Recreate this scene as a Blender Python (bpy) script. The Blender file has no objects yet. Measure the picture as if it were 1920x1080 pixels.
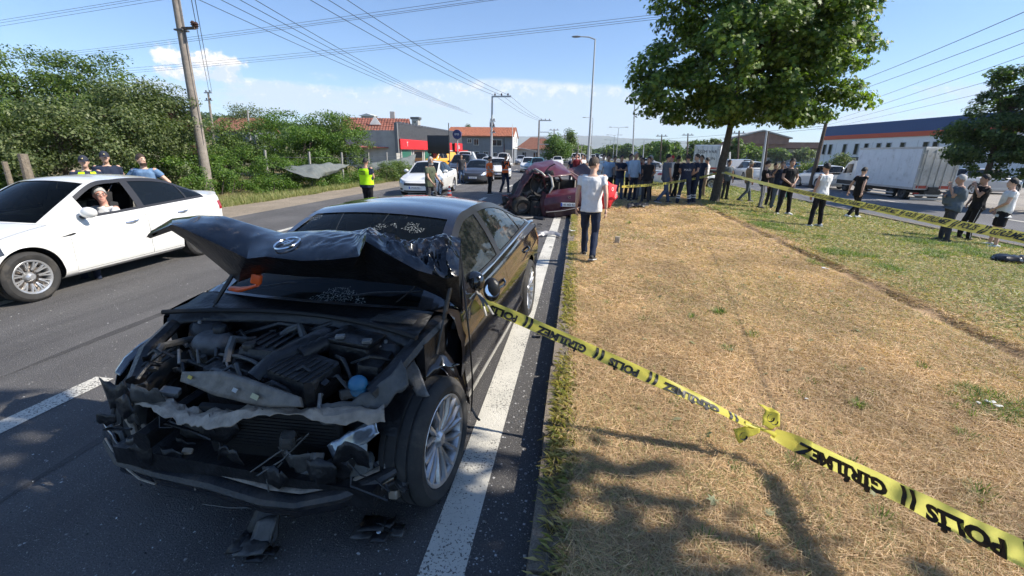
import bpy, bmesh, math, random
import numpy as np
from mathutils import Vector, Matrix, noise
R = math.radians
S = bpy.context.scene
COL = S.collection
rng = random.Random(7)
nr = np.random.RandomState(11)

# ---------------------------------------------------------------- camera, sky, sun, exposure
EYE = Vector((0.0, 0.0, 1.88)); FPX = 810.0; PITCH = R(17.3924); YAW = R(8.144); ROLL = R(0.8)
def ray(x, y):
    u, v = x - 960, y - 540; c, s = math.cos(ROLL), math.sin(ROLL)
    u2 = c*u + s*v; v2 = -s*u + c*v; cp, sp = math.cos(PITCH), math.sin(PITCH)
    d0, d1, d2 = u2/FPX, cp - v2/FPX*sp, -sp - v2/FPX*cp
    return Vector((d0*math.cos(YAW) - d1*math.sin(YAW), d0*math.sin(YAW) + d1*math.cos(YAW), d2))
def gz(x, y=0.0):
    """ground height of the place"""
    if x < -12.0: return -0.05 + min(0.5, (-12.0 - x)*0.05) + 0.0
    if x < -9.7: return -0.02
    if x < -0.16: return 0.0
    if x < 5.0: return 0.12
    if x < 11.8: return 0.12 - (x - 5.0)/6.8*0.50
    return -0.45
def G(px, py, z=None):
    """ground point seen at a pixel of the photograph"""
    d = ray(px, py); zz = 0.0 if z is None else z
    for _ in range(12):
        t = (zz - EYE.z)/d.z; P = EYE + d*t
        if z is not None: return P
        n = gz(P.x, P.y)
        if abs(n - zz) < 1e-3: break
        zz = 0.5*zz + 0.5*n
    P.z = zz
    return P
def AT(px, py, Y):
    d = ray(px, py); return EYE + d*(Y/d.y)

cam = bpy.data.cameras.new('camera'); camo = bpy.data.objects.new('camera', cam); COL.objects.link(camo)
f0 = ray(960, 540); rx = (ray(960 + FPX, 540) - f0).normalized(); up = (f0 - ray(960, 540 + FPX)).normalized()
M = Matrix((rx, up, -f0.normalized())).transposed().to_4x4(); M.translation = EYE
camo.matrix_world = M
cam.sensor_width = 36; cam.lens = FPX/1920*36; cam.clip_start = 0.05; cam.clip_end = 20000
S.camera = camo
SUN_AZ, SUN_EL = R(1.0), R(41.0)        # azimuth from +X towards +Y
sdir = Vector((math.cos(SUN_AZ)*math.cos(SUN_EL), math.sin(SUN_AZ)*math.cos(SUN_EL), math.sin(SUN_EL)))
sun = bpy.data.lights.new('sun', 'SUN'); sun.energy = 5.0; sun.angle = R(0.53); sun.color = (1.0, 0.93, 0.82)
suno = bpy.data.objects.new('sun', sun); COL.objects.link(suno)
suno.rotation_euler = sdir.to_track_quat('Z', 'Y').to_euler(); suno.location = (30, 0, 40)
W = bpy.data.worlds.new('World'); S.world = W; W.use_nodes = True
nt = W.node_tree; nt.nodes.clear()
def N(t, ty, **kw):
    n = t.nodes.new(ty)
    for k, v in kw.items():
        if k.startswith('i_'):
            key = k[2:]; n.inputs[int(key) if key.isdigit() else key.replace('_', ' ')].default_value = v
        else: setattr(n, k, v)
    return n
sky = N(nt, 'ShaderNodeTexSky', sky_type='NISHITA', sun_disc=False, sun_elevation=SUN_EL, sun_rotation=R(90) - SUN_AZ,
        altitude=100, air_density=1.0, dust_density=0.35, ozone_density=3.2)
bg = N(nt, 'ShaderNodeBackground', i_Strength=0.105)
out = N(nt, 'ShaderNodeOutputWorld')
# clouds: a cumulus low on the left, small ones beside it and a long pale bank over the horizon
tc = N(nt, 'ShaderNodeTexCoord'); sep = N(nt, 'ShaderNodeSeparateXYZ'); nt.links.new(tc.outputs['Generated'], sep.inputs[0])
def mth(t, op, a, b=None, c=None):
    n = N(t, 'ShaderNodeMath', operation=op)
    for i, v in enumerate((a, b, c)):
        if v is None: continue
        if isinstance(v, (int, float)): n.inputs[i].default_value = v
        else: t.links.new(v, n.inputs[i])
    return n.outputs[0]
az = mth(nt, 'ARCTAN2', sep.outputs[0], sep.outputs[1])      # 0 = +Y, positive to +X
elv = mth(nt, 'ARCSINE', sep.outputs[2])
cmb = N(nt, 'ShaderNodeCombineXYZ'); nt.links.new(az, cmb.inputs[0]); nt.links.new(elv, cmb.inputs[1])
def azel(px, py):
    d = ray(px, py).normalized(); return math.atan2(d.x, d.y), math.asin(d.z)
def blob(px, py, ra, re, pw=1.0):
    a, e = azel(px, py)
    da = mth(nt, 'DIVIDE', mth(nt, 'SUBTRACT', az, a), ra); de = mth(nt, 'DIVIDE', mth(nt, 'SUBTRACT', elv, e), re)
    r2 = mth(nt, 'ADD', mth(nt, 'MULTIPLY', da, da), mth(nt, 'MULTIPLY', de, de))
    return mth(nt, 'MULTIPLY', mth(nt, 'SUBTRACT', 1.0, r2), pw)
def cnoise(sc, sy, det=8, rough=0.6, w=0.0):
    mp = N(nt, 'ShaderNodeMapping'); mp.inputs['Scale'].default_value = (sc, sc*sy, 1); mp.inputs['Location'].default_value = (w, w, w)
    nt.links.new(cmb.outputs[0], mp.inputs[0])
    n = N(nt, 'ShaderNodeTexNoise'); n.inputs['Scale'].default_value = 1; n.inputs['Detail'].default_value = det; n.inputs['Roughness'].default_value = rough
    nt.links.new(mp.outputs[0], n.inputs[0]); return n.outputs[0]
n1 = cnoise(30, 1.3, 9, 0.62); n2 = cnoise(9, 3.2, 7, 0.55, 3.1); n3 = cnoise(16, 2.2, 8, 0.6, 7.7)
def ramp(v, a, b):
    n = N(nt, 'ShaderNodeMapRange', interpolation_type='SMOOTHSTEP'); nt.links.new(v, n.inputs[0])
    n.inputs[1].default_value = a; n.inputs[2].default_value = b; return n.outputs[0]
bl = mth(nt, 'MAXIMUM', blob(322, 104, 0.034, 0.022), blob(402, 122, 0.062, 0.030))
bl = mth(nt, 'MAXIMUM', bl, blob(378, 140, 0.085, 0.016)); bl = mth(nt, 'MAXIMUM', bl, blob(820, 197, 0.030, 0.012))
bl = mth(nt, 'MAXIMUM', bl, -1.0)
cum = ramp(mth(nt, 'ADD', mth(nt, 'MULTIPLY', bl, 0.32), n1), 0.60, 0.76)
low = mth(nt, 'MULTIPLY', ramp(mth(nt, 'ADD', n2, mth(nt, 'MAXIMUM', blob(600, 190, 0.42, 0.045, 0.34), -1.0)), 0.55, 0.82), 0.85)
low2 = mth(nt, 'MULTIPLY', ramp(mth(nt, 'ADD', n3, mth(nt, 'MAXIMUM', blob(1640, 205, 0.33, 0.05, 0.25), -1.0)), 0.62, 0.85), 0.7)
ae, ee = azel(930, 200)
bank = mth(nt, 'MULTIPLY', ramp(mth(nt, 'ADD', mth(nt, 'MULTIPLY', n2, 0.35), mth(nt, 'MAXIMUM', blob(950, 215, 0.46, 0.075, 0.95), -1.0)), 0.25, 0.60), 0.66)
alpha = mth(nt, 'MAXIMUM', mth(nt, 'MAXIMUM', cum, low), mth(nt, 'MAXIMUM', bank, low2))
# horizon haze in the air of the sky itself
hz = mth(nt, 'MULTIPLY', ramp(elv, 0.20, -0.02), 0.12)
hm = N(nt, 'ShaderNodeMix', data_type='RGBA'); nt.links.new(hz, hm.inputs[0]); tn = N(nt, 'ShaderNodeMix', data_type='RGBA', blend_type='MULTIPLY'); tn.inputs[0].default_value = 1; nt.links.new(sky.outputs[0], tn.inputs[6]); tn.inputs[7].default_value = (.80, .95, 1.14, 1); nt.links.new(tn.outputs[2], hm.inputs[6]); hm.inputs[7].default_value = (5.4, 7.2, 8.6, 1)
n4 = cnoise(46, 1.2, 9, 0.66, 1.7); cc = N(nt, 'ShaderNodeMix', data_type='RGBA'); nt.links.new(ramp(mth(nt, 'ADD', n4, mth(nt, 'MULTIPLY', mth(nt, 'SUBTRACT', elv, azel(370, 128)[1]), 5.0)), 0.40, 0.62), cc.inputs[0]); cc.inputs[6].default_value = (4.6, 5.3, 6.5, 1); cc.inputs[7].default_value = (7.9, 7.4, 7.1, 1)
cm = N(nt, 'ShaderNodeMix', data_type='RGBA'); nt.links.new(alpha, cm.inputs[0]); nt.links.new(hm.outputs[2], cm.inputs[6]); nt.links.new(cc.outputs[2], cm.inputs[7])
nt.links.new(cm.outputs[2], bg.inputs[0]); nt.links.new(bg.outputs[0], out.inputs[0])
S.view_settings.view_transform = 'Standard'; S.view_settings.look = 'None'; S.view_settings.gamma = 1.0
S.view_settings.use_curve_mapping = False; S.view_settings.exposure = 0.66
S.render.engine = 'CYCLES'
S.cycles.use_denoising = True
S.cycles.volume_bounces = 1; S.cycles.max_bounces = 8; S.cycles.transparent_max_bounces = 12; S.cycles.diffuse_bounces = 3; S.cycles.glossy_bounces = 3
S.cycles.use_adaptive_sampling = True; S.cycles.adaptive_threshold = 0.02
S.cycles.caustics_reflective = False; S.cycles.caustics_refractive = False

# ---------------------------------------------------------------- materials
MAT = {}
def mat(name, col=(0.5, 0.5, 0.5), rough=0.6, metal=0.0, spec=0.5, coat=0.0, var=0.0, vs=8.0, bump=0.0, bs=60.0, dirt=None, dirts=3.0,
        dirta=0.5, trans=0.0, emit=None, det=6, dthr=(0.5, 0.68)):
    """principled material with noise in its colour, relief and a second colour in patches"""
    if name in MAT: return MAT[name]
    m = bpy.data.materials.new(name); m.use_nodes = True; t = m.node_tree; b = t.nodes['Principled BSDF']
    b.inputs['Base Color'].default_value = (*col, 1); b.inputs['Roughness'].default_value = rough; b.inputs['Metallic'].default_value = metal
    b.inputs['Specular IOR Level'].default_value = spec; b.inputs['Coat Weight'].default_value = coat; b.inputs['Coat Roughness'].default_value = 0.04
    if trans: b.inputs['Transmission Weight'].default_value = trans
    co = N(t, 'ShaderNodeTexCoord').outputs['Object']
    last = None
    if var:
        n = N(t, 'ShaderNodeTexNoise', i_Scale=vs, i_Detail=det, i_Roughness=0.6); t.links.new(co, n.inputs[0])
        mr = N(t, 'ShaderNodeMapRange'); t.links.new(n.outputs[0], mr.inputs[0]); mr.inputs[1].default_value = 0.3; mr.inputs[2].default_value = 0.7
        mr.inputs[3].default_value = 1 - var; mr.inputs[4].default_value = 1 + var
        vm = N(t, 'ShaderNodeVectorMath', operation='SCALE'); vm.inputs[0].default_value = col; t.links.new(mr.outputs[0], vm.inputs['Scale']); last = vm.outputs[0]
    if dirt is not None:
        n = N(t, 'ShaderNodeTexNoise', i_Scale=dirts, i_Detail=8, i_Roughness=0.65); t.links.new(co, n.inputs[0])
        mr = N(t, 'ShaderNodeMapRange', interpolation_type='SMOOTHSTEP'); t.links.new(n.outputs[0], mr.inputs[0]); mr.inputs[1].default_value = dthr[0]; mr.inputs[2].default_value = dthr[1]; mr.inputs[4].default_value = dirta
        mx = N(t, 'ShaderNodeMix', data_type='RGBA'); t.links.new(mr.outputs[0], mx.inputs[0])
        if last is not None: t.links.new(last, mx.inputs[6])
        else: mx.inputs[6].default_value = (*col, 1)
        mx.inputs[7].default_value = (*dirt, 1); last = mx.outputs[2]
        rr = N(t, 'ShaderNodeMapRange'); t.links.new(mr.outputs[0], rr.inputs[0]); rr.inputs[3].default_value = rough; rr.inputs[4].default_value = max(rough, 0.65); t.links.new(rr.outputs[0], b.inputs['Roughness'])
    if last is not None: t.links.new(last, b.inputs['Base Color'])
    if bump:
        n = N(t, 'ShaderNodeTexNoise', i_Scale=bs, i_Detail=5); t.links.new(co, n.inputs[0])
        bp = N(t, 'ShaderNodeBump', i_Strength=bump, i_Distance=0.02); t.links.new(n.outputs[0], bp.inputs['Height']); t.links.new(bp.outputs[0], b.inputs['Normal'])
    if emit: b.inputs['Emission Color'].default_value = (*emit, 1); b.inputs['Emission Strength'].default_value = 1
    MAT[name] = m
    return m
def glassmat(name, tint=(0.35, 0.45, 0.42), see=0.5, dust=0.0):
    if name in MAT: return MAT[name]
    m = bpy.data.materials.new(name); m.use_nodes = True; t = m.node_tree; t.nodes.clear()
    o = N(t, 'ShaderNodeOutputMaterial'); tr = N(t, 'ShaderNodeBsdfTransparent'); tr.inputs[0].default_value = (*tint, 1)
    p = N(t, 'ShaderNodeBsdfPrincipled'); p.inputs['Base Color'].default_value = (0.012, 0.016, 0.018, 1); p.inputs['Roughness'].default_value = 0.03; p.inputs['Specular IOR Level'].default_value = 0.8
    mx = N(t, 'ShaderNodeMixShader'); fr = N(t, 'ShaderNodeFresnel'); fr.inputs[0].default_value = 1.5
    f = mth(t, 'ADD', mth(t, 'MULTIPLY', fr.outputs[0], 1.1), 1 - see)
    cl = N(t, 'ShaderNodeClamp'); t.links.new(f, cl.inputs[0]); t.links.new(cl.outputs[0], mx.inputs[0]); t.links.new(tr.outputs[0], mx.inputs[1]); t.links.new(p.outputs[0], mx.inputs[2])
    last = mx.outputs[0]
    if dust:
        n = N(t, 'ShaderNodeTexNoise', i_Scale=9.0, i_Detail=9, i_Roughness=0.75); t.links.new(N(t, 'ShaderNodeTexCoord').outputs['Object'], n.inputs[0])
        d = N(t, 'ShaderNodeBsdfDiffuse'); d.inputs[0].default_value = (0.45, 0.44, 0.40, 1)
        mr = N(t, 'ShaderNodeMapRange'); t.links.new(n.outputs[0], mr.inputs[0]); mr.inputs[1].default_value = 0.45; mr.inputs[2].default_value = 0.75; mr.inputs[4].default_value = dust
        m2 = N(t, 'ShaderNodeMixShader'); t.links.new(mr.outputs[0], m2.inputs[0]); t.links.new(last, m2.inputs[1]); t.links.new(d.outputs[0], m2.inputs[2]); last = m2.outputs[0]
    t.links.new(last, o.inputs[0]); MAT[name] = m
    return m

# ---------------------------------------------------------------- mesh helpers
def tagp(o, label=None, cat=None, group=None, kind=None):
    if label: o['label'] = label
    if cat: o['category'] = cat
    if group: o['group'] = group
    if kind: o['kind'] = kind
    return o
def empty(name, loc=(0, 0, 0), rz=0.0, label=None, cat=None, group=None, kind=None):
    o = bpy.data.objects.new(name, None); COL.objects.link(o); o.location = loc; o.rotation_euler = (0, 0, rz); o.empty_display_size = 0.2
    return tagp(o, label, cat, group, kind)
def rawmesh(name, V, F, mats, parent=None, smooth=True, mi=None, sharp=40):
    me = bpy.data.meshes.new(name)
    V = np.asarray(V, dtype=np.float32).reshape(-1, 3)
    if isinstance(F, np.ndarray):
        k = F.shape[1]; me.vertices.add(len(V)); me.vertices.foreach_set('co', V.ravel())
        me.loops.add(F.size); me.loops.foreach_set('vertex_index', F.astype(np.int32).ravel())
        me.polygons.add(len(F)); me.polygons.foreach_set('loop_start', np.arange(0, F.size, k, dtype=np.int32))
        me.update(calc_edges=True)
    else:
        me.from_pydata([tuple(map(float, v)) for v in V], [], F)
    if not isinstance(mats, (list, tuple)): mats = [mats]
    for m in mats: me.materials.append(m)
    if mi is not None: me.polygons.foreach_set('material_index', np.asarray(mi, dtype=np.int32))
    if smooth:
        me.polygons.foreach_set('use_smooth', np.ones(len(me.polygons), dtype=bool))
        if sharp: me.set_sharp_from_angle(angle=R(sharp))
    me.update()
    o = bpy.data.objects.new(name, me); COL.objects.link(o)
    if parent is not None: o.parent = parent
    return o
class MB:
    """collects boxes, tubes, grids and lathes into one mesh"""
    def __init__(s): s.V = []; s.F = []; s.mi = []; s.m = 0
    def add(s, V, F, M=None):
        b = len(s.V)
        s.V += [tuple(M @ Vector(v)) for v in V] if M is not None else [tuple(v) for v in V]
        for f in F: s.F.append(tuple(i + b for i in f)); s.mi.append(s.m)
        return s
    def box(s, c, size, rot=None, taper=0.0, bev=0.0):
        x, y, z = [d/2 for d in size]; k = 1 - taper
        if bev:
            e = min(bev, x*0.49, y*0.49, z*0.49); V = []; F = []
            pts = lambda a, b: [(-a+e, -b), (a-e, -b), (a, -b+e), (a, b-e), (a-e, b), (-a+e, b), (-a, b-e), (-a, -b+e)]
            ins = lambda a, b: [(-a+e, -b+e*.3), (a-e, -b+e*.3), (a-e*.3, -b+e), (a-e*.3, b-e), (a-e, b-e*.3), (-a+e, b-e*.3), (-a+e*.3, b-e), (-a+e*.3, -b+e)]
            for zz, q, kk in ((-z, ins(x, y), 1), (-z+e, pts(x, y), 1), (z-e, pts(x, y), k), (z, ins(x, y), k)): V += [(p*kk, r*kk, zz) for p, r in q]
            for r in range(3): F += [(r*8+i, r*8+(i+1) % 8, r*8+8+(i+1) % 8, r*8+8+i) for i in range(8)]
            F += [tuple(range(7, -1, -1)), tuple(range(24, 32))]
        else:
            V = [(-x, -y, -z), (x, -y, -z), (x, y, -z), (-x, y, -z), (-x*k, -y*k, z), (x*k, -y*k, z), (x*k, y*k, z), (-x*k, y*k, z)]
            F = [(0, 3, 2, 1), (4, 5, 6, 7), (0, 1, 5, 4), (1, 2, 6, 5), (2, 3, 7, 6), (3, 0, 4, 7)]
        Mx = Matrix.Translation(c)
        if rot is not None: Mx = Mx @ (rot if isinstance(rot, Matrix) else __import__('mathutils').Euler(rot).to_matrix().to_4x4())
        return s.add(V, F, Mx)
    def tube(s, P, r, n=8, cap=True, flat=1.0):
        P = [Vector(p) for p in P]; rr = r if isinstance(r, (list, tuple)) else [r]*len(P); V = []; F = []
        up = Vector((0, 0, 1)); a = None
        for i, p in enumerate(P):
            d = (P[min(i+1, len(P)-1)] - P[max(i-1, 0)]); d = d.normalized() if d.length > 1e-9 else Vector((0, 0, 1))
            if a is None:
                a = d.cross(up if abs(d.z) < 0.95 else Vector((0, 1, 0))).normalized()
            else:
                a = (a - d*a.dot(d)); a = a.normalized() if a.length > 1e-6 else d.cross(Vector((0, 1, 0))).normalized()
            b = d.cross(a)
            ra = rr[i] if isinstance(rr[i], (list, tuple)) else (rr[i], rr[i]*flat)
            for k in range(n):
                t = 2*math.pi*k/n; V.append(p + a*(math.cos(t)*ra[0]) + b*(math.sin(t)*ra[1]))
        for i in range(len(P)-1):
            for k in range(n): F.append((i*n+k, i*n+(k+1) % n, (i+1)*n+(k+1) % n, (i+1)*n+k))
        if cap: F += [tuple(range(n-1, -1, -1)), tuple(range((len(P)-1)*n, len(P)*n))]
        return s.add(V, F)
    def lathe(s, prof, n=24, M=None, a0=0.0, a1=2*math.pi):
        """profile of (radius, z) spun round z"""
        full = abs(a1 - a0 - 2*math.pi) < 1e-6; c = n if full else n+1; V = []; F = []
        for r, z in prof:
            for k in range(c): t = a0 + (a1-a0)*k/n; V.append((r*math.cos(t), r*math.sin(t), z))
        for i in range(len(prof)-1):
            for k in range(n): F.append((i*c+k, i*c+(k+1) % c, (i+1)*c+(k+1) % c, (i+1)*c+k))
        return s.add(V, F, M)
    def ell(s, c, r, n=12, m=8, M=None):
        V = []; F = []
        for i in range(m+1):
            p = math.pi*i/m
            for k in range(n): t = 2*math.pi*k/n; V.append((r[0]*math.sin(p)*math.cos(t), r[1]*math.sin(p)*math.sin(t), r[2]*math.cos(p)))
        for i in range(m):
            for k in range(n): F.append((i*n+k, (i+1)*n+k, (i+1)*n+(k+1) % n, i*n+(k+1) % n))
        return s.add(V, F, Matrix.Translation(c) @ (M if M is not None else Matrix()))
    def grid(s, fn, nu, nv, flip=False, keep=None, M=None):
        V = [fn(i/nu, j/nv) for j in range(nv+1) for i in range(nu+1)]; F = []
        for j in range(nv):
            for i in range(nu):
                if keep and not keep((i+.5)/nu, (j+.5)/nv): continue
                a = j*(nu+1)+i; f = (a, a+1, a+nu+2, a+nu+1); F.append(f[::-1] if flip else f)
        return s.add(V, F, M)
    def prism(s, poly, y0, y1, M=None, axis='y'):
        """polygon in two axes pushed along the third"""
        n = len(poly)
        if axis == 'y': V = [(a, y0, b) for a, b in poly] + [(a, y1, b) for a, b in poly]
        elif axis == 'z': V = [(a, b, y0) for a, b in poly] + [(a, b, y1) for a, b in poly]
        else: V = [(y0, a, b) for a, b in poly] + [(y1, a, b) for a, b in poly]
        F = [tuple(range(n-1, -1, -1)), tuple(range(n, 2*n))] + [(i, (i+1) % n, n+(i+1) % n, n+i) for i in range(n)]
        return s.add(V, F, M)
    def build(s, name, mats, parent=None, smooth=True, sharp=35, loc=None, fixn=False):
        o = rawmesh(name, s.V, s.F, mats, parent, smooth, s.mi, sharp)
        if fixn:
            bm = bmesh.new(); bm.from_mesh(o.data); bmesh.ops.recalc_face_normals(bm, faces=bm.faces); bm.to_mesh(o.data); bm.free()
        if loc is not None: o.location = loc
        return o
def copy_tree(o, parent=None):
    c = o.copy(); COL.objects.link(c)
    if parent is not None: c.parent = parent; c.matrix_parent_inverse = o.matrix_parent_inverse
    for ch in list(o.children): copy_tree(ch, c)
    return c
def pts_interp(tab, y):
    """piecewise smooth table lookup"""
    xs = [t[0] for t in tab]
    if y <= xs[0]: return tab[0][1]
    if y >= xs[-1]: return tab[-1][1]
    for i in range(len(xs)-1):
        if y <= xs[i+1]:
            t = (y - xs[i])/(xs[i+1]-xs[i]); p1, p2 = tab[i][1], tab[i+1][1]
            p0 = tab[max(i-1, 0)][1]; p3 = tab[min(i+2, len(xs)-1)][1]
            h = xs[i+1]-xs[i]
            m1 = (p2 - p0)/(xs[i+1]-xs[max(i-1, 0)])*h; m2 = (p3 - p1)/(xs[min(i+2, len(xs)-1)]-xs[i])*h
            if (p2-p1)*(p1-p0) <= 0: m1 = 0
            if (p3-p2)*(p2-p1) <= 0: m2 = 0
            return (2*t**3-3*t*t+1)*p1 + (t**3-2*t*t+t)*m1 + (-2*t**3+3*t*t)*p2 + (t**3-t*t)*m2
def txt(s, size, name, m, parent=None, loc=(0, 0, 0), rot=(0, 0, 0), depth=0.002, sx=1.0, align='CENTER', bold=0.0):
    """flat lettering turned into a mesh"""
    c = bpy.data.curves.new(name, 'FONT'); c.body = s; c.size = size; c.extrude = depth; c.align_x = align; c.align_y = 'CENTER'; c.offset = bold; c.resolution_u = 3
    o = bpy.data.objects.new(name, c); COL.objects.link(o)
    dg = bpy.context.evaluated_depsgraph_get(); me = bpy.data.meshes.new_from_object(o.evaluated_get(dg)); bpy.data.objects.remove(o)
    me.transform(Matrix.Diagonal((sx, 1, 1, 1))); me.materials.clear(); me.materials.append(m)
    o = bpy.data.objects.new(name, me); COL.objects.link(o); o.location = loc; o.rotation_euler = rot
    if parent is not None: o.parent = parent
    return o
def text_mesh(s, size=1.0, sx=1.0, bold=0.0):
    o = txt(s, size, 'lettering', MAT['black_print'], depth=0.0, sx=sx, align='LEFT', bold=bold); me = o.data
    V = [v.co.copy() for v in me.vertices]; F = [tuple(p.vertices) for p in me.polygons]; bpy.data.objects.remove(o); return V, F
mat('black_print', (0.012, 0.012, 0.012), 0.5)
# ---------------------------------------------------------------- ground materials
def groundmat(name, cols, scale=0.35, fine=90.0, bump=0.5, rough=0.9, speck=None, bd=0.02, streak=None, thr=(0.36, 0.66)):
    if name in MAT: return MAT[name]
    m = bpy.data.materials.new(name); m.use_nodes = True; t = m.node_tree; b = t.nodes['Principled BSDF']
    b.inputs['Roughness'].default_value = rough; b.inputs['Specular IOR Level'].default_value = 0.25
    co = N(t, 'ShaderNodeTexCoord').outputs['Object']
    n1 = N(t, 'ShaderNodeTexNoise', i_Scale=scale, i_Detail=7, i_Roughness=0.6); t.links.new(co, n1.inputs[0])
    n2 = N(t, 'ShaderNodeTexNoise', i_Scale=fine, i_Detail=3, i_Roughness=0.7); t.links.new(co, n2.inputs[0])
    r1 = N(t, 'ShaderNodeMapRange', interpolation_type='SMOOTHSTEP'); t.links.new(n1.outputs[0], r1.inputs[0]); r1.inputs[1].default_value = thr[0]; r1.inputs[2].default_value = thr[1]
    mx = N(t, 'ShaderNodeMix', data_type='RGBA'); t.links.new(r1.outputs[0], mx.inputs[0]); mx.inputs[6].default_value = (*cols[0], 1); mx.inputs[7].default_value = (*cols[1], 1); last = mx.outputs[2]
    if streak:      # wear and tyre streaks along y
        mp = N(t, 'ShaderNodeMapping'); mp.inputs['Scale'].default_value = (1.1, 0.05, 1); t.links.new(co, mp.inputs[0])
        n3 = N(t, 'ShaderNodeTexNoise', i_Scale=1.3, i_Detail=6, i_Roughness=0.6); t.links.new(mp.outputs[0], n3.inputs[0])
        r3 = N(t, 'ShaderNodeMapRange', interpolation_type='SMOOTHSTEP'); t.links.new(n3.outputs[0], r3.inputs[0]); r3.inputs[1].default_value = 0.42; r3.inputs[2].default_value = 0.7; r3.inputs[4].default_value = 0.8
        m3 = N(t, 'ShaderNodeMix', data_type='RGBA'); t.links.new(r3.outputs[0], m3.inputs[0]); t.links.new(last, m3.inputs[6]); m3.inputs[7].default_value = (*streak, 1); last = m3.outputs[2]
    r2 = N(t, 'ShaderNodeMapRange'); t.links.new(n2.outputs[0], r2.inputs[0]); r2.inputs[1].default_value = 0.3; r2.inputs[2].default_value = 0.7; r2.inputs[3].default_value = 0.62; r2.inputs[4].default_value = 1.38
    vm = N(t, 'ShaderNodeVectorMath', operation='SCALE'); t.links.new(last, vm.inputs[0]); t.links.new(r2.outputs[0], vm.inputs['Scale']); last = vm.outputs[0]
    if speck:
        v = N(t, 'ShaderNodeTexVoronoi', i_Scale=speck[1]); t.links.new(co, v.inputs[0])
        w = N(t, 'ShaderNodeTexWhiteNoise'); t.links.new(v.outputs['Color'], w.inputs[0])
        gt = mth(t, 'MULTIPLY', mth(t, 'GREATER_THAN', w.outputs[0], speck[2]), mth(t, 'LESS_THAN', v.outputs[0], 0.30))
        m4 = N(t, 'ShaderNodeMix', data_type='RGBA'); t.links.new(gt, m4.inputs[0]); t.links.new(last, m4.inputs[6]); m4.inputs[7].default_value = (*speck[0], 1); last = m4.outputs[2]
    t.links.new(last, b.inputs['Base Color'])
    if bump:
        bp = N(t, 'ShaderNodeBump', i_Strength=bump, i_Distance=bd); t.links.new(n2.outputs[0], bp.inputs['Height']); t.links.new(bp.outputs[0], b.inputs['Normal'])
    MAT[name] = m
    return m
asph = groundmat('asphalt', ((0.105, 0.101, 0.100), (0.142, 0.137, 0.134)), 0.45, 105.0, 1.0, 0.80, ((0.34, 0.33, 0.31), 130.0, 0.86), 0.016, streak=(0.084, 0.081, 0.081))
asph2 = groundmat('asphalt_pale', ((0.130, 0.132, 0.140), (0.165, 0.165, 0.172)), 0.3, 90.0, 0.3, 0.88, None, 0.01, streak=(0.115, 0.116, 0.124))
soil = groundmat('straw_soil', ((0.33, 0.215, 0.125), (0.44, 0.30, 0.18)), 1.6, 70.0, 0.8, 0.95)
gsoil = groundmat('green_soil', ((0.20, 0.16, 0.062), (0.15, 0.145, 0.052)), 0.9, 60.0, 0.8, 0.95)
gravel = groundmat('gravel', ((0.30, 0.25, 0.19), (0.24, 0.20, 0.15)), 0.8, 40.0, 0.8, 0.95)
earth = groundmat('far_ground', ((0.12, 0.12, 0.055), (0.20, 0.17, 0.09)), 0.05, 2.0, 0.2, 0.95)
conc = groundmat('kerb_concrete', ((0.27, 0.225, 0.175), (0.17, 0.145, 0.115)), 5.0, 120.0, 0.8, 0.9)
def sheet(name, xs, ys, m, zf, label=None, kind='structure'):
    V = [(x, y, zf(x, y)) for y in ys for x in xs]; n = len(xs)
    F = [(j*n+i, j*n+i+1, (j+1)*n+i+1, (j+1)*n+i) for j in range(len(ys)-1) for i in range(n-1)]
    o = rawmesh(name, V, F, m, smooth=True, sharp=None); o['kind'] = kind
    if label: o['label'] = label
    return o
def prog(a, b, n, k=2.0): return [a + (b-a)*((i/n)**k) for i in range(n+1)]
ysr = [-30, -12] + prog(-6, 60, 24, 1.5) + [80, 110, 150, 220, 320, 500, 900, 1500]
# terrain: one sheet to the horizon, lying under everything
def terr(x, y):
    z = -0.12
    if x < -12: z = gz(x, y) - 0.02
    if x > 4: z = -0.60
    if -12 <= x <= -9.6: z = -0.06
    if x < -30: z += min(26, max(0, (-x - 60))*0.09) * min(1.0, max(0, (y-40)/160.0)) if y < 900 else min(26, max(0, (-x-60))*0.09)
    return z
tx = [-9000, -2500, -900, -600, -450, -330, -250, -190, -150, -120, -95, -75, -60, -45, -30, -24, -20, -16, -12.01, -12, -9.6, -4, 0, 4, 8, 11.9, 12, 20, 40, 120, 500, 2000, 9000]
ty = [-900, -100, -30, -5, 10, 25, 40, 60, 85, 120, 160, 210, 270, 350, 450, 600, 900, 1500, 3000, 7000]
sheet('ground', tx, ty, earth, terr, 'grassy ground stretching away to the horizon')
sheet('road', [-9.75, -8, -6, -4, -2, -0.13], ysr, asph, lambda x, y: 0.0, 'dark asphalt carriageway with white lane lines')
sheet('gravel_shoulder', [-12.6, -11.6, -10.8, -9.72], ysr[:30], gravel, lambda x, y: -0.008 - 0.03*(x < -11) + 0.012*noise.noise((x, y*0.6, 0)), 'pale gravel shoulder along the left edge of the road')
sheet('far_carriageway', [11.9, 13.5, 15.5, 18, 20.4], ysr, asph2, lambda x, y: -0.44, 'paler asphalt carriageway beyond the grass median')
sheet('roadside_yard', [20.35, 24, 30, 38], ysr[:26], groundmat('yard', ((0.33, 0.30, 0.26), (0.24, 0.22, 0.2)), 0.6, 30.0, 0.3, 0.95), lambda x, y: -0.432, 'dusty pale yard beside the far carriageway')
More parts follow.
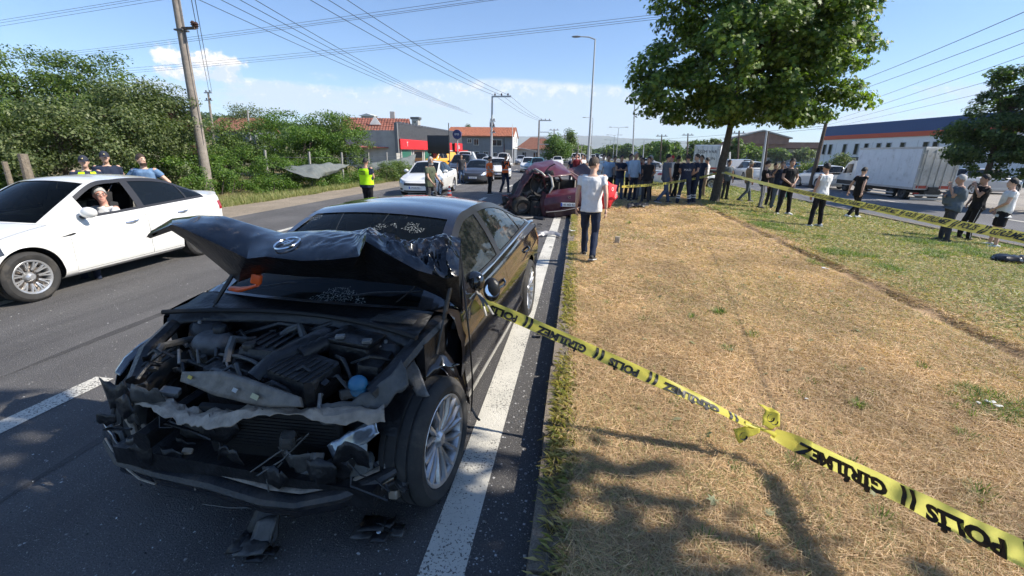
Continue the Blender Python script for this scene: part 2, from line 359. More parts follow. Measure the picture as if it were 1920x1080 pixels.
# median: two grass belts with a shallow groove between them
def med(x, y):
    z = gz(x, y) + 0.018*noise.noise((x*0.9, y*0.9, 3.0)) + 0.008*noise.noise((x*4, y*4, 1.0))
    gx = 4.12 + 0.03*y + 0.16*noise.noise((0.0, y*0.55, 9.0)); d = abs(x - gx)
    if y < 17 and d < 0.16: z -= 0.11*(1 - d/0.16)*min(1, max(0, .7+1.5*noise.noise((y*1.7, 3, 1))))
    return z
mx1 = [0.0 + 0.14*i for i in range(30)] + [4.06 + 0.05*i for i in range(24)]
my1 = [-4 + 0.2*i for i in range(60)] + [8 + 0.4*i for i in range(25)] + [19, 21, 24, 28, 34, 42, 60, 90, 150, 300, 800]
sheet('dry_lawn', mx1, my1, soil, med, 'dry straw coloured mown grass of the median')
mx2 = [5.2 + 0.35*i for i in range(20)] + [12.02]
def med2(x, y): return med(x, y) if x < 11.95 else -0.50
sheet('green_lawn', mx2, my1, gsoil, med2, 'greener mown grass on the far side of the median')
# kerb stones
kerb_m = conc; km = []
for v in range(4):
    b = MB(); r2 = random.Random(v); b.box((0, 0, 0), (0.145, 0.965, 0.26), bev=0.018)
    b.V = [(x + r2.uniform(-.004, .004) + .006*noise.noise((x*9, y*9, v)), y, z + .008*noise.noise((x*7, y*5, z*7+v))) for x, y, z in b.V]
    o = b.build('kerb_stone', kerb_m); km.append(o.data); bpy.data.objects.remove(o)
kerb = empty('kerb', (0, 0, 0), kind='structure', label='weathered concrete kerb between the road and the dry grass')
for i in range(46):
    o = bpy.data.objects.new('kerb_stone', km[i % 4]); COL.objects.link(o); o.parent = kerb
    o.location = (-0.060 + rng.uniform(-.006, .006), -3.0 + i*0.985, 0.0 + rng.uniform(-.006, .006)); o.rotation_euler = (0, rng.uniform(-.03, .03), rng.uniform(-.008, .008))
for nm, c, z in (('kerb_run', (-0.06, 242.3, 0.0), (0.145, 400, 0.26)), ('far_kerb', (11.93, 200, -0.42), (0.15, 500, 0.2))):
    b = MB(); b.box(c, z); o = b.build(nm, kerb_m); o['kind'] = 'structure'
# painted lines
def linemat():
    m = mat('line_paint', (0.60, 0.575, 0.505), 0.75, var=0.12, vs=3.0, bump=0.5, bs=130); t = m.node_tree; b = t.nodes['Principled BSDF']
    src = b.inputs['Base Color'].links[0].from_socket; co = N(t, 'ShaderNodeTexCoord').outputs['Object']
    n = N(t, 'ShaderNodeTexNoise', i_Scale=75.0, i_Detail=3, i_Roughness=0.6); t.links.new(co, n.inputs[0])
    n2 = N(t, 'ShaderNodeTexNoise', i_Scale=1.7, i_Detail=5); t.links.new(co, n2.inputs[0])
    v = mth(t, 'ADD', n.outputs[0], mth(t, 'MULTIPLY', mth(t, 'SUBTRACT', n2.outputs[0], 0.5), 0.5))
    r = N(t, 'ShaderNodeMapRange', interpolation_type='SMOOTHSTEP'); t.links.new(v, r.inputs[0]); r.inputs[1].default_value = 0.57; r.inputs[2].default_value = 0.66; r.inputs[4].default_value = 0.88
    mx = N(t, 'ShaderNodeMix', data_type='RGBA'); t.links.new(r.outputs[0], mx.inputs[0]); t.links.new(src, mx.inputs[6]); mx.inputs[7].default_value = (0.06, 0.057, 0.052, 1); t.links.new(mx.outputs[2], b.inputs['Base Color'])
    return m
lm = linemat()
def strip(name, x0, x1, y0, y1, z, m, label=None, n=None):
    n = n or max(2, int((y1-y0)/0.5)); ys = [y0+(y1-y0)*i/n for i in range(n+1)]; V = []
    for y in ys: V += [(x0 + .006*noise.noise((y*3, 0, 0)), y, z), (x1 + .006*noise.noise((y*3, 5, 0)), y, z)]
    F = [(2*i, 2*i+1, 2*i+3, 2*i+2) for i in range(n)]
    o = rawmesh(name, V, F, m, smooth=False); o['kind'] = 'structure'
    if label: o['label'] = label
    return o
strip('edge_line', -0.63, -0.42, -4, 14.5, 0.004, lm, 'solid white edge line beside the kerb'); strip('edge_line', -0.63, -0.42, 14.6, 300, 0.004, lm, n=40)
for k in range(12):
    a = 0.0 + (k-1)*8.0; strip('lane_dash', -3.98, -3.80, a + 0.05, a + 3.05 - 0.3, 0.004, lm)
    strip('lane_dash', -7.10, -6.94, a + 1.3, a + 4.2, 0.004, lm)
    strip('lane_dash', 17.3, 17.48, a + 2.0, a + 5.0, -0.435, lm)
strip('edge_line', 12.35, 12.52, -4, 300, -0.435, lm, 'white edge line of the far carriageway', n=60)
# patches of repaired asphalt and loose chippings
def patch(name, pts, z, m, label):
    V = [(x, y, z) for x, y in pts]; o = rawmesh(name, V, [tuple(range(len(V)))], m, smooth=False); o['kind'] = 'structure'; o['label'] = label; return o
gg = groundmat('fresh_asphalt', ((0.030, 0.030, 0.033), (0.042, 0.041, 0.043)), 1.2, 130.0, 0.8, 0.85)
p1 = []
for i in range(22):
    a = 2*math.pi*i/22; rr = 0.26*(1+.35*math.sin(a*3)+rng.uniform(-.15, .15)); p1.append((-2.75+rr*math.cos(a), 3.35+rr*1.5*math.sin(a)))
tyre = groundmat('tyre_mark', ((0.070, 0.068, 0.068), (0.098, 0.095, 0.094)), 2.2, 105.0, 0.8, 0.85)
for x0, w_, ya, yb, sl in ((-3.05, .16, 1.2, 9.0, -.030), (-4.75, .15, 2.0, 12.0, -.012), (-2.55, .12, 5.6, 13.0, .06)):
    V = []; n_ = 30
    for i in range(n_+1): y = ya + (yb-ya)*i/n_; c_ = x0 + sl*(y-ya) + .03*noise.noise((y*.6, x0, 0)); e_ = w_*(.5 + .3*noise.noise((y*1.7, x0, 2)))*min(1, 4*i/n_, 4*(1-i/n_)+.02); V += [(c_-e_, y, .002), (c_+e_, y, .002)]
    o = rawmesh('tyre_mark', V, [(2*i, 2*i+1, 2*i+3, 2*i+2) for i in range(n_)], tyre, smooth=False); o['kind'] = 'structure'; o['label'] = 'faint dark tyre mark along the asphalt'
patch('oil_stain', p1, 0.002, gg, 'dark oily stain on the asphalt beside the wreck')
# ---------------------------------------------------------------- vegetation
def leafmat(name, cols, rough=0.5, transl=0.35, gloss=0.35, patch=0.0):
    if name in MAT: return MAT[name]
    m = bpy.data.materials.new(name); m.use_nodes = True; t = m.node_tree; t.nodes.clear()
    o = N(t, 'ShaderNodeOutputMaterial'); g = N(t, 'ShaderNodeNewGeometry')
    cr = N(t, 'ShaderNodeValToRGB'); t.links.new(g.outputs['Random Per Island'], cr.inputs[0])
    e = cr.color_ramp.elements
    while len(e) < len(cols): e.new(0.5)
    for i, c in enumerate(cols): e[i].position = i/(len(cols)-1); e[i].color = (*c, 1)
    if patch:       # broad patches of older and fresher growth
        n = N(t, 'ShaderNodeTexNoise', i_Scale=1.1, i_Detail=5, i_Roughness=0.6); t.links.new(N(t, 'ShaderNodeTexCoord').outputs['Object'], n.inputs[0])
        mr = N(t, 'ShaderNodeMapRange'); t.links.new(n.outputs[0], mr.inputs[0]); mr.inputs[1].default_value = .36; mr.inputs[2].default_value = .64; mr.inputs[3].default_value = 1-patch; mr.inputs[4].default_value = 1+patch*.3
        pv = N(t, 'ShaderNodeMix', data_type='RGBA'); t.links.new(mr.outputs[0], pv.inputs[0]); pv.inputs[6].default_value = (0, 0, 0, 1); t.links.new(cr.outputs[0], pv.inputs[7]); pv.clamp_factor = False
        v2 = N(t, 'ShaderNodeMix', data_type='RGBA', blend_type='MULTIPLY'); v2.inputs[0].default_value = 1; t.links.new(pv.outputs[2], v2.inputs[6]); v2.inputs[7].default_value = (1, .98, .95, 1); cr = v2; cr_out = v2.outputs[2]
    else: cr_out = cr.outputs[0]
    p = N(t, 'ShaderNodeBsdfPrincipled'); p.inputs['Roughness'].default_value = rough; p.inputs['Specular IOR Level'].default_value = gloss; t.links.new(cr_out, p.inputs['Base Color'])
    last = p.outputs[0]
    if transl:
        tr = N(t, 'ShaderNodeBsdfTranslucent'); hs = N(t, 'ShaderNodeMix', data_type='RGBA', blend_type='MULTIPLY'); hs.inputs[0].default_value = 1
        t.links.new(cr_out, hs.inputs[6]); hs.inputs[7].default_value = (1.5, 1.7, 0.6, 1); t.links.new(hs.outputs[2], tr.inputs[0])
        mx = N(t, 'ShaderNodeMixShader'); mx.inputs[0].default_value = transl; t.links.new(last, mx.inputs[1]); t.links.new(tr.outputs[0], mx.inputs[2]); last = mx.outputs[0]
    t.links.new(last, o.inputs[0]); MAT[name] = m
    return m
LF = {
 'plane': leafmat('plane_leaves', ((0.030, 0.066, 0.016), (0.105, 0.175, 0.028), (0.240, 0.310, 0.055))),
 'bush': leafmat('bush_leaves', ((0.034, 0.070, 0.018), (0.095, 0.150, 0.034), (0.185, 0.245, 0.062))),
 'olive': leafmat('olive_leaves', ((0.048, 0.076, 0.028), (0.115, 0.150, 0.055), (0.205, 0.235, 0.100))),
 'ivy': leafmat('ivy_leaves', ((0.030, 0.075, 0.010), (0.085, 0.160, 0.022), (0.150, 0.230, 0.040))),
 'dark': leafmat('dark_leaves', ((0.026, 0.054, 0.022), (0.070, 0.120, 0.042), (0.135, 0.190, 0.065))),
 'plum': leafmat('plum_leaves', ((0.035, 0.014, 0.014), (0.070, 0.028, 0.022), (0.085, 0.060, 0.030))),
}
bark = mat('bark', (0.085, 0.068, 0.052), 0.95, var=0.35, vs=14, bump=0.9, bs=38, dirt=(0.16, 0.14, 0.11), dirts=6)
bark2 = mat('pale_bark', (0.20, 0.165, 0.125), 0.95, var=0.3, vs=12, bump=0.9, bs=30)
SHAPES = {
 'rhomb': np.array([(-.5, 0), (0, -.30), (.5, 0), (0, .30)]),
 'oval': np.array([(-.5, 0), (-.15, -.26), (.3, -.2), (.5, 0), (.3, .2), (-.15, .26)]),
 'lobed': np.array([(-.42, 0), (-.18, -.48), (.02, -.2), (.3, -.42), (.24, -.1), (.58, 0), (.24, .1), (.3, .42), (.02, .2), (-.18, .48)]),
}
def leaf_mesh(P, Nrm, size, shape, rs, tilt=0.6):
    """P centres, Nrm outward directions -> one polygon per leaf"""
    n = len(P); k = len(SHAPES[shape]); sh = SHAPES[shape]
    nn = Nrm + rs.normal(0, tilt, (n, 3)); nn /= np.linalg.norm(nn, axis=1, keepdims=True) + 1e-9
    a = rs.normal(0, 1, (n, 3)); a[:, 2] -= 0.5; a -= nn*np.sum(a*nn, axis=1, keepdims=True); a /= np.linalg.norm(a, axis=1, keepdims=True) + 1e-9
    b = np.cross(nn, a); s = (size*rs.uniform(0.6, 1.25, n))[:, None, None]
    V = P[:, None, :] + s*(a[:, None, :]*sh[None, :, 0:1] + b[:, None, :]*sh[None, :, 1:2]) + s*nn[:, None, :]*(-0.35*(sh[None, :, 0:1]**2))
    return V.reshape(-1, 3), np.arange(n*k).reshape(n, k)
def crown_points(blobs, nclump, nleaf, rc, rs, hollow=0.55, zmin=None, droop=0.0):
    """clumps sit through the crown's outer shell, leaves sit on the clumps"""
    vol = np.array([b[3]*b[4]*b[5] for b in blobs])**(2/3); pr = vol/vol.sum(); ci = rs.choice(len(blobs), nclump, p=pr)
    B = np.array(blobs)[ci]; d = rs.normal(0, 1, (nclump, 3)); d /= np.linalg.norm(d, axis=1, keepdims=True)
    rad = hollow + (1-hollow)*rs.uniform(0, 1, (nclump, 1))**0.5
    C = B[:, :3] + d*B[:, 3:6]*rad; rcs = rc*rs.uniform(0.55, 1.25, nclump)
    w = rcs**2; li = rs.choice(nclump, nleaf, p=w/w.sum())
    e = rs.normal(0, 1, (nleaf, 3)); e /= np.linalg.norm(e, axis=1, keepdims=True)
    rr = rcs[li][:, None]*(rs.uniform(0, 1, (nleaf, 1))**0.45)*np.array([1.15, 1.15, 0.62])
    P = C[li] + e*rr; P[:, 2] -= droop*np.linalg.norm(e[:, :2], axis=1)*rr[:, 0]
    if zmin is not None: P[:, 2] = np.maximum(P[:, 2], zmin + rs.uniform(0, 0.15, nleaf))
    O = d[li]*0.6 + e*0.5 + np.array([0, 0, 0.75])
    return P, O, C
def add_tree(name, label, base, trunk, blobs, nleaf, leaf, lm_, shape='rhomb', rc=0.6, nclump=60, group=None, cat='tree', barkm=None, seed=0, nlimb=10,
             hollow=0.5, tr=0.16, tilt=0.6, crown='crown', zmin=None, droop=0.0):
    """trunk: list of local points; blobs: local ellipsoids (x, y, z, rx, ry, rz)"""
    rs = np.random.RandomState(seed+5); root = empty(name, base, label=label, cat=cat, group=group)
    P, O, C = crown_points(blobs, nclump, nleaf, rc, rs, hollow, zmin, droop)
    V, F = leaf_mesh(P, O, leaf, shape, rs, tilt)
    rawmesh(crown, V, F, lm_, root, smooth=False)
    if trunk:
        b = MB(); n = len(trunk); rr = [tr*(1.35 if i == 0 else 1.0)*(1-0.62*i/(n-1)) for i in range(n)]
        pts = [Vector(p) for p in trunk]; pts.insert(1, pts[0].lerp(pts[1], 0.12)); rr.insert(1, rr[0]*0.8)
        b.tube(pts, rr, 10)
        top = pts[-1]
        for i in range(min(nlimb, len(C))):
            c = Vector(C[rs.randint(len(C))]); t = rs.uniform(0.45, 1.0); s0 = pts[-2].lerp(top, t) if rs.rand() < .6 else pts[len(pts)//2].lerp(top, t)
            mid = s0.lerp(c, 0.5) + Vector((0, 0, 0.12*(c-s0).length)); r0 = tr*rs.uniform(.22, .42)
            b.tube([s0, s0.lerp(mid, .5) + Vector(rs.normal(0, .05, 3)), mid, c], [r0, r0*.8, r0*.55, r0*.18], 5)
        b.V = [(x + .03*tr*4*noise.noise((x*5, y*5, z*2)), y + .03*tr*4*noise.noise((x*5+9, y*5, z*2)), z) for x, y, z in b.V]
        b.build('trunk', barkm or bark, root)
    return root
# the plane tree in the median
tb = Vector((5.6, 18.95, gz(5.6) + .0)); tk = .905; sc_ = lambda L: [tuple(v*tk for v in q) for q in L]
add_tree('plane_tree', 'large plane tree with lobed leaves standing on the median over the crowd', tb,
  sc_([(0, 0, -.05), (.05, 0, 1.1), (.13, 0, 2.2), (.20, 0, 3.2), (.28, 0, 4.6), (.35, 0, 6.5)]),
  sc_([(.3, 0, 5.7, 4.1, 3.9, 2.2), (2.3, 0, 6.4, 2.7, 3.3, 2.4), (-.6, 0, 8.2, 3.1, 3.1, 2.5), (1.6, 0, 8.8, 3.4, 3.2, 2.3), (-2.4, -.3, 4.6, 1.9, 2.2, 1.0), (2.3, -.5, 4.4, 2.2, 2.2, 1.0), (0.2, -1, 4.0, 1.9, 2, .7), (3.5, 0, 7.4, 1.3, 2.0, 1.5), (-1.4, -.8, 4.0, 1.8, 1.8, .7), (1.3, -1.0, 3.9, 1.8, 1.6, .7), (-3.0, 0, 5.6, 1.2, 1.6, 1.0)]),
  60000, 0.165, LF['plane'], 'lobed', rc=0.53, nclump=500, seed=3, nlimb=34, hollow=0.35, tr=0.185, tilt=0.5, droop=0.25)
# a second plane tree behind the photographer's right shoulder: its shade falls into the picture
add_tree('plane_tree', 'plane tree beside the photographer shading the near road', (5.0, -0.5, 0.1),
  [(0, 0, 0), (0, 0, 2.4), (.1, 0, 5)], [(0, 0, 5.4, 3.0, 2.7, 2.3), (-.5, .5, 6.6, 2.3, 2.0, 1.7), (-1.0, 1.1, 4.0, 1.5, 1.3, .7), (.6, 1.2, 4.2, 1.4, 1.1, .8), (-.2, 1.7, 6.6, 1.7, 1.0, 1.2)],
  19000, 0.24, LF['plane'], 'oval', rc=0.60, nclump=170, seed=9, nlimb=14, tr=0.2)
def tree_px(name, label, px, top, Y, hw, lk, nleaf, leaf=0.09, shape='rhomb', base=0.0, group=None, low=0.04, seed=0, rc=0.5, ncl=110, cat='tree', depth=1.0, tr=0.12, limbs=10, dens=0.4, lobes=3, cz=None, crown='crown', tilt=0.7):
    """tree whose crown centre is seen at px and top at py `top` when it stands Y metres away"""
    g = AT(px, 320, Y); x = g.x; H = AT(px, top, Y).z - base; w = abs(AT(px+hw, 320, Y).x - AT(px-hw, 320, Y).x)/2
    r = random.Random(seed*13+1); zc = H*(0.5+low/2) if cz is None else cz; rz = H*(1-low)/2
    bl = [(0, 0, zc, w*.8, w*.8*depth, rz*.93)]
    for i in range(lobes):
        a = 2*math.pi*i/lobes + r.uniform(0, 1.5); bl.append((math.cos(a)*w*.5, math.sin(a)*w*.5*depth, zc + r.uniform(-.35, .45)*rz, w*.52, w*.52*depth, rz*.6))
    bl.append((r.uniform(-.3, .3)*w, 0, zc + rz*.55, w*.42, w*.42, rz*.45))
    return add_tree(name, label, (x, Y, base), [(0, 0, -.1), (.05, 0, H*.3), (r.uniform(-.2, .2), 0, H*.75)], bl, nleaf, leaf, LF[lk], shape, rc, ncl, group, cat, None, seed, limbs, dens, tr, tilt, crown)
GR = 'trees and tall bushes behind the gravel shoulder'
tree_px('broadleaf_tree', 'tall bushy tree at the far left edge behind the white sedan', -70, 58, 14, 150, 'bush', 16000, 0.115, seed=1, group=GR, rc=.62)
tree_px('broadleaf_tree', 'tallest dense green tree above the officers in the left corner', 80, 64, 15.5, 125, 'bush', 21000, 0.115, seed=2, group=GR, rc=.6)
tree_px('broadleaf_tree', 'rounded green tree rising behind the man in the blue shirt', 188, 90, 16.5, 98, 'bush', 19000, 0.11, seed=3, group=GR, rc=.55)
tree_px('olive_tree', 'grey green spreading tree between the officers and the concrete pole', 262, 138, 14.5, 105, 'olive', 21000, 0.10, seed=4, group=GR, rc=.5)
tree_px('olive_tree', 'low grey green bush tree directly behind the two officers', 120, 190, 12.5, 115, 'olive', 15000, 0.10, seed=5, group=GR, rc=.5, low=.25)
tree_px('broadleaf_tree', 'shaded green tree low behind the white car windscreen', -10, 175, 12.5, 110, 'bush', 14000, 0.11, seed=6, group=GR, rc=.55)
tree_px('plum_tree', 'purple leaved plum tree just left of the concrete pole', 326, 176, 19, 46, 'plum', 7000, 0.10, seed=7, group=GR, rc=.4, low=.45)
tree_px('broadleaf_tree', 'green tree just left of the concrete pole foot', 322, 215, 17, 60, 'bush', 10000, 0.10, seed=8, group=GR, rc=.45)
tree_px('broadleaf_tree', 'green tree just right of the concrete pole', 430, 222, 24, 62, 'bush', 12000, 0.12, seed=9, group=GR, rc=.5)
tree_px('broadleaf_tree', 'wide dense green tree above the grey tarpaulins', 588, 200, 25, 88, 'ivy', 19000, 0.12, seed=10, group=GR, rc=.55, lobes=5)
tree_px('broadleaf_tree', 'leafy tree beside the red tiled house', 648, 205, 27, 52, 'bush', 9000, 0.12, seed=11, group=GR, rc=.5)
tree_px('broadleaf_tree', 'mid green tree behind the wire fence left of the tarpaulins', 510, 225, 26, 60, 'bush', 10000, 0.12, seed=12, group=GR, rc=.5)
tree_px('willow_tree', 'pale green willow rising behind the distant brown roof', 478, 186, 62, 30, 'olive', 5000, 0.24, seed=13, group=GR, rc=1.0, low=.3)
# ivy covered banks along the shoulder
def hedge(label, pts, h, w, n, lk, leaf, seed, name='hedge'):
    rs = np.random.RandomState(seed); c = empty(name, pts[0][:2] + (gz(*pts[0][:2]),), label=label, cat='hedge', group='low hedges along the gravel shoulder')
    bl = []
    for i in range(len(pts)-1):
        for k in range(4):
            t = (k+.5)/4; x = pts[i][0]*(1-t)+pts[i+1][0]*t; y = pts[i][1]*(1-t)+pts[i+1][1]*t; hh = h*(1+.25*noise.noise((x*.6, y*.6, seed)))
            bl.append((x-pts[0][0], y-pts[0][1], hh*.45, w*rs.uniform(.8, 1.15), w*1.1, hh*.55))
    P, O, C = crown_points(bl, 60*len(pts), n, .34, rs, .6, zmin=0.0); V, F = leaf_mesh(P, O, leaf, 'rhomb', rs, .6)
    rawmesh('foliage', V, F, LF[lk], c, smooth=False)
    b = MB()
    for i in range(14):
        q = C[rs.randint(len(C))]; s0 = Vector((q[0]*.9, q[1]*.95, 0)); b.tube([s0, s0.lerp(Vector(q), .5) + Vector((.1, 0, .1)), q], [.02, .014, .006], 5)
    b.build('stem', bark, c)['kind'] = 'stuff'; return c
hedge('bright green ivy bank wrapped round the concrete pole foot', [(-15.0, 14.0), (-15.6, 17.5), (-14.6, 20.5)], 1.75, 1.35, 24000, 'ivy', 0.085, 31)
hedge('low green hedge between the shoulder and the tarpaulins', [(-13.6, 17.0), (-13.3, 22.5), (-12.9, 26.5)], 0.75, 0.85, 14000, 'ivy', 0.085, 32)
hedge('low scrub at the shoulder edge behind the blue shirted man', [(-13.3, 8.0), (-13.4, 11.0), (-13.9, 14.5)], 0.7, 0.8, 9000, 'bush', 0.08, 33)
hedge('leafy scrub beneath the second tarpaulin by the white hatchback', [(-12.4, 27.5), (-12.0, 31.5)], 1.15, 0.9, 9000, 'bush', 0.10, 34)
def wood_post(name, label, x, y, h, r, m, lean=0.05, group=None, cat='post'):
    b = MB(); b.tube([(0, 0, -.1), (lean*.5, 0, h*.5), (lean, .01, h)], [r*1.1, r, r*.9], 9); b.V = [(a + .012*noise.noise((a*9, c*9, d*6)), c, d) for a, c, d in b.V]
    return tagp(b.build(name, m, loc=(x, y, gz(x, y))), label, cat, group)
for (px, py, h, r, l) in ((55, 345, .72, .105, 'thick pale cut stump post nearer the officers'), (20, 352, .62, .06, 'thin grey stump post at the left frame edge')):
    g = AT(px, py, 9.2 if px == 55 else 9.0); wood_post('stump', l, g.x, g.y, h + g.z - gz(g.x), r, bark2, cat='stump')
# trees of the middle distance and the right side
GB = 'distant trees along the far roadside'
tree_px('broadleaf_tree', 'dark green tree rising behind the box truck', 1850, 112, 25, 112, 'dark', 27000, 0.16, 'rhomb', base=-.3, seed=21, rc=.42, ncl=170, low=.16, dens=.3, tr=.16, lobes=5, tilt=.5)
tree_px('broadleaf_tree', 'dark green tree at the right frame edge behind the men', 1975, 190, 24, 90, 'dark', 14000, 0.16, 'rhomb', base=-.3, seed=22, rc=.45, low=.25, dens=.3, tr=.15)
tree_px('shrub', 'round pale green shrub behind the truck cab', 1570, 288, 41, 30, 'olive', 6000, 0.15, base=-.3, seed=23, cat='shrub', rc=.5, low=.05, tr=.06)
tree_px('shrub', 'low green shrub beside the small white car', 1520, 305, 46, 26, 'bush', 3000, 0.16, base=-.3, seed=24, cat='shrub', rc=.5, low=.02, tr=.05)
tree_px('broadleaf_tree', 'leafy green tree beyond the white gabled house', 1042, 250, 75, 26, 'ivy', 9000, 0.26, seed=25, rc=1.1, low=.05, ncl=90, tr=.2, group=GB)
tree_px('poplar_tree', 'slim taller tree beside the leafy green one', 1066, 244, 80, 9, 'bush', 3000, 0.28, seed=26, rc=.7, low=.05, tr=.15, group=GB)
tree_px('conifer_tree', 'dark pointed conifer above the orange roofed house', 881, 232, 112, 7, 'dark', 2500, 0.25, seed=27, rc=.6, low=.1, tr=.15, group=GB)
k = 0
for px, top, Y, hw, lk in ((1150, 272, 190, 22, 'bush'), (1178, 270, 170, 18, 'dark'), (1212, 266, 120, 22, 'bush'), (1238, 262, 110, 20, 'ivy'), (1262, 268, 120, 18, 'bush'), (1298, 262, 100, 20, 'bush'),
        (1330, 258, 95, 22, 'olive'), (1372, 262, 100, 20, 'bush'), (1100, 276, 230, 20, 'dark'), (1125, 280, 300, 22, 'dark'), (1400, 268, 130, 24, 'bush'), (1452, 277, 180, 26, 'bush'), (1500, 279, 180, 26, 'olive'),
        (1010, 262, 120, 12, 'bush'), (1075, 268, 160, 14, 'bush'), (1090, 274, 200, 12, 'bush')):
    words = {'bush': 'mid green', 'dark': 'dark green', 'ivy': 'bright green', 'olive': 'grey green'}[lk]
    tree_px('broadleaf_tree', f'distant {words} roadside tree ' + ['beside a lamp post', 'behind the parked white box lorry', 'beyond the crowd', 'low over the traffic queue'][k % 4] + [' with rounded top', ' with broad crown', ' with ragged top', ' with low crown'][(k//4) % 4], px, top, Y, hw, lk, 1800, 0.006*Y, seed=40+k, rc=Y*.010, ncl=40, low=.05, tr=.2, limbs=3, group=GB, base=-.2); k += 1
# hill woods beyond the houses
def woods(name, label, n, fn, leaf, lk, seed, per=34, r=2.6):
    rs = np.random.RandomState(seed); P = []
    for i in range(n):
        x, y, h = fn(rs); z = terr(x, y); c = np.array((x, y, z + h*.55)); e = rs.normal(0, 1, (per, 3)); e /= np.linalg.norm(e, axis=1, keepdims=True)
        P.append(c + e*np.array((r, r, h*.5))*rs.uniform(.5, 1.0, (per, 1)))
    P = np.concatenate(P); V, F = leaf_mesh(P, np.tile((0, 0, 1.0), (len(P), 1)), leaf, 'rhomb', rs, .8)
    o = rawmesh(name, V, F, LF[lk], smooth=False); tagp(o, label, kind='stuff'); return o
woods('hill_woods', 'wooded hillside behind the houses on the left', 1500, lambda r: (r.uniform(-330, -62), r.uniform(95, 420), r.uniform(5, 8)), 1.5, 'dark', 51)
woods('far_woods', 'flat belt of far trees along the horizon', 900, lambda r: (r.uniform(-70, 420), r.uniform(380, 620), r.uniform(5, 9)), 2.4, 'dark', 52, 24, 4.0)
# ---------------------------------------------------------------- grass as ground cover
drym = leafmat('dry_grass', ((0.42, 0.27, 0.165), (0.66, 0.47, 0.30), (0.80, 0.60, 0.39), (0.52, 0.41, 0.25)), 0.6, 0.25, 0.3, patch=.30)
greenm = leafmat('green_grass', ((0.12, 0.16, 0.05), (0.26, 0.28, 0.10), (0.44, 0.39, 0.19), (0.17, 0.23, 0.07)), 0.6, 0.25, 0.3)
lushm = leafmat('lush_grass', ((0.07, 0.13, 0.03), (0.14, 0.22, 0.05), (0.28, 0.31, 0.11)), 0.55, 0.3, 0.3)
def vnoise(x, y, s, seed):
    """cheap smooth noise over arrays"""
    rs = np.random.RandomState(seed); g = rs.rand(64, 64); u = x*s; v = y*s; i = np.floor(u).astype(int); j = np.floor(v).astype(int); fu = u-i; fv = v-j
    fu = fu*fu*(3-2*fu); fv = fv*fv*(3-2*fv); a = g[i % 64, j % 64]; b = g[(i+1) % 64, j % 64]; c = g[i % 64, (j+1) % 64]; d = g[(i+1) % 64, (j+1) % 64]
    return (a*(1-fu)+b*fu)*(1-fv) + (c*(1-fu)+d*fu)*fv
def zarr(x, y):
    z = np.where(x < 5, .12, .12 - (x-5)/6.8*.50)
    gx = 4.1 + .03*y; d = np.abs(x-gx); z = z - np.where((y < 17) & (d < .16), .10*(1-d/.16), 0)
    return z
def blades(name, label, zones, m, seed, elev=(-0.05, 0.55), ln=(.04, .12), mask=None, wk=1.0, clump=0.0):
    """zones: (x0, x1, y0, y1, blades per square metre, width)"""
    rs = np.random.RandomState(seed); VV = []
    for x0, x1, y0, y1, den, w in zones:
        n = int((x1-x0)*(y1-y0)*den); x = rs.uniform(x0, x1, n); y = rs.uniform(y0, y1, n)
        if mask is not None: kp = rs.rand(n) < mask(x, y); x = x[kp]; y = y[kp]; n = len(x)
        lens = 1 + (w-.003)*40; L = rs.uniform(ln[0], ln[1], n)*lens; az_ = rs.uniform(0, 2*np.pi, n) + 2.5*vnoise(x, y, 2.3, 5); el = elev[0] + (elev[1]-elev[0])*rs.rand(n)**1.6
        d = np.stack([np.cos(az_)*np.cos(el), np.sin(az_)*np.cos(el), np.sin(el)], 1); s = np.stack([-np.sin(az_), np.cos(az_), np.zeros(n)], 1)
        s[:, 2] += rs.uniform(-.8, .8, n)
        p = np.stack([x, y, zarr(x, y) + rs.uniform(-.004, .022, n)], 1); ww = (w*rs.uniform(.5, 1.2, n)*wk)[:, None]
        mid = p + d*(L*.55)[:, None] + np.stack([np.zeros(n), np.zeros(n), L*.06], 1); e = p + d*L[:, None] - np.stack([np.zeros(n), np.zeros(n), L*.10], 1)
        VV.append(np.stack([p - s*ww, p + s*ww, e + (mid-p)*0.15], 1))
    V = np.concatenate(VV).reshape(-1, 3); n = len(V)//3
    o = rawmesh(name, V, np.arange(n*3).reshape(n, 3), m, smooth=False); tagp(o, label, kind='stuff'); return o
shade_green = lambda x, y: np.clip((vnoise(x, y, .8, 21)-.52)*3.0, 0, 1)
blades('dry_grass', 'dry straw coloured mown grass on the near median',
  [(0.02, 3.6, 0.9, 3.0, 17000, .0017), (0.02, 4.7, 3.0, 5.2, 12000, .0022), (0.02, 4.8, 5.2, 8.5, 5600, .0034), (0.02, 4.8, 8.5, 14, 1900, .006), (0.02, 5.0, 14, 26, 420, .013), (4.5, 7.5, 1.8, 5, 5000, .0030)],
  drym, 61, mask=lambda x, y: 1 - .35*shade_green(x, y), elev=(-.08, .5))
blades('sparse_green_grass', 'thin green blades growing through the dry median grass',
  [(0.02, 3.8, 0.9, 3.2, 5200, .0017), (0.02, 4.8, 3.2, 8.5, 2000, .0026), (0.02, 5, 8.5, 18, 600, .008)], greenm, 62, mask=lambda x, y: np.clip(.05 + .6*shade_green(x, y) + .5*np.exp(-x/.35) + .25*(y < 2.2), 0, 1), elev=(.1, .9), ln=(.03, .09))
blades('green_grass', 'greener mown grass on the far half of the median',
  [(4.5, 12.0, 3.5, 9.5, 1500, .0062), (4.7, 12.0, 9.5, 15, 800, .0095), (4.7, 12.05, 15, 24, 330, .016), (0.02, 12.05, 24, 45, 90, .035)], greenm, 63, elev=(.0, .75), ln=(.04, .11))
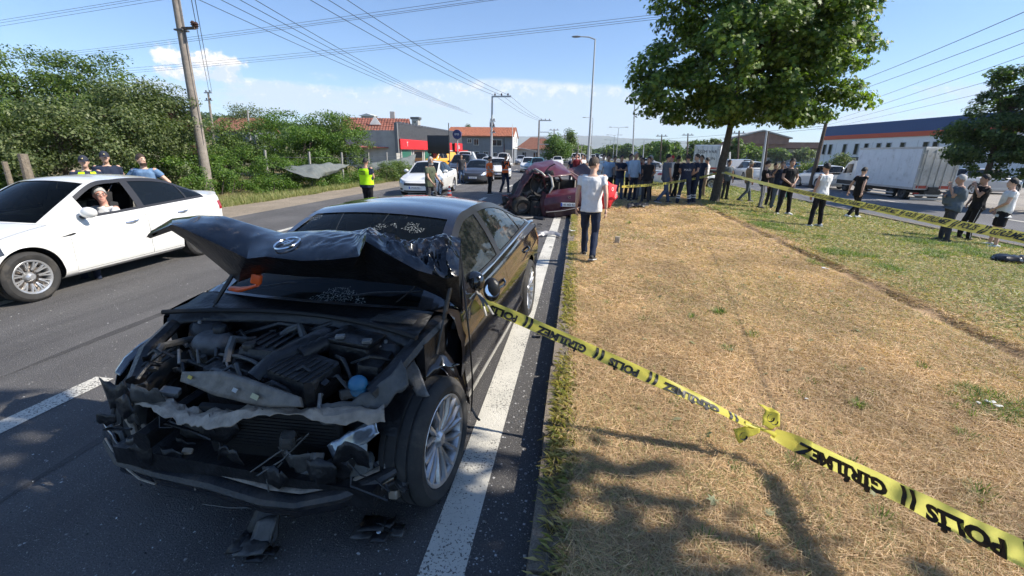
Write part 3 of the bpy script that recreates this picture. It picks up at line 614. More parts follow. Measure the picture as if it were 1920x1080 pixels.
blades('straw_litter', 'pale cut straw lying over the green half of the median',
  [(4.5, 12.0, 3.5, 9.5, 1500, .0050), (4.7, 12.0, 9.5, 15, 640, .009), (4.7, 12.05, 15, 24, 240, .016)], drym, 64, elev=(-.05, .3), mask=lambda x, y: np.clip(vnoise(x, y, .5, 33)*2.2, 0, 1))
blades('lush_grass_patches', 'patches of lush green grass scattered over the median',
  [(0.02, 4.7, 2.2, 8.5, 3800, .0034), (4.7, 12.0, 4, 16, 2600, .0062)], lushm, 65, elev=(.2, 1.1), ln=(.05, .12), mask=lambda x, y: (vnoise(x, y, 1.9, 44)*vnoise(x, y, .6, 45) > np.where(x < 4.7, .70, .52)).astype(float))
# long grass hanging over the kerb
def kerb_grass():
    rs = np.random.RandomState(70); n = 30000; y = rs.uniform(.4, 15, n)**1.0; y = y[rs.rand(len(y)) < np.clip(.15 + 1.7*(vnoise(y, y*0, 1.3, 71)-.35), 0, 1)]; n = len(y)
    x = rs.uniform(-.05, .10, n); L = rs.uniform(.04, .13, n); a = rs.uniform(.45*np.pi, 1.55*np.pi, n); el = rs.uniform(.0, .9, n)
    d = np.stack([np.cos(a)*np.cos(el), np.sin(a)*np.cos(el), np.sin(el)], 1); s = np.stack([-np.sin(a), np.cos(a), rs.uniform(-.6, .6, n)], 1); p = np.stack([x, y, np.full(n, .11)], 1); w = (.0008 + .0004*y)[:, None]
    mid = p + d*(L*.55)[:, None]; e = p + d*L[:, None]; e[:, 2] -= L*.35
    V = np.stack([p-s*w, p+s*w, mid+s*w*.8, e], 1).reshape(-1, 3); o = rawmesh('kerb_grass', V, np.arange(n*4).reshape(n, 4), leafmat('kerb_straw', ((.40, .29, .15), (.30, .30, .12), (.60, .46, .26), (.20, .24, .08)), .6, .25, .3), smooth=False); tagp(o, 'long dry grass leaning over the kerb stones', kind='stuff')
kerb_grass()
# verge grass along the left shoulder
def verge():
    rs = np.random.RandomState(80); n = 26000; y = rs.uniform(7, 34, n); x = -12.1 - np.abs(rs.normal(0, .8, n)) + .4*vnoise(y, y*0, .7, 3); L = rs.uniform(.08, .34, n); a = rs.uniform(0, 6.28, n); el = rs.uniform(.5, 1.4, n)
    d = np.stack([np.cos(a)*np.cos(el), np.sin(a)*np.cos(el), np.sin(el)], 1); s = np.stack([-np.sin(a), np.cos(a), 0*a], 1); p = np.stack([x, y, np.full(n, -.06) + np.clip((-12-x)*.05, 0, .4)], 1); w = .008
    mid = p + d*(L*.55)[:, None]; e = p + d*L[:, None]; V = np.stack([p-s*w, p+s*w, mid+s*w*.8, e], 1).reshape(-1, 3)
    o = rawmesh('verge_grass', V, np.arange(n*4).reshape(n, 4), greenm, smooth=False); tagp(o, 'tufty grass between the gravel shoulder and the hedge', kind='stuff')
verge()
sheet('grass_verge', [-30, -24, -18, -15, -13.2, -12.3], [4, 8, 12, 16, 20, 26, 32, 40, 60], groundmat('verge_soil', ((0.10, 0.10, 0.04), (0.20, 0.15, 0.07)), 0.8, 30.0, 0.5, 0.95), lambda x, y: gz(x, y) + .01, 'grassy verge under the hedges')
# ---------------------------------------------------------------- buildings
def WZ(px, py, z): d = ray(px, py); return EYE + d*((z-EYE.z)/d.z)
tile = mat('roof_tile', (.235, .085, .058), .85, var=.35, vs=3, dirt=(.14, .08, .06), dirts=1.2, dirta=.7)
tile2 = mat('roof_tile_brown', (.20, .085, .055), .85, var=.3, vs=3); tile3 = mat('roof_tile_orange', (.36, .125, .065), .85, var=.3, vs=2.5, dirt=(.24, .10, .06), dirts=1, dirta=.6)
plg = mat('plaster_grey', (.17, .19, .215), .9, var=.12, vs=1.5); plw = mat('plaster_white', (.68, .67, .64), .9, var=.06, vs=2, dirt=(.45, .43, .40), dirts=1.5, dirta=.3); plw2 = mat('plaster_dim', (.38, .37, .35), .9, var=.15, vs=1.2)
win = mat('window_glass', (.015, .018, .022), .08, spec=.8); frm = mat('window_frame', (.62, .61, .58), .6); corr = mat('corrugated_grey', (.11, .11, .115), .5, .4, var=.25, vs=4)
def bx(name, parent, c, size, m, rot=(0, 0, 0), bev=0.0, kind=None): g = MB(); g.box(c, size, rot=rot, bev=bev); o = g.build(name, m, parent, sharp=30); (o.__setitem__('kind', kind) if kind else None); return o
def tiled_roof(parent, x0, x1, y0, z0, y1, z1, m, n=None, name='roof', over=.3, parts=True, rowh=.42):
    """one pitched plane from eave (y0, z0) to ridge (y1, z1), built of courses of tiles"""
    b = MB(); b.add([(x0-over, y0, z0), (x1+over, y0, z0), (x1+over, y1, z1), (x0-over, y1, z1), (x0-over, y0, z0-.12), (x1+over, y0, z0-.12), (x1+over, y1, z1-.12), (x0-over, y1, z1-.12)], [(0, 1, 2, 3), (7, 6, 5, 4), (0, 4, 5, 1), (1, 5, 6, 2), (2, 6, 7, 3), (3, 7, 4, 0)]); ro = b.build(name, m, parent, smooth=False)
    L_s = math.hypot(y1-y0, z1-z0); nr_ = max(2, int(L_s/rowh)); nx = int((x1-x0+2*over)/.30); dy, dz = (y1-y0)/L_s, (z1-z0)/L_s; g = MB(); nz = Vector((0, -dz, dy)) if dy > 0 else Vector((0, dz, -dy))
    for r_ in range(nr_):
        s0, s1 = r_*L_s/nr_, (r_+1)*L_s/nr_ + .05
        for i in range(nx):
            xa = x0-over + (x1-x0+2*over)*i/nx; w = (x1-x0+2*over)/nx; prof = [(0, .02), (.25, .065), (.5, .08), (.75, .065), (1, .02)]; j = rng.uniform(-.012, .012)
            V = [Vector((xa+w*u, y0+dy*s0, z0+dz*s0)) + nz*(h+.035+j) for u, h in prof] + [Vector((xa+w*u, y0+dy*s1, z0+dz*s1)) + nz*(h+.004) for u, h in prof]
            F = [(k, k+1, k+6, k+5) for k in range(4)] + [(4, 3, 2, 1, 0)]
            if not (dy > 0): F = [f[::-1] for f in F]
            g.add(V, F)
    o = g.build('tile_courses', m, ro, smooth=False); o['kind'] = 'stuff'; return ro
def window(parent, x, z, w, h, y, face=-1, fm=None, axis='x', mull=1):
    """framed pane set into a wall that faces -y (axis x) or -x (axis y)"""
    fm = fm or frm; g = MB(); t = .06
    def bb(cx, cz, sx, sz, dep, off=0):
        if axis == 'x': g.box((cx, y + face*(.03+off), cz), (sx, dep, sz))
        else: g.box((y + face*(.03+off), cx, cz), (dep, sx, sz))
    bb(x, z+h/2, w+2*t, t, .10); bb(x, z-h/2, w+2*t, t*1.2, .14); bb(x-w/2, z, t, h, .10); bb(x+w/2, z, t, h, .10)
    for i in range(mull): bb(x - w/2 + w*(i+1)/(mull+1), z, t*.6, h, .07)
    f = g.build('window', fm, parent, smooth=False); g = MB()
    if axis == 'x': g.box((x, y+face*.012, z), (w, .02, h))
    else: g.box((y+face*.012, x, z), (.02, w, h))
    g.build('pane', win, f, smooth=False); return f
# red tiled house at the left, end on to the road
h = empty('tiled_house', (-21.3, 46.0, 0), R(14), 'grey walled house with red tiled roof behind the grey tarpaulins', 'house')
bx('wall', h, (-.5, 3, 1.35), (6.4, 7.5, 2.7), plg); tiled_roof(h, -3.9, 2.8, -1.1, 2.75, 3.2, 5.3, tile); tiled_roof(h, -3.9, 2.8, 7.5, 2.75, 3.2, 5.3, tile)
bx('chimney', h, (1.2, 3.6, 5.6), (.5, .5, 1.0), plw2); g = MB(); g.prism([(-1.0, 4.6), (.2, 4.6), (-.4, 5.5)], 1.6, 1.75); g.build('gable_dormer', plw, h)
bx('lean_to_roof', h, (-.4, -2.6, 2.35), (4.4, 3.2, .08), mat('rusty_sheet', (.30, .10, .08), .7, var=.3), rot=(R(6), 0, 0)); bx('lean_to_wall', h, (-.4, -2.4, 1.1), (4.2, .12, 2.2), mat('shed_grey', (.25, .26, .28), .8, var=.15, vs=1))
bx('washing', h, (.6, -3.0, 1.0), (.8, .04, .9), mat('pink_cloth', (.65, .08, .14), .8)); bx('shed_door', h, (-1.6, -2.47, 1.0), (.9, .05, 1.9), corr)
for i in range(6): bx('roof_sheet_rib', h, (-2.3+.75*i, -2.6, 2.41), (.05, 3.2, .04), MAT['rusty_sheet'], rot=(R(6), 0, 0))
# shop with red fascia
p0, p1 = WZ(745, 230, 4.5), WZ(866, 250, 4.5); a_ = math.atan2(p1.y-p0.y, p1.x-p0.x); Ls = (p1-p0).length; s = empty('roadside_shop', (p0.x, p0.y, 0), a_, 'low shop with grey corrugated parapet and red sign band', 'shop')
print('shop', p0, p1, Ls)
bx('wall', s, (Ls/2, 3.2, 1.9), (Ls, 5.8, 3.8), plw2); bx('parapet_end', s, (-.12, .12, 3.1), (.24, .30, 2.8), mat('parapet_grey', (.16, .165, .17), .7)); 
pr_ = bx('parapet', s, (Ls/2, .15, 3.72), (Ls, .16, 1.55), corr)
for i in range(11): bx('corrugation', pr_, (Ls/2, .055, 3.02+.142*i), (Ls, .05, .06), corr)
for i in range(26): bx('rafter_end', s, (Ls*(i+.5)/26, .1, 4.56), (.10, .6, .08), plw2)
sg = bx('sign_band', s, (Ls*.38, -.08, 2.55), (Ls*.75, .14, .95), mat('sign_red', (.72, .018, .022), .5)); rd = mat('sign_white', (.7, .7, .7), .6)
for dx, t_ in ((.08, 'T'), (.62, 'TT')): txt(t_, .62, 'sign_lettering', rd, sg, (Ls*dx, -.16, 2.55), (R(90), 0, 0), .01)
bx('sign_band_far', s, (Ls*.90, -.10, 2.5), (Ls*.16, .14, 1.1), MAT['sign_red']); txt('86', .7, 'sign_lettering', rd, s, (Ls*.90, -.19, 2.5), (R(90), 0, 0), .01)
g1 = mat('shop_green', (.03, .14, .10), .15, spec=.8)
for i in range(6):
    f = bx('shop_window', s, (Ls*(.10+.14*i), .22, 1.1), (Ls*.12, .10, 1.9), frm); bx('pane', f, (Ls*(.10+.14*i), .155, 1.12), (Ls*.105, .04, 1.7), (g1, win)[i % 2])
aw = bx('awning', s, (Ls*.93, -.8, 1.55), (Ls*.14, .06, 1.2), mat('awning_red', (.55, .05, .03), .7))
for i in range(12): bx('slat', aw, (Ls*(.87+.0109*i), -.86, 1.55), (.12, .06, 1.2), MAT['awning_red'], rot=(0, R(12), 0))
# round brand disc and dark advertising screen on posts
def post_sign(name, label, px, py, Y, build, cat='sign'):
    c = AT(px, py, Y); t = empty(name, (c.x, Y, 0), 0, label, cat); build(t, c.z); return t
def disc(t, z): g = MB(); g.lathe([(0, -.10), (.46, -.10), (.48, -.06), (.48, .06), (.46, .10), (0, .10)], 28, Matrix.Translation((0, 0, z)) @ Matrix.Rotation(R(90), 4, 'X')); g.build('disc', mat('disc_navy', (.02, .03, .12), .4), t); g = MB(); g.tube([(0, .1, 0), (0, .1, z)], .06, 8); g.build('pole', plw2, t); txt('EFES', .26, 'sign_lettering', rd, t, (0, -.115, z), (R(90), 0, 0), .004)
post_sign('round_sign', 'round navy sign with white letters over the shop roof end', 857, 252, 47, disc)
def scr(t, z): bx('panel', t, (0, 0, z), (1.33, .14, 1.0), mat('screen_black', (.014, .015, .020), .35), bev=.01); bx('frame', t, (0, .05, z), (1.39, .10, 1.06), blackpl if 'blackpl' in globals() else corr); g = MB(); g.tube([(.66, .06, 0), (.66, .06, z+1.25)], .028, 8); g.build('post', corr, t); g = MB(); g.tube([(-.62, .06, 0), (-.62, .06, z)], .028, 8); g.build('post', corr, t)
blackpl = mat('black_plastic', (0.020, 0.020, 0.021), 0.55, var=0.2, vs=9)
post_sign('advertising_screen', 'blank black advertising screen on thin posts before the red shop', 822, 271, 27, scr)
# grey two storey house with orange roof and white gable end
q0, q1 = WZ(870, 245, 6.6), WZ(977, 246, 6.6)
hs = empty('two_storey_house', (-18.6, 84, 0), R(2), 'grey two storey house with orange tiled roof and white gable end', 'house')
W2 = 12.6; bx('wall', hs, (0, 4, 2.4), (W2, 8, 4.8), plg); tiled_roof(hs, -W2/2, W2/2, -.5, 4.75, 4.2, 6.5, tile3, over=.25); tiled_roof(hs, -W2/2, W2/2, 8.6, 4.75, 4.2, 6.5, tile3, over=.25)
g = MB(); g.prism([(-.15, 2.6), (8.15, 2.6), (8.15, 4.8), (4.1, 6.35), (-.15, 4.8)], W2/2+.0, W2/2+.08, axis='x'); g.build('gable_wall', plw, hs); bx('chimney', hs, (1.6, 5, 6.9), (.8, .8, 1.2), plg)
bx('dark_pilaster', hs, (W2/2-1.6, -.03, 2.4), (.14, .12, 4.8), win); bx('lower_wall', hs, (W2/2-.7, -.06, 1.2), (1.3, .12, 2.4), mat('wall_beige', (.42, .38, .30), .9))
for (x, z, w, hh) in ((-4.2, 3.75, 1.5, 1.1), (-1.9, 3.9, .8, .7), (-.6, 3.7, .9, 1.1), (3.3, 3.6, 1.9, 1.1), (-3.6, 1.5, 2.0, 1.1), (-.8, 1.2, 1.5, 1.5), (1.2, 1.5, .9, .9), (3.0, 1.5, .7, .7)): window(hs, x, z, w, hh, 0)
for z, y in ((4.3, 2.6), (4.3, 5.4)): window(hs, y, z, .7, 1.1, W2/2+.08, face=1, axis='y', mull=0)
bx('balcony', hs, (-5.3, -.9, 2.7), (2.4, 1.6, .9), mat('balcony_brick', (.42, .18, .10), .8, var=.3)); bx('veranda_roof', hs, (W2/2+2.6, 1.0, 2.5), (4.4, 3.4, .12), plw2, rot=(0, R(10), 0))
for x in (W2/2+.9, W2/2+2.6, W2/2+4.4): bx('veranda_post', hs, (x, -.5, 1.15), (.12, .12, 2.3), plw2)
bh = empty('brown_roofed_house', (-9.8, 104, 0), R(0), 'low house with brown hipped roof right of the white gable', 'house'); bx('wall', bh, (0, 3, 1.4), (8.5, 6, 2.8), plw2); 
g = MB(); g.add([(-4.9, -.6, 2.7), (4.9, -.6, 2.7), (4.9, 6.6, 2.7), (-4.9, 6.6, 2.7), (-1.6, 3, 5.4), (1.6, 3, 5.4)], [(0, 1, 5, 4), (1, 2, 5), (2, 3, 4, 5), (3, 0, 4), (3, 2, 1, 0)]); g.build('roof', tile2, bh, smooth=False)
for x in (-2.6, 0, 2.6): window(bh, x, 1.5, 1.1, 1.1, 0)
c = AT(432, 226, 58); br = empty('brown_roofed_house', (c.x, 58, 1.6), R(8), 'distant brown roof showing above the hedge right of the concrete pole', 'house'); bx('wall', br, (0, 3, 1.4), (6.2, 6, 2.8), plg); tiled_roof(br, -3.2, 3.2, -.4, 2.7, 3, 4.5, tile2, rowh=.6); tiled_roof(br, -3.2, 3.2, 6.4, 2.7, 3, 4.5, tile2, rowh=.6)
g = MB(); g.prism([(-.3, 2.7), (6.3, 2.7), (3, 4.4)], -3.3, -3.2, axis='x'); g.build('gable_wall', plg, br); window(br, -1, 1.5, 1, 1, 0)
c = AT(780, 224, 170); wt = empty('hilltop_house', (c.x, 170, c.z-5.2), 0, 'small dark tower house on the wooded hill', 'house'); bx('wall', wt, (0, 0, 3.4), (2.4, 3, 3.6), plw2); bx('upper_floor', wt, (0, 0, 5.6), (3.4, 3, .8), corr); window(wt, 0, 4.2, 1.2, .8, -1.5)
c = AT(692, 214, 150); wt = empty('hilltop_house', (c.x, 150, c.z-4.5), 0, 'pale roofed house on the wooded hill above the tiled house', 'house'); bx('wall', wt, (0, 0, 2.6), (4.4, 3, 2.4), plw2); g = MB(); g.prism([(-3, 3.8), (3, 3.8), (0, 4.6)], -2, 2); g.build('roof', plw, wt, smooth=False); window(wt, 0, 2.8, 1.4, .8, -1.5)
# long white works building across the far carriageway
c0, c1 = WZ(1547, 238, 6.9), WZ(1900, 208, 6.9); a_ = math.atan2(c1.y-c0.y, c1.x-c0.x); Lw = (c1-c0).length*1.35; wb = empty('works_building', (c0.x, c0.y, -.45), a_, 'long white works building with blue and orange roof bands', 'building')
print('works', c0, c1, Lw)
blue = mat('band_blue', (.022, .070, .20), .5, var=.08); orng = mat('band_orange', (.58, .085, .03), .5, var=.08); H_ = 7.35
sgn = -1; plx = mat('works_white', (.82, .82, .80), .8, var=.04); bx('wall', wb, (Lw/2, 6.05, H_/2), (Lw, 12, H_-.1), plx); bx('blue_band', wb, (Lw/2, -.03, H_-.78), (Lw, .14, 1.56), blue); bx('orange_band', wb, (Lw/2, -.05, H_-1.87), (Lw, .14, .62), orng); bx('end_blue_band', wb, (-.06, 6, H_-.78), (.14, 12.1, 1.56), blue); bx('end_orange_band', wb, (-.06, 6, H_-1.87), (.16, 12.1, .62), orng)
for i in range(int(Lw/2.6)): bx('cladding_rib', wb, (1.3+2.6*i, .03, (H_-2.7)/2), (.05, .05, H_-2.7), plw)
dkw = mat('opening_dark', (.03, .032, .035), .4)
for x in [1.1, 2.6, 6.0, 8.6, 10.6, 13.0, 14.8, 17.2, 20.8, 22.2, 25.0, 27.6, 30, 33, 36, 39]:
    if x < Lw-1: window(wb, x, H_-3.75, .75, 1.6, 0, fm=plw2, mull=0)
bx('loading_door', wb, (8, -.04, 1.2), (5, .1, 2.4), corr); bx('plinth', wb, (Lw/2, -.04, .25), (Lw, .08, .5), plw2)
bb = empty('brick_warehouse', (84, 196, -.5), R(-4), 'long low brick warehouse with gabled centre far beyond the tree', 'building'); brk = mat('far_brick', (.23, .13, .10), .9, var=.2, vs=.6)
bx('wall', bb, (4, 10, 2.6), (64, 16, 5.2), plw2); bx('roof', bb, (4, 9, 6.2), (66, 20, 2.2), brk, rot=(R(-3), 0, 0)); g = MB(); g.prism([(-22, 7), (-2, 7), (-2, 9.2), (-12, 11.8), (-22, 9.2)], -2, 12); g.build('gable', brk, bb, smooth=False); g = MB(); g.prism([(-23, 9.0), (-12, 11.9), (-1, 9.0), (-1, 9.5), (-12, 12.4), (-23, 9.5)], -2.6, 12); g.build('gable_roof', plw2, bb, smooth=False)
for i in range(10): window(bb, -24+6*i, 2.6, 2.4, 1.6, 2)
# ---------------------------------------------------------------- posts, fence and tarpaulins
cpost = mat('concrete_post', (.30, .29, .27), .9, var=.2, vs=9, bump=.5); fn = empty('wire_fence', (0, 0, 0), 0, 'concrete post and wire fence above the grassy verge', 'fence')
fp = [AT(500, 318, 19.5), AT(580, 305, 21.5), AT(640, 300, 24.0), AT(690, 298, 28.0), AT(724, 293, 31.0), AT(751, 292, 34.0)]
for i, p in enumerate(fp): g = MB(); g.tube([(p.x, p.y, gz(p.x)-.1), (p.x+.02, p.y, gz(p.x)+1.0), (p.x+.05, p.y, gz(p.x)+1.75)], .065, 6); g.build('post', cpost, fn)
for z in (.5, 1.0, 1.45): g = MB(); g.tube([Vector((p.x, p.y, gz(p.x)+z)) for p in fp], .008, 4); g.build('wire', corr, fn)
tarp = mat('tarpaulin', (.115, .13, .125), .75, var=.2, vs=5, dirt=(.20, .19, .16), dirts=3, dirta=.5)
def tarpaulin(label, rows, seed):
    t = empty('tarpaulin', (0, 0, 0), 0, label, 'tarpaulin', 'tarpaulins slung over the wire fence'); g = MB(); R_ = len(rows); C_ = len(rows[0])
    def ev(u, v):
        u *= C_-1; v *= R_-1; a = min(int(u), C_-2); b = min(int(v), R_-2); fu, fv = u-a, v-b; q = rows[b][a].lerp(rows[b][a+1], fu).lerp(rows[b+1][a].lerp(rows[b+1][a+1], fu), fv)
        return q + Vector((0, .10*noise.noise((q.x*1.5+seed, q.z*3, q.y)), .06*noise.noise((q.x*2.5, q.y*2+seed, 3)) - .10*math.sin(math.pi*fu)*(1-v/(R_-1))*.4))
    g.grid(ev, 48, 14); o = g.build('sheet', tarp, t, sharp=None); md = o.modifiers.new('s', 'SOLIDIFY'); md.thickness = .01; return t
tarpaulin('dark grey tarpaulin sagging over the fence in two lobes', [[AT(517, 311, 19.4), AT(548, 310, 20.0), AT(585, 307, 20.8), AT(618, 305, 22), AT(655, 308, 23.5)], [AT(535, 318, 18.9), AT(555, 324, 19.0), AT(588, 322, 20.0), AT(612, 322, 21.2), AT(648, 314, 23.0)], [AT(560, 326, 18.7), AT(572, 331, 18.8), AT(596, 335, 19.6), AT(606, 331, 21), AT(640, 320, 22.8)]], 1)
tarpaulin('second grey tarpaulin stretched up towards the shop', [[AT(660, 311, 27), AT(690, 305, 28), AT(720, 301, 30), AT(752, 297, 32), AT(780, 288, 35)], [AT(672, 318, 26.5), AT(700, 313, 27.5), AT(730, 306, 29.5), AT(762, 309, 31), AT(778, 298, 34)], [AT(684, 322, 26.2), AT(706, 318, 27.2), AT(735, 310, 29.2), AT(768, 314, 30.6), AT(776, 306, 33.6)]], 5)
# ---------------------------------------------------------------- poles and lamps
pm_c = mat('pole_concrete', (.27, .235, .20), .9, var=.22, vs=7, bump=.6, bs=40, dirt=(.16, .13, .11), dirts=2.5, dirta=.6); pm_s = mat('pole_steel', (.46, .47, .47), .45, .3, var=.1); pm_w = mat('pole_wood', (.10, .07, .05), .9, var=.3, vs=9); ins = mat('insulator', (.06, .03, .02), .3)
def insul(t, x, z, y=0): g = MB(); g.lathe([(0, z), (.05, z), (.05, z+.05), (.085, z+.07), (.05, z+.11), (.085, z+.13), (.04, z+.20), (0, z+.21)], 10, Matrix.Translation((x, y, 0))); return g.build('insulator', ins, t)
b0 = AT(388, 340, 15.6); cp = empty('concrete_pole', (b0.x, 15.6, gz(b0.x)-.1), 0, 'tall weathered concrete utility pole rising from the ivy bank', 'pole')
tp = AT(330, 0, 15.6); dz_ = tp.z; g = MB(); P_ = [Vector((0, 0, 0)).lerp(Vector((tp.x-b0.x, 0, dz_))*1.38, i/14) for i in range(15)]; g.tube(P_, [.185-.006*i for i in range(15)], 18); g.V = [(x+.004*noise.noise((x*9, y*9, z*2)), y, z) for x, y, z in g.V]; g.build('shaft', pm_c, cp)
g = MB(); g.tube([p + Vector((.155, -.04, 0)) + Vector((.015*math.sin(i*1.3), 0, 0)) for i, p in enumerate(P_[3:13])], .014, 6); g.build('cable', corr, cp); xa = P_[9].lerp(P_[10], .82) if False else (tp - b0)*.955; bx('crossarm', cp, (xa.x+.33, -.05, xa.z+.05), (.55, .08, .08), pm_w)
insul(cp, xa.x+.50, xa.z+.09); insul(cp, xa.x+.62, xa.z+.05); bx('pole_strap', cp, (xa.x, 0, xa.z), (.33, .33, .05), corr); txt('TM4', .16, 'painted_mark', mat('paint_mark', (.30, .06, .10), .8), cp, (-.14+.02, -.185, 1.95), (R(90), 0, 0), .001); txt('B17', .16, 'painted_mark', MAT['paint_mark'], cp, (-.12+.02, -.185, 1.75), (R(90), 0, 0), .001)
def pole(name, label, px, pt, pb, Y, w, m, px2=None, arms=(), group=None, cat='pole', zb=None):
    """straight pole seen from its foot (px, pb) to its top (px2 or px, pt)"""
    a = AT(px, pb, Y); b_ = AT(px2 if px2 is not None else px, pt, Y); zb = gz(a.x, Y) if zb is None else zb; base = Vector((a.x - (b_.x-a.x)*(a.z-zb)/max(.1, b_.z-a.z), Y, zb)); t = empty(name, base, 0, label, cat, group)
    top = b_-base; g = MB(); g.tube([(0, 0, 0), top*.5, top], [w, w*.8, w*.62], 8); g.build('shaft', m, t)
    for ar in arms: ar(t, top)
    return t
def arm(w0, w1, dz=0.0, n=3, s=.10, m=None):
    def f(t, top):
        bx('crossarm', t, (top.x+(w0+w1)/2, 0, top.z+dz), (w1-w0, s, s), m or pm_s)
        for i in range(n): insul(t, top.x+w0+(w1-w0)*(i+.5)/n, top.z+dz+s/2)
    return f
pole('utility_pole', 'distant pole with short crossarms above the hedge by the concrete pole', 397, 172, 228, 48, .16, pm_c, 390, [arm(-.5, .5, -.1, 2, .12), arm(-.6, .4, -.9, 2, .10)], zb=0)
pole('garden_post', 'plain grey post in front of the distant brown roof', 467, 206, 240, 46, .14, cpost, 464, zb=0)
pole('utility_pole', 'white steel pole with one sided crossarm of three insulators before the grey house', 921, 181, 300, 42, .13, pm_s, 923, [arm(-.05, 1.75, 0, 3, .13), arm(-.25, .3, -2.1, 2, .07), arm(-.25, .3, -2.6, 2, .07), arm(-.25, .3, -3.1, 2, .07)])
pole('utility_pole', 'steel pole with ladder like crossarms right of the white gable', 1009, 226, 300, 72, .17, pm_c, 1011, [arm(0, 1.9, 0, 3, .14), arm(0, 1.6, -1.7, 0, .10), arm(0, 1.6, -2.6, 0, .10), arm(0, 1.6, -3.5, 0, .10)])
for i, (px, pt, Y, w) in enumerate(((1039, 242, 95, .16), (1058, 252, 110, .15), (1073, 258, 120, .14), (1084, 262, 130, .14), (1090, 270, 150, .14), (961, 232, 66, .07))):
    pole('utility_pole', ['first pale pole beyond the ladder armed pole', 'thin pole by the slim tree', 'short pole beside the round topped tree', 'stout dark pole left of the tall lamp', 'low pole nearest the tall lamp foot', 'slim white flagpole before the grey house'][i], px, pt, 296, Y, w, pm_c if i < 5 else plw, None, [arm(-1, 1, -.2, 3, .12)] if i in (0, 2, 4) else [], zb=0)
LG = 'double armed street lamps of the median'
def lamp(label, px, pt, pb, Y, px2, w=.09, arms=(-1.5,), up=.25, group=None):
    a = AT(px, pb, Y); b_ = AT(px2, pt, Y); zb = .1; base = Vector((a.x - (b_.x-a.x)*(a.z-zb)/max(.1, b_.z-a.z), Y, zb)); t = empty('street_lamp', base, 0, label, 'street lamp', group); top = b_-base
    g = MB(); g.tube([(0, 0, 0), top*.3, top*.7, top], [w, w*.85, w*.65, w*.5], 10); g.build('shaft', pm_s, t)
    for q in arms:
        g = MB(); g.tube([top, top + Vector((q*.35, 0, up*.8)), top + Vector((q*.8, 0, up))], [w*.5, w*.42, w*.36], 7); g.build('arm', pm_s, t); g = MB(); e = top + Vector((q, 0, up)); g.ell(e, (abs(q)*.22+.05, .13, .075), 12, 8); g.build('lamp_head', mat('lamp_grey', (.16, .17, .18), .4), t)
    return t
lamp('tall single armed street lamp rising beside the red wreck', 1103, 74, 300, 38, 1116, .11, (-1.45,), .22)
k = 0
for px, pt, pb, Y, px2, w, arms, nm in ((1186, 150, 300, 52, 1192, .10, (), 'bare lamp mast just left of the plane tree crown'), (1155, 240, 300, 120, 1160, .12, (-2, 2), 'nearest double armed lamp of the distant row'), (1149, 254, 300, 170, 1152, .13, (-2.4, 2.4), 'second double armed lamp of the distant row'), (1143, 263, 298, 230, 1145, .15, (-2.6, 2.6), 'third double armed lamp of the distant row'),
        (1138, 270, 297, 300, 1139, .17, (-3, 3), 'fourth double armed lamp of the distant row'), (1107, 222, 300, 110, 1112, .12, (-2,), 'single armed lamp right behind the tall lamp'), (1205, 262, 302, 95, 1208, .14, (), 'pale mast behind the crowd'), (1250, 272, 300, 120, 1251, .14, (), 'thin mast before the far trees')):
    lamp(nm, px, pt, pb, Y, px2, w, arms, .2, LG if len(arms) == 2 else None); k += 1
for i, (px, pt, pb, Y, px2, w, m, ar) in enumerate(((1238, 252, 300, 85, 1241, .15, pm_w, [arm(-1, 1, -.3, 3, .14)]), (1288, 250, 300, 85, 1290, .15, pm_w, [arm(-1, 1, -.3, 3, .14)]), (1383, 245, 305, 62, 1386, .16, pm_w, [arm(-.8, .8, -.3, 3, .12)]), (1428, 246, 318, 40, 1438, .12, pm_s, []), (1433, 246, 318, 40.6, 1441, .12, pm_w, []), (1367, 285, 318, 44, 1369, .10, plw, []))):
    pole('utility_pole', ['wooden pole in front of the far trees left of the lorry', 'wooden pole above the white lorry', 'wooden pole right of the plane tree trunk', 'pale leg of the paired poles behind the joggers man', 'dark leg of the paired poles behind the joggers man', 'short white marker post right of the trunk'][i], px, pt, pb, Y, w, m, px2, ar, zb=-.4)
pole('utility_pole', 'leaning dark wooden pole before the works building corner', 1530, 230, 308, 38, .19, pm_w, 1549, [arm(-.12, .12, .1, 1, .08)], zb=-.4)
# ---------------------------------------------------------------- overhead wires
wm = mat('wire', (.03, .03, .033), .5); nw = 0
def wire(a, za, b_, zb, sag=0.0, r=.02, label='', n=16, ext=0.0):
    A_ = WZ(*a, za); B_ = WZ(*b_, zb); d = B_-A_; A2 = A_ - d*ext; B2 = B_ + d*ext; g = MB(); g.tube([A2.lerp(B2, i/n) + Vector((0, 0, -sag*4*(i/n)*(1-i/n))) for i in range(n+1)], r, 4); return tagp(g.build('overhead_wire', wm), label, 'wire', 'overhead wires')
for i, (ya, yb) in enumerate(((38, -2), (43, 2), (49, 8))): wire((0, ya), 15, (290, yb-6), 15, 0, .016, ['uppermost', 'middle', 'lowest'][i] + ' wire of the bundle crossing the top left corner', ext=.4)
for i, (ya, yb) in enumerate(((93, -12), (97, -6), (101, -3))): wire((150, ya), 17, (930, yb), 17, .3, .020, ['uppermost', 'middle', 'lowest'][i] + ' wire of the bundle sloping across above the cumulus cloud', ext=.15)
for i, (ya, yb) in enumerate(((124, 22), (129, 27), (133, 31))): wire((270, ya), 19, (1250, yb), 19, .5, .024, ['uppermost', 'middle', 'lowest'][i] + ' wire of the long bundle running to the plane tree crown', ext=.12)
for i, (x0, t_) in enumerate(((352, 'first'), (395, 'second'), (432, 'third'), (462, 'fourth'))): wire((x0, -10), 9.5-.2*i, (885-8*i, 214-4*i), 9.0, .5, .018, t_ + ' sagging wire from the concrete pole side down to the horizon', ext=.0)
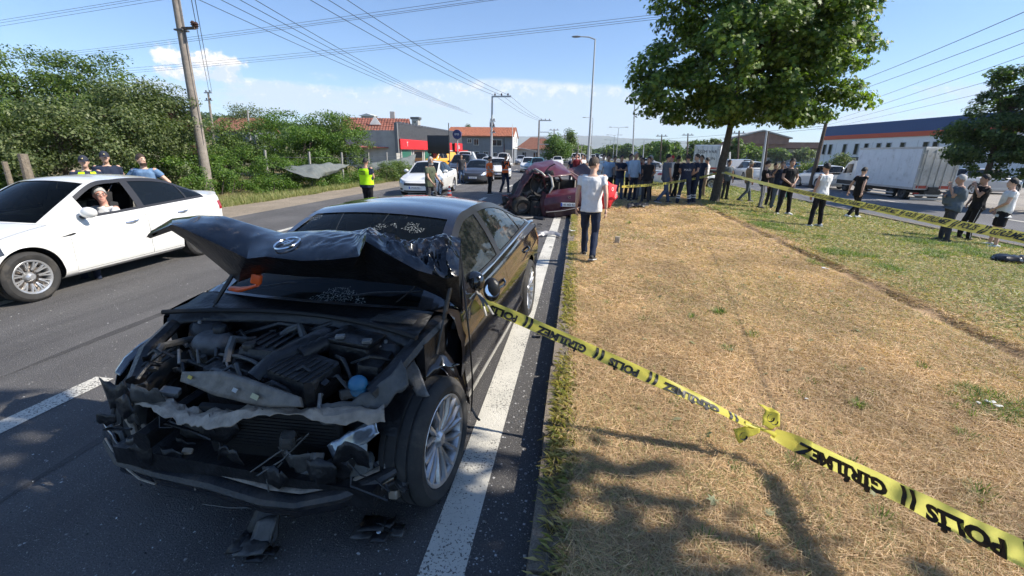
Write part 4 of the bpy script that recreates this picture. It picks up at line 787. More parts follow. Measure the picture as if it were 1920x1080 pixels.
for i, (x0, t_) in enumerate(((565, 'left'), (600, 'middle'), (636, 'right'))): wire((x0, -10), 7.6, (925+14*i, 178), 6.9, .25, .014, t_ + ' wire reaching the one sided steel pole crossarm')
for i in range(3): wire((927+14*i, 178), 6.9, (1011+6*i, 226), 6.95, .3, .016, ['left', 'middle', 'right'][i] + ' wire between the steel pole and the ladder armed pole')
for i, (x0, y0, y1) in enumerate(((1590, 158, 20), (1575, 180, 52), (1565, 210, 78), (1552, 228, 103), (1550, 234, 132), (1550, 240, 155))): wire((x0, y0), 8, (1920, y1), 8, .15, .017, ['topmost', 'second', 'third', 'fourth', 'fifth', 'lowest'][i] + ' wire of the fan at the upper right', ext=.15)
for i, (a, b_) in enumerate((((1549, 236), (1180, 262)), ((1549, 240), (1200, 268)), ((1440, 250), (1200, 275)))): wire(a, 6, b_, 8, .5, .025, ['upper', 'middle', 'lower'][i] + ' wire behind the plane tree trunk')
for i in range(2): wire((358+7*i, -5), 6.9, (392+5*i, 172), 6.2, .2, .012, ['left', 'right'][i] + ' thin wire hanging right of the concrete pole')
# faint mountains
def mount():
    g = MB(); xs = [-3200+130*i for i in range(72)]
    def hgt(x): return 215 + 120*noise.noise((x*.0006, 1.7, 0)) + 40*noise.noise((x*.003, 4, 0)) + 14*noise.noise((x*.009, 8, 0))
    V = []
    for x in xs: h_ = .72*hgt(x)*min(1, max(.1, (x+2400)/1200)); V += [(x, 4300, -20), (x, 4700, h_*.55), (x, 5200, h_)]
    F = []
    for i in range(len(xs)-1):
        for k in range(2): F.append((i*3+k, i*3+3+k, i*3+4+k, i*3+1+k))
    o = rawmesh('mountains', V, F, groundmat('mountain', ((.06, .08, .05), (.12, .11, .08)), .002, .02, 0), smooth=True, sharp=None); tagp(o, 'faint blue mountains beyond the road\'s end', kind='structure')
mount()
def haze():
    hb = MB(); hb.box((0, 2450, 160), (12000, 6300, 364)); m = bpy.data.materials.new('air'); m.use_nodes = True; t = m.node_tree; t.nodes.clear(); v = N(t, 'ShaderNodeVolumePrincipled'); v.inputs['Density'].default_value = 1.5e-4; v.inputs['Color'].default_value = (.78, .88, 1.0, 1)
    t.links.new(v.outputs[0], N(t, 'ShaderNodeOutputMaterial').inputs['Volume']); tagp(hb.build('haze', m, smooth=False), 'thin summer haze over the plain', kind='stuff')
haze()
# ---------------------------------------------------------------- vehicles
rubber = mat('tyre_rubber', (0.030, 0.029, 0.028), 0.85, var=0.25, vs=12, dirt=(0.085, 0.075, 0.062), dirts=5, dirta=0.6)
blackpl = mat('black_plastic', (0.020, 0.020, 0.021), 0.55, var=0.2, vs=9)
darkin = mat('dark_interior', (0.018, 0.018, 0.019), 0.8)
chrome = mat('chrome', (0.72, 0.72, 0.72), 0.12, 1.0)
alloy = mat('alloy', (0.52, 0.52, 0.53), 0.32, 0.85, var=0.15, vs=12, dirt=(0.16, 0.14, 0.12), dirts=9, dirta=0.5)
alloyd = mat('dark_alloy', (0.07, 0.07, 0.075), 0.4, 0.6)
lampg = mat('lamp_lens', (0.55, 0.58, 0.60), 0.08, 0.55, coat=1.0, var=0.45, vs=16)
lampd = mat('lamp_housing', (0.05, 0.055, 0.06), 0.12, 0.3, coat=1.0, var=0.4, vs=20)
redl = mat('tail_lens', (0.33, 0.012, 0.016), 0.12, coat=1.0)
amber = mat('amber_lens', (0.65, 0.20, 0.02), 0.15, coat=1.0)
platew = mat('plate_white', (0.72, 0.72, 0.70), 0.5)
plateb = mat('plate_blue', (0.02, 0.07, 0.42), 0.5)
discm = mat('brake_disc', (0.28, 0.24, 0.21), 0.4, 0.8, var=0.3, vs=20)
gl_dark = glassmat('car_glass_dark', (0.12, 0.14, 0.14), 0.55)
gl_clear = glassmat('car_glass', (0.42, 0.48, 0.46), 0.93)
def paint(name, col, dirty=0.25, rough=0.28, metal=0.0):
    return mat('paint_'+name, col, rough, metal, coat=0.9, var=0.04, vs=2.0, dirt=tuple(min(.5, c*.55+.07) for c in col), dirts=2.4, dirta=dirty*0.5)
WH = paint('white', (0.74, 0.735, 0.70), .55); 
FX = [(0, .86), (.05, .945), (.12, .972), (.20, .985), (.26, .978), (.36, .984), (.58, .998), (.76, 1.0), (.80, .985), (.88, .968), (.96, .948), (1.0, .915)]
def fx(s): return pts_interp(FX, s)
_whc = {}
def wheel_parts(r, w, style, spokes):
    """returns meshes (tyre, rim, hub): wheel axis along x, outer face at +x"""
    key = (r, w, style, spokes)
    if key in _whc: return _whc[key]
    Mx = Matrix.Rotation(R(90), 4, 'Y'); rr = r*{'alloy': .70, 'multi': .665, 'steel': .60, 'sport': .715}[style]
    b = MB(); pr = [(rr, -w*.40), (rr+.02, -w*.48), (r*.88, -w*.52), (r*.97, -w*.44)]
    for g in (-.26, 0, .26): pr += [(r, w*(g-.10)), (r, w*(g-.03)), (r-.010, w*(g-.02)), (r-.010, w*(g+.02)), (r, w*(g+.03)), (r, w*(g+.10))]
    pr += [(r*.97, w*.44), (r*.88, w*.52), (rr+.02, w*.49), (rr+.004, w*.43), (rr, w*.38)]
    b.lathe(pr, 44, Mx)
    n = 44     # tread sipes: lift alternate shoulder vertices
    b.V = [tuple(v) for v in b.V]; t_ = b.build('tyre', rubber, sharp=30); tm = t_.data; bpy.data.objects.remove(t_)
    b = MB(); b.lathe([(rr, -w*.42), (rr-.004, 0), (rr-.012, w*.30), (rr-.006, w*.40), (rr+.006, w*.455), (rr+.002, w*.47), (rr-.016, w*.44), (rr-.028, w*.28), (rr-.03, -.04), (rr-.028, -w*.4)], 40, Mx)
    zo = w*.38
    def spoke(a, w0, w1, r0, r1, z0, z1, th=.014, tw=0.0):
        ca, sa = math.cos(a), math.sin(a); V = []
        for (q, ww, zz, da) in ((r0, w0, z0, 0), ((r0+r1)/2, (w0+w1)/2, (z0+z1)/2+.008, tw/2), (r1, w1, z1, tw)):
            c2, s2 = math.cos(a+da), math.sin(a+da)
            for (o, e) in ((-1, 0), (-.45, 1), (.45, 1), (1, 0)):
                y = q*c2 - o*ww*s2; z = q*s2 + o*ww*c2; V.append((zz + e*th, y, z))
        F = []
        for i in range(2):
            for k in range(3): F.append((i*4+k, i*4+k+1, (i+1)*4+k+1, (i+1)*4+k))
        V += [(x-th*1.6, y, z) for x, y, z in V[:12]]
        for i in range(2):
            F.append((i*4, (i+1)*4, (i+1)*4+12, i*4+12)); F.append((i*4+3, i*4+15, (i+1)*4+15, (i+1)*4+3))
        b.add(V, F)
    for k in range(spokes):
        a = 2*math.pi*k/spokes
        if style == 'alloy':
            for d in (-1, 1): spoke(a + d*.05, .012, .014, .055, rr-.012, zo-.035, zo, tw=d*.16)
        elif style == 'sport':
            for d in (-1, 1): spoke(a + d*.07, .013, .017, .05, rr-.010, zo-.03, zo+.004, .017, tw=d*.14+.12)
        elif style == 'multi':
            for d in (-1, 1): spoke(a + d*.035, .009, .010, .085, rr-.014, zo-.03, zo, .010, tw=d*.075)
        else: spoke(a, .035, .045, .06, rr-.01, zo-.05, zo-.03)
    if style == 'steel': b.lathe([(rr-.03, zo-.05), (rr*.8, zo-.02), (rr*.5, zo-.03), (.05, zo-.01)], 30, Mx)
    rm_ = b.build('rim', alloy, sharp=25); rmm = rm_.data; bpy.data.objects.remove(rm_)
    b = MB(); b.lathe([(.0, zo+.006), (.03, zo+.006), (.036, zo), (.050, zo-.012), (.056, zo-.03), (.07, zo-.06)], 20, Mx)
    h_ = b.build('hub', alloy); hm_ = h_.data; bpy.data.objects.remove(h_)
    b = MB(); b.lathe([(.0, -.01), (rr*.80, -.01), (rr*.80, -.03), (0, -.03)], 30, Mx); b.lathe([(.0, .0), (.085, .0), (.09, -.02)], 16, Mx); b.box((-.01, rr*.55, 0.02), (.05, .07, .16), bev=.01)
    d_ = b.build('brake_disc', discm); dm = d_.data; bpy.data.objects.remove(d_)
    _whc[key] = (tm, rmm, hm_, dm); return _whc[key]
def put_wheel(parent, x, y, r, w, side, style='alloy', spokes=5, steer=0.0, rimmat=None, camber=0.0, detail=True):
    tm, rm_, hm_, dm = wheel_parts(r, w, style, spokes)
    t = bpy.data.objects.new('wheel', tm); COL.objects.link(t); t.parent = parent; t.location = (x, y, r)
    t.rotation_euler = (0, camber, steer + (0 if side > 0 else math.pi))
    for nm, me in (('rim', rm_), ('hub', hm_), ('brake_disc', dm))[:3 if detail else 1]:
        if rimmat is not None and nm in ('rim', 'hub'):
            key = (me.name, rimmat.name)
            if key not in _whc: m2 = me.copy(); m2.materials.clear(); m2.materials.append(rimmat); _whc[key] = m2
            me = _whc[key]
        o = bpy.data.objects.new(nm, me); COL.objects.link(o); o.parent = t
    return t
def snap_arch(V, F, wheels, Ra):
    """open round wheel arches in a side panel: faces wholly inside go, their rim is drawn to the circle"""
    V = [list(v) for v in V]; ins = [False]*len(V)
    for i, v in enumerate(V):
        for wy in wheels:
            d = math.hypot(v[1]-wy, v[2]-Ra[1]);
            if d < Ra[0]: ins[i] = wy + 1e-9
    out = []
    used = set()
    for f in F:
        if all(ins[i] for i in f): continue
        out.append(f); used.update(f)
    for i in used:
        if ins[i]:
            wy = ins[i]; dy, dz = V[i][1]-wy, V[i][2]-Ra[1]; d = math.hypot(dy, dz) or 1e-6; V[i][1] = wy + dy/d*Ra[0]; V[i][2] = Ra[1] + dz/d*Ra[0]
    return V, out
class Car:
    def __init__(s, **k):
        s.L = k['L']; s.hw = k['hw']; s.zb = k.get('zb', .185); s.belt = k['belt']; s.arch = k['arch']; s.a = k.get('a', .50); s.b = k.get('b', .42); s.p = k.get('p', 3.2)
        s.wy = k['wy']; s.r = k.get('r', .315); s.crown = k.get('crown', .055); s.iA = k['iA']; s.iC = k['iC']; s.doors = k['doors']; s.pill = k.get('pill', []); s.k = k
        s.fs = k.get('fshift', [(0, .10), (.12, .01), (.35, 0), (.5, .015), (.62, .01), (.8, .06), (1, .16)]); s.rs = k.get('rshift', [(0, .10), (.15, .01), (.45, 0), (.55, .02), (.8, .03), (1, .06)])
        n = len(s.arch); s.NA = 40; s.ai = [i*(n-1)/s.NA for i in range(s.NA+1)]
    def A(s, u, j):
        return pts_interp([(i, a[j]) for i, a in enumerate(s.arch)], u)
    def zt(s, y): return pts_interp(s.belt, y)
    def side(s, y, q, sd):
        z0 = s.zb; return (sd*s.hw*fx(q)*s.wf(y), y, z0 + (s.zt(y)-z0)*q)
    def wf(s, y):
        """plan taper along the flanks"""
        return 1 - .012*max(0, (y - s.L*.55)/(s.L*.45))**2 - .02*max(0, (s.L*.28-y)/(s.L*.28))**2
    def front(s, t, q):
        at = abs(t)
        if at <= 1:
            y = s.a*at**s.p + pts_interp(s.fs, q)*(1-at*at)
            z0 = s.zb; yy = s.a*at**s.p; return (t*s.hw*fx(q)*s.wf(s.a), y, z0 + (s.zt(yy)-z0)*q)
        return s.side(s.a + (at-1), q, 1 if t > 0 else -1)
    def rear(s, t, q):
        at = abs(t)
        if at <= 1:
            y = s.L - s.b*at**s.p - pts_interp(s.rs, q)*(1-at*at)
            yy = s.L - s.b*at**s.p; z0 = s.zb + .03*(1-at); return (t*s.hw*fx(q)*s.wf(s.L-s.b), y, z0 + (s.zt(yy)-z0)*q)
        return s.side(s.L - s.b - (at-1), q, 1 if t > 0 else -1)
    def hood(s, v, t):
        y0 = s.front(t, 1)[1]; y1 = s.A(0, 0) + s.A(0, 3)*(1-t*t) + .02; y = y0 + (y1-y0)*v
        x = t*s.hw*fx(1)*(s.wf(s.a)*(1-v) + v*.985); w_ = min(1, v*3); ze = s.zt(y)*w_ + (1-w_)*s.zt(s.a*abs(t)**s.p); return (x, y, ze + s.crown*(1-t*t)*min(1, v*2.2)**.7 + .012*max(0, 1-((abs(t)-.62)/.10)**2)*math.sin(math.pi*min(1, v*1.2)))
    def boot(s, v, t):
        n = len(s.arch)-1; y1 = s.rear(t, 1)[1]; y0 = s.A(n, 0) + s.A(n, 3)*(1-t*t) - .02; y = y0 + (y1-y0)*v
        return (t*s.hw*fx(1)*(v*s.wf(s.L-s.b) + (1-v)*.985), y, s.zt(y) + s.crown*.6*(1-t*t))
    def G(s, u, t):
        """the glasshouse's arch, carried across the car"""
        y, x, z, by, bz = [s.A(u, j) for j in range(5)]; k = 1-t*t; return (x*t, y + by*k, z + bz*k)
    def az(s, y):
        """arch height and half width over a station y"""
        us = s._us = getattr(s, '_us', None) or [(s.A(u, 0), s.A(u, 1), s.A(u, 2)) for u in s.ai]
        for i in range(len(us)-1):
            if us[i][0] <= y <= us[i+1][0]:
                t = (y-us[i][0])/max(1e-6, us[i+1][0]-us[i][0]); return us[i][1]*(1-t)+us[i+1][1]*t, us[i][2]*(1-t)+us[i+1][2]*t
        e = us[0] if y < us[0][0] else us[-1]; return e[1], e[2]
    def sw(s, y, h, sd, off=0.0):
        """point on the side glass: h from the belt line (0) to the arch (1)"""
        xb = s.hw*fx(1)*s.wf(y); zb_ = s.zt(y); xa, za = s.az(y); za = max(za, zb_+.002); x = xb + (xa-xb)*h + .018*math.sin(math.pi*h) + off
        return (sd*x, y, zb_ + (za-zb_)*h)
    def sidepanel(s, y0, y1, q0, q1, sd, step=.035, gap=.0, nq=22):
        n = max(2, int((y1-y0)/step)); b = MB()
        b.grid(lambda i, j: s.side(y0+gap+(y1-y0-2*gap)*i, q0+(q1-q0)*j, sd), n, nq, flip=sd < 0)
        Ra = (s.r+s.k.get('archgap', .055), s.r+.005); b.V, b.F = snap_arch(b.V, b.F, s.wy, Ra); b.mi = [b.m]*len(b.F); return b
    def merge(s, A, B):
        k = len(A.V); A.V += [tuple(v) for v in B.V]; A.F += [tuple(i+k for i in f) for f in B.F]; A.mi += [A.m]*len(B.F)
    def build(s, root, pm, detail=2, front=True, hood=True, glass=None, trimm=None, interior=True, plate=None, style='alloy', spokes=5, rimmat=None, wheels=True, grille=True, openwin=None, boot=True, rear=True, steer=0.0, skirt=None, roofmat=None, doorpush=None, bodyname='body'):
        glass = glass or gl_dark; trimm = trimm or blackpl; off = Vector((0, -s.L/2, 0)); D = detail; parts = {}
        def fin(b, name, m, par=root, **kw):
            b.V = [(x, y-s.L/2, z) for x, y, z in b.V]; o = b.build(name, m, par, **kw); parts.setdefault(name, []).append(o); return o
        body = MB(); qd = .10; ys = [d[0] for d in s.doors]
        for sd in (1, -1):
            y0 = s.a if front else s.k['cutfront'][sd]
            if D >= 2 and s.doors:
                s.merge(body, s.sidepanel(y0, s.doors[0][0], 0, 1, sd)); s.merge(body, s.sidepanel(s.doors[0][0], s.doors[-1][1], 0, qd, sd, nq=3)); s.merge(body, s.sidepanel(s.doors[-1][1], s.L-s.b, 0, 1, sd))
            else: s.merge(body, s.sidepanel(y0, s.L-s.b, 0, 1, sd, .05))
        if front: body.grid(lambda i, j: s.front(i*2-1, j), 28, 14)
        if rear: body.grid(lambda i, j: s.rear(i*2-1, j), 24, 12, flip=True)
        if not hood: pass
        elif D < 2: body.grid(lambda i, j: s.hood(j, i*2-1), 16, 10)
        if boot: body.grid(lambda i, j: s.boot(j, i*2-1), 16, 6)
        # glasshouse: painted roof, pillars and frames round the panes
        n = len(s.arch)-1; tw = .90
        def painted(u, t):
            U = u*n; T = abs(t*2-1)
            if s.iA[0] < U < s.iA[1] and T < tw: return False
            if s.iC[0] < U < s.iC[1] and T < tw: return False
            return True
        tg = lambda v: (v*2-1)
        nu = 48; body.grid(lambda i, j: s.G(i*n, tg(j)), nu, 20, keep=lambda u, v: painted(u, v), flip=True)
        fw = .05; cols = []
        yA, yC = s.A(0, 0), s.A(n, 0); pl = sorted(s.pill)
        yy = sorted(set([yA + (yC-yA)*i/44 for i in range(45)] + [p for q in pl for p in q[:2]]))
        def inwin(y):
            xa, za = s.az(y); h = za - s.zt(y)
            if h < .10: return None
            return .035/h, 1-fw/h
        def winok(y):
            if y < s.k.get('w0', yA+.12) or y > s.k.get('w1', yC-.22): return False
            return all(not (p[0] <= y <= p[1]) for p in pl)
        for sd in (1, -1):
            V0 = MB(); groups = []; cur = []
            for i in range(len(yy)-1):
                ym = (yy[i]+yy[i+1])/2; y0_, y1_ = yy[i], yy[i+1]; ok = winok(ym) and inwin(y0_) and inwin(y1_)
                def quad(h00, h10, h11, h01, o, mb, fl=sd < 0):
                    q = [s.sw(y0_, h00, sd, o), s.sw(y1_, h10, sd, o), s.sw(y1_, h11, sd, o), s.sw(y0_, h01, sd, o)]; mb.add(q, [(3, 2, 1, 0) if fl else (0, 1, 2, 3)])
                if ok:
                    a0, b0 = inwin(y0_); a1, b1 = inwin(y1_); body.m = 1; quad(0, 0, a1, a0, 0, body); body.m = 1; quad(b0, b1, 1, 1, 0, body); body.m = 0; cur.append((y0_, y1_, a0, b0, a1, b1))
                else:
                    body.m = 1 if any(p[0] <= ym <= p[1] for p in pl) else 0
                    for k in range(4): quad(k/4, k/4, (k+1)/4, (k+1)/4, 0, body)
                    body.m = 0
                    if cur: groups.append(cur); cur = []
            if cur: groups.append(cur)
            for gi, gq in enumerate(groups):
                if openwin and (sd, gi) in openwin: continue
                g = MB()
                for (y0_, y1_, a0, b0, a1, b1) in gq:
                    for k in range(5):
                        k0, k1 = k/5, (k+1)/5; q = [s.sw(y0_, a0+(b0-a0)*k0, sd, -.008), s.sw(y1_, a1+(b1-a1)*k0, sd, -.008), s.sw(y1_, a1+(b1-a1)*k1, sd, -.008), s.sw(y0_, a0+(b0-a0)*k1, sd, -.008)]; g.add(q, [(3, 2, 1, 0) if sd < 0 else (0, 1, 2, 3)])
                fin(g, 'side_window', glass, sharp=None)
            if s.k.get('chromeline'):
                g = MB(); P_ = [(sd*(abs(s.sw(y, .02, sd)[0])+.006), y, s.zt(y)+.012) for y in [s.k.get('w0', yA+.12) + (s.k.get('w1', yC-.22)-s.k.get('w0', yA+.12))*i/20 for i in range(21)]]; g.tube(P_, .009, 6); fin(g, 'chrome_strip', chrome)
        for nm, (u0, u1), ex in (('windscreen', s.iA, 0), ('rear_window', s.iC, 1)):
            g = MB(); g.grid(lambda i, j: [c + o for c, o in zip(s.G(u0+(u1-u0)*i, (j*2-1)*tw), (0, (.006 if ex == 0 else -.006), -.006))], 12, 14, flip=True)
            if not (openwin and nm in openwin): fin(g, nm, glass if (ex or not s.k.get('wsglass')) else s.k['wsglass'], sharp=None)
        bo = fin(body, bodyname, [pm, s.k.get('framemat', trimm)] , sharp=32)
        # dark core, wheel housings and underbody
        c = MB(); hw = s.hw
        y0 = s.wy[0]-.5 if front else s.A(0, 0)-.05
        c.box((0, (s.wy[0]+s.wy[1])/2, .34), (hw*1.74, s.wy[1]-s.wy[0]-2*s.r-.14, .26)); c.box((0, (y0+s.L-.25)/2, .36), (hw*1.28, s.L-.25-y0, .30))
        for wy in s.wy:
            if not front and wy == s.wy[0]: continue
            for sd in (1, -1):
                c.lathe([(s.r+.08, -.15), (s.r+.08, .12)], 16, Matrix.Translation((sd*(hw-.20), wy, s.r)) @ Matrix.Rotation(R(90), 4, 'Y'), a0=R(90), a1=R(270))
                c.lathe([(0.02, 0), (s.r+.08, 0)], 16, Matrix.Translation((sd*(hw-.33), wy, s.r)) @ Matrix.Rotation(R(90), 4, 'Y'), a0=R(90), a1=R(270))
        if D >= 1:
            zs = s.zt(s.L*.5)
            c.box((0, s.A(0, 0)+.32, zs-.08), (hw*1.62, .45, .14), bev=.05)
            if interior:
                for sx in (-.38, .38):
                    for sy in (s.doors[0][1]-.25 if s.doors else s.L*.5, (s.doors[-1][1]-.22) if s.doors else s.L*.7):
                        c.box((sx, sy, zs-.14), (.46, .13, .56), rot=(R(-14), 0, 0), bev=.05); c.box((sx, sy+.10, zs+.20), (.24, .10, .16), rot=(R(-10), 0, 0), bev=.04); c.box((sx, sy-.25, zs-.40), (.48, .5, .14), bev=.04)
            if front and hood:
                c.box((0, s.a+.6, zs-.35), (hw*1.3, .9, .3))
        fin(c, 'underbody', darkin)
        if D >= 2:
            for sd in (1, -1):
                for (d0, d1) in s.doors:
                    b = s.sidepanel(d0, d1, qd, 1, sd, gap=.0035); q0 = b; b.V = [(v[0], v[1], v[2]+(.004 if v[2] < s.zb+.12 else 0)) for v in b.V]
                    o = fin(b, 'door', pm, sharp=32)
                    hb = MB(); yh = d1-.17; zq = .80; P_ = []
                    for i in range(7):
                        t = i/6; q = s.side(yh-.19+.21*t, zq+.012*t, sd); P_.append((q[0]+sd*(.005+.034*math.sin(math.pi*min(1, max(0, t*1.0)))), q[1]-s.L/2, q[2]))
                    hb.tube(P_, [(.010, .013)]*7, 8); hb.build('door_handle', s.k.get('handlemat', chrome), o)
            if hood:
                b = MB(); g_ = .004; b.grid(lambda i, j: s.hood(.0+.995*j, (i*2-1)*.955), 22, 16); fin(b, 'bonnet', pm, sharp=32)
                b = MB()
                for sd in (1, -1): b.grid(lambda i, j: s.hood(j, sd*(.965+.035*i)), 2, 16, flip=sd < 0)
                fin(b, 'wing_top', pm)
        # lamps, grille, plates, mirrors
        def fpatch(fn, t0, t1, q0, q1, name, m, o=.006, n_=(8, 5), par=root, dq0=0, dq1=0, sgn=-1):
            b = MB(); b.grid(lambda i, j: (lambda P: (P[0]*(1+.004*(abs(t0+(t1-t0)*i) > .9)), P[1]+sgn*o, P[2]))(fn(t0+(t1-t0)*i, q0+dq0*i+(q1+dq1*i-q0-dq0*i)*j)), n_[0], n_[1], flip=(t1 < t0) != (sgn > 0)); return fin(b, name, m, par, sharp=None)
        K = s.k
        if front:
            h0, h1, hq0, hq1 = K.get('hl', (.60, 1.10, .70, .88))
            for sd in (1, -1):
                o = fpatch(s.front, sd*h0, sd*h1, hq0, hq1, 'headlight', lampd if D >= 1 else lampg, .008, dq0=K.get('hldq', .02), dq1=K.get('hldq', .02)+.01)
                fpatch(s.front, sd*(h0+.06*(h1-h0)), sd*(h0+(h1-h0)*.86), hq0+.02, hq1-.03, 'lamp_lens', lampg, .011, par=o, dq0=K.get('hldq', .02), dq1=K.get('hldq', .02))
            if grille:
                g0, g1, gt = K.get('gr', (.66, .84, .55)); o = fpatch(s.front, -gt, gt, g0, g1, 'grille', blackpl, .006, (14, 4))
                if D >= 1:
                    for i in range(3): fpatch(s.front, -gt*.96, gt*.96, g0+(g1-g0)*(.2+.28*i), g0+(g1-g0)*(.26+.28*i), 'slat', K.get('slatmat', blackpl), .014, (14, 1), par=o)
                g0, g1, gt = K.get('gr2', (.14, .34, .62)); fpatch(s.front, -gt, gt, g0, g1, 'air_intake', blackpl, .006, (14, 4))
                fl = K.get('fog')
                for sd in (1, -1): fpatch(s.front, sd*.70, sd*.92, .20, .34, 'fog_lamp', lampg if fl else blackpl, .008)
        if rear:
            for sd in (1, -1): fpatch(s.rear, sd*K.get('tl', (.58, 1.06))[0], sd*K.get('tl', (.58, 1.06))[1], K.get('tlq', (.70, .88))[0], K.get('tlq', (.70, .88))[1], 'tail_light', redl, .008, sgn=1)
        if plate:
            P_ = s.front(0, K.get('plq', .45)) if plate[1] == 'f' else s.rear(0, K.get('plqr', .62)); sg = -1 if plate[1] == 'f' else 1
            b = MB(); b.box((0, P_[1]+sg*.02, P_[2]), (.52, .012, .115), bev=.004); o = fin(b, 'number_plate', platew)
            b = MB(); b.box((sg*-1*-.235 if False else (-.235*(-sg) if sg > 0 else -.235), P_[1]+sg*.0285, P_[2]), (.045, .004, .105)); fin(b, 'plate_band', plateb, o)
            txt(plate[0], .095, 'plate_text', MAT['black_print'], o, (.02*(-sg), P_[1]-s.L/2+sg*.0275, P_[2]), (R(90), 0, 0 if sg < 0 else math.pi), .001, sx=.80)
        for sd in (1, -1):
            if K.get('nomirror'): break
            ym = K.get('my', s.A(0, 0)+.42); q = s.sw(ym, .06, sd); b = MB()
            b.ell((q[0]+sd*.125, ym, q[2]+.075), (.115, .075, .078), 14, 9); b.V = [(x, y if y < ym+.035 else ym+.035, z) for x, y, z in b.V]; o = fin(b, 'side_mirror', pm if K.get('mirpaint', True) else blackpl)
            b = MB(); b.box((q[0]+sd*.03, ym+.005, q[2]+.012), (.10, .05, .035), bev=.01); fin(b, 'mirror_arm', blackpl, o)
        if wheels:
            for i, wy in enumerate(s.wy):
                for sd in (1, -1): put_wheel(root, sd*(hw-.115), wy-s.L/2, s.r, .20, sd, style, spokes, rimmat=rimmat, detail=D >= 1, steer=steer if i == 0 else 0)
        return parts
def sedan(L=4.53, hw=.88, H=1.49, wf_=.87, wb=2.64, bz=(.70, .90, .96, 1.03), cowl=1.28, hdr=2.08, rhdr=3.30, deck=3.98, r=.315, tailz=1.06, **k):
    """three-box or two-box car from a few numbers"""
    belt = [(0, bz[0]-.04), (.25, bz[0]), (cowl-.1, bz[1]), (L*.5, bz[2]), (deck, bz[3]), (L-.15, tailz), (L, tailz-.05)]
    zc = pts_interp(belt, cowl)+.012; zd = pts_interp(belt, deck)+.012
    arch = [(cowl, hw*.80, zc, -.13, .035), (cowl+(hdr-cowl)*.5, hw*.735, zc+(H-.09-zc)*.56, -.09, .03), (hdr, hw*.655, H-.075, -.05, .045), (hdr+.35, hw*.635, H-.042, 0, .05),
            ((hdr+rhdr)/2, hw*.63, H-.035, 0, .05), (rhdr, hw*.615, H-.085, .03, .045), (rhdr+(deck-rhdr)*.5, hw*.66, H-.10-(H-.10-zd)*.50+.02, .06, .03), (deck, hw*.72, zd, .09, .02)]
    pb = k.pop('pb', hdr+.32); d = k.pop('doors', [(wf_+.52, pb+.03), (pb+.03, wf_+wb-.02)])
    return Car(L=L, hw=hw, belt=belt, arch=arch, wy=(wf_, wf_+wb), r=r, iA=(.12, 1.92), iC=(5.12, 6.88), doors=d, pill=k.pop('pill', [(pb-.02, pb+.09)]), w0=k.pop('w0', cowl+.36), w1=k.pop('w1', deck-.20), **k)
def car_at(name, label, x, y, rz, z=0.0, cat='car', group=None): return empty(name, (x, y, z), rz, label, cat, group)
# the white sedan being driven past on the left, facing the camera side of the road
wspec = dict(L=4.53, hw=.895, H=1.455, bz=(.70, .885, .95, 1.035), cowl=1.24, hdr=2.08, rhdr=3.22, deck=4.02, tailz=1.06, chromeline=False, hl=(.56, 1.16, .74, .93), gr=(.70, .86, .52), w0=1.72, w1=3.86,
             pill=[(2.50, 2.62), (3.44, 3.47)], pb=2.52, wsglass=gl_clear)
WC = sedan(**wspec)
wc = car_at('white_sedan', 'clean white sedan driving past on the left with a man at its open window', -7.58, 4.24+4.53/2-.87, 0.037)
wparts = WC.build(wc, WH, detail=2, glass=gl_dark, style='multi', spokes=11, rimmat=mat('light_alloy', (.60, .60, .60), .3, .7), openwin=[(1, 0)], trimm=mat('pillar_black', (.03, .03, .033), .35))
b = MB()
for sd in (1, -1):
    q = WC.side(1.36, .70, sd); b.prism([(1.28, .745), (1.45, .775), (1.47, .762), (1.42, .748)], q[0]-.004*sd, q[0]+.006*sd, axis='x')
b.V = [(x, y-WC.L/2, z) for x, y, z in b.V]; b.build('wing_badge', blackpl, wc)
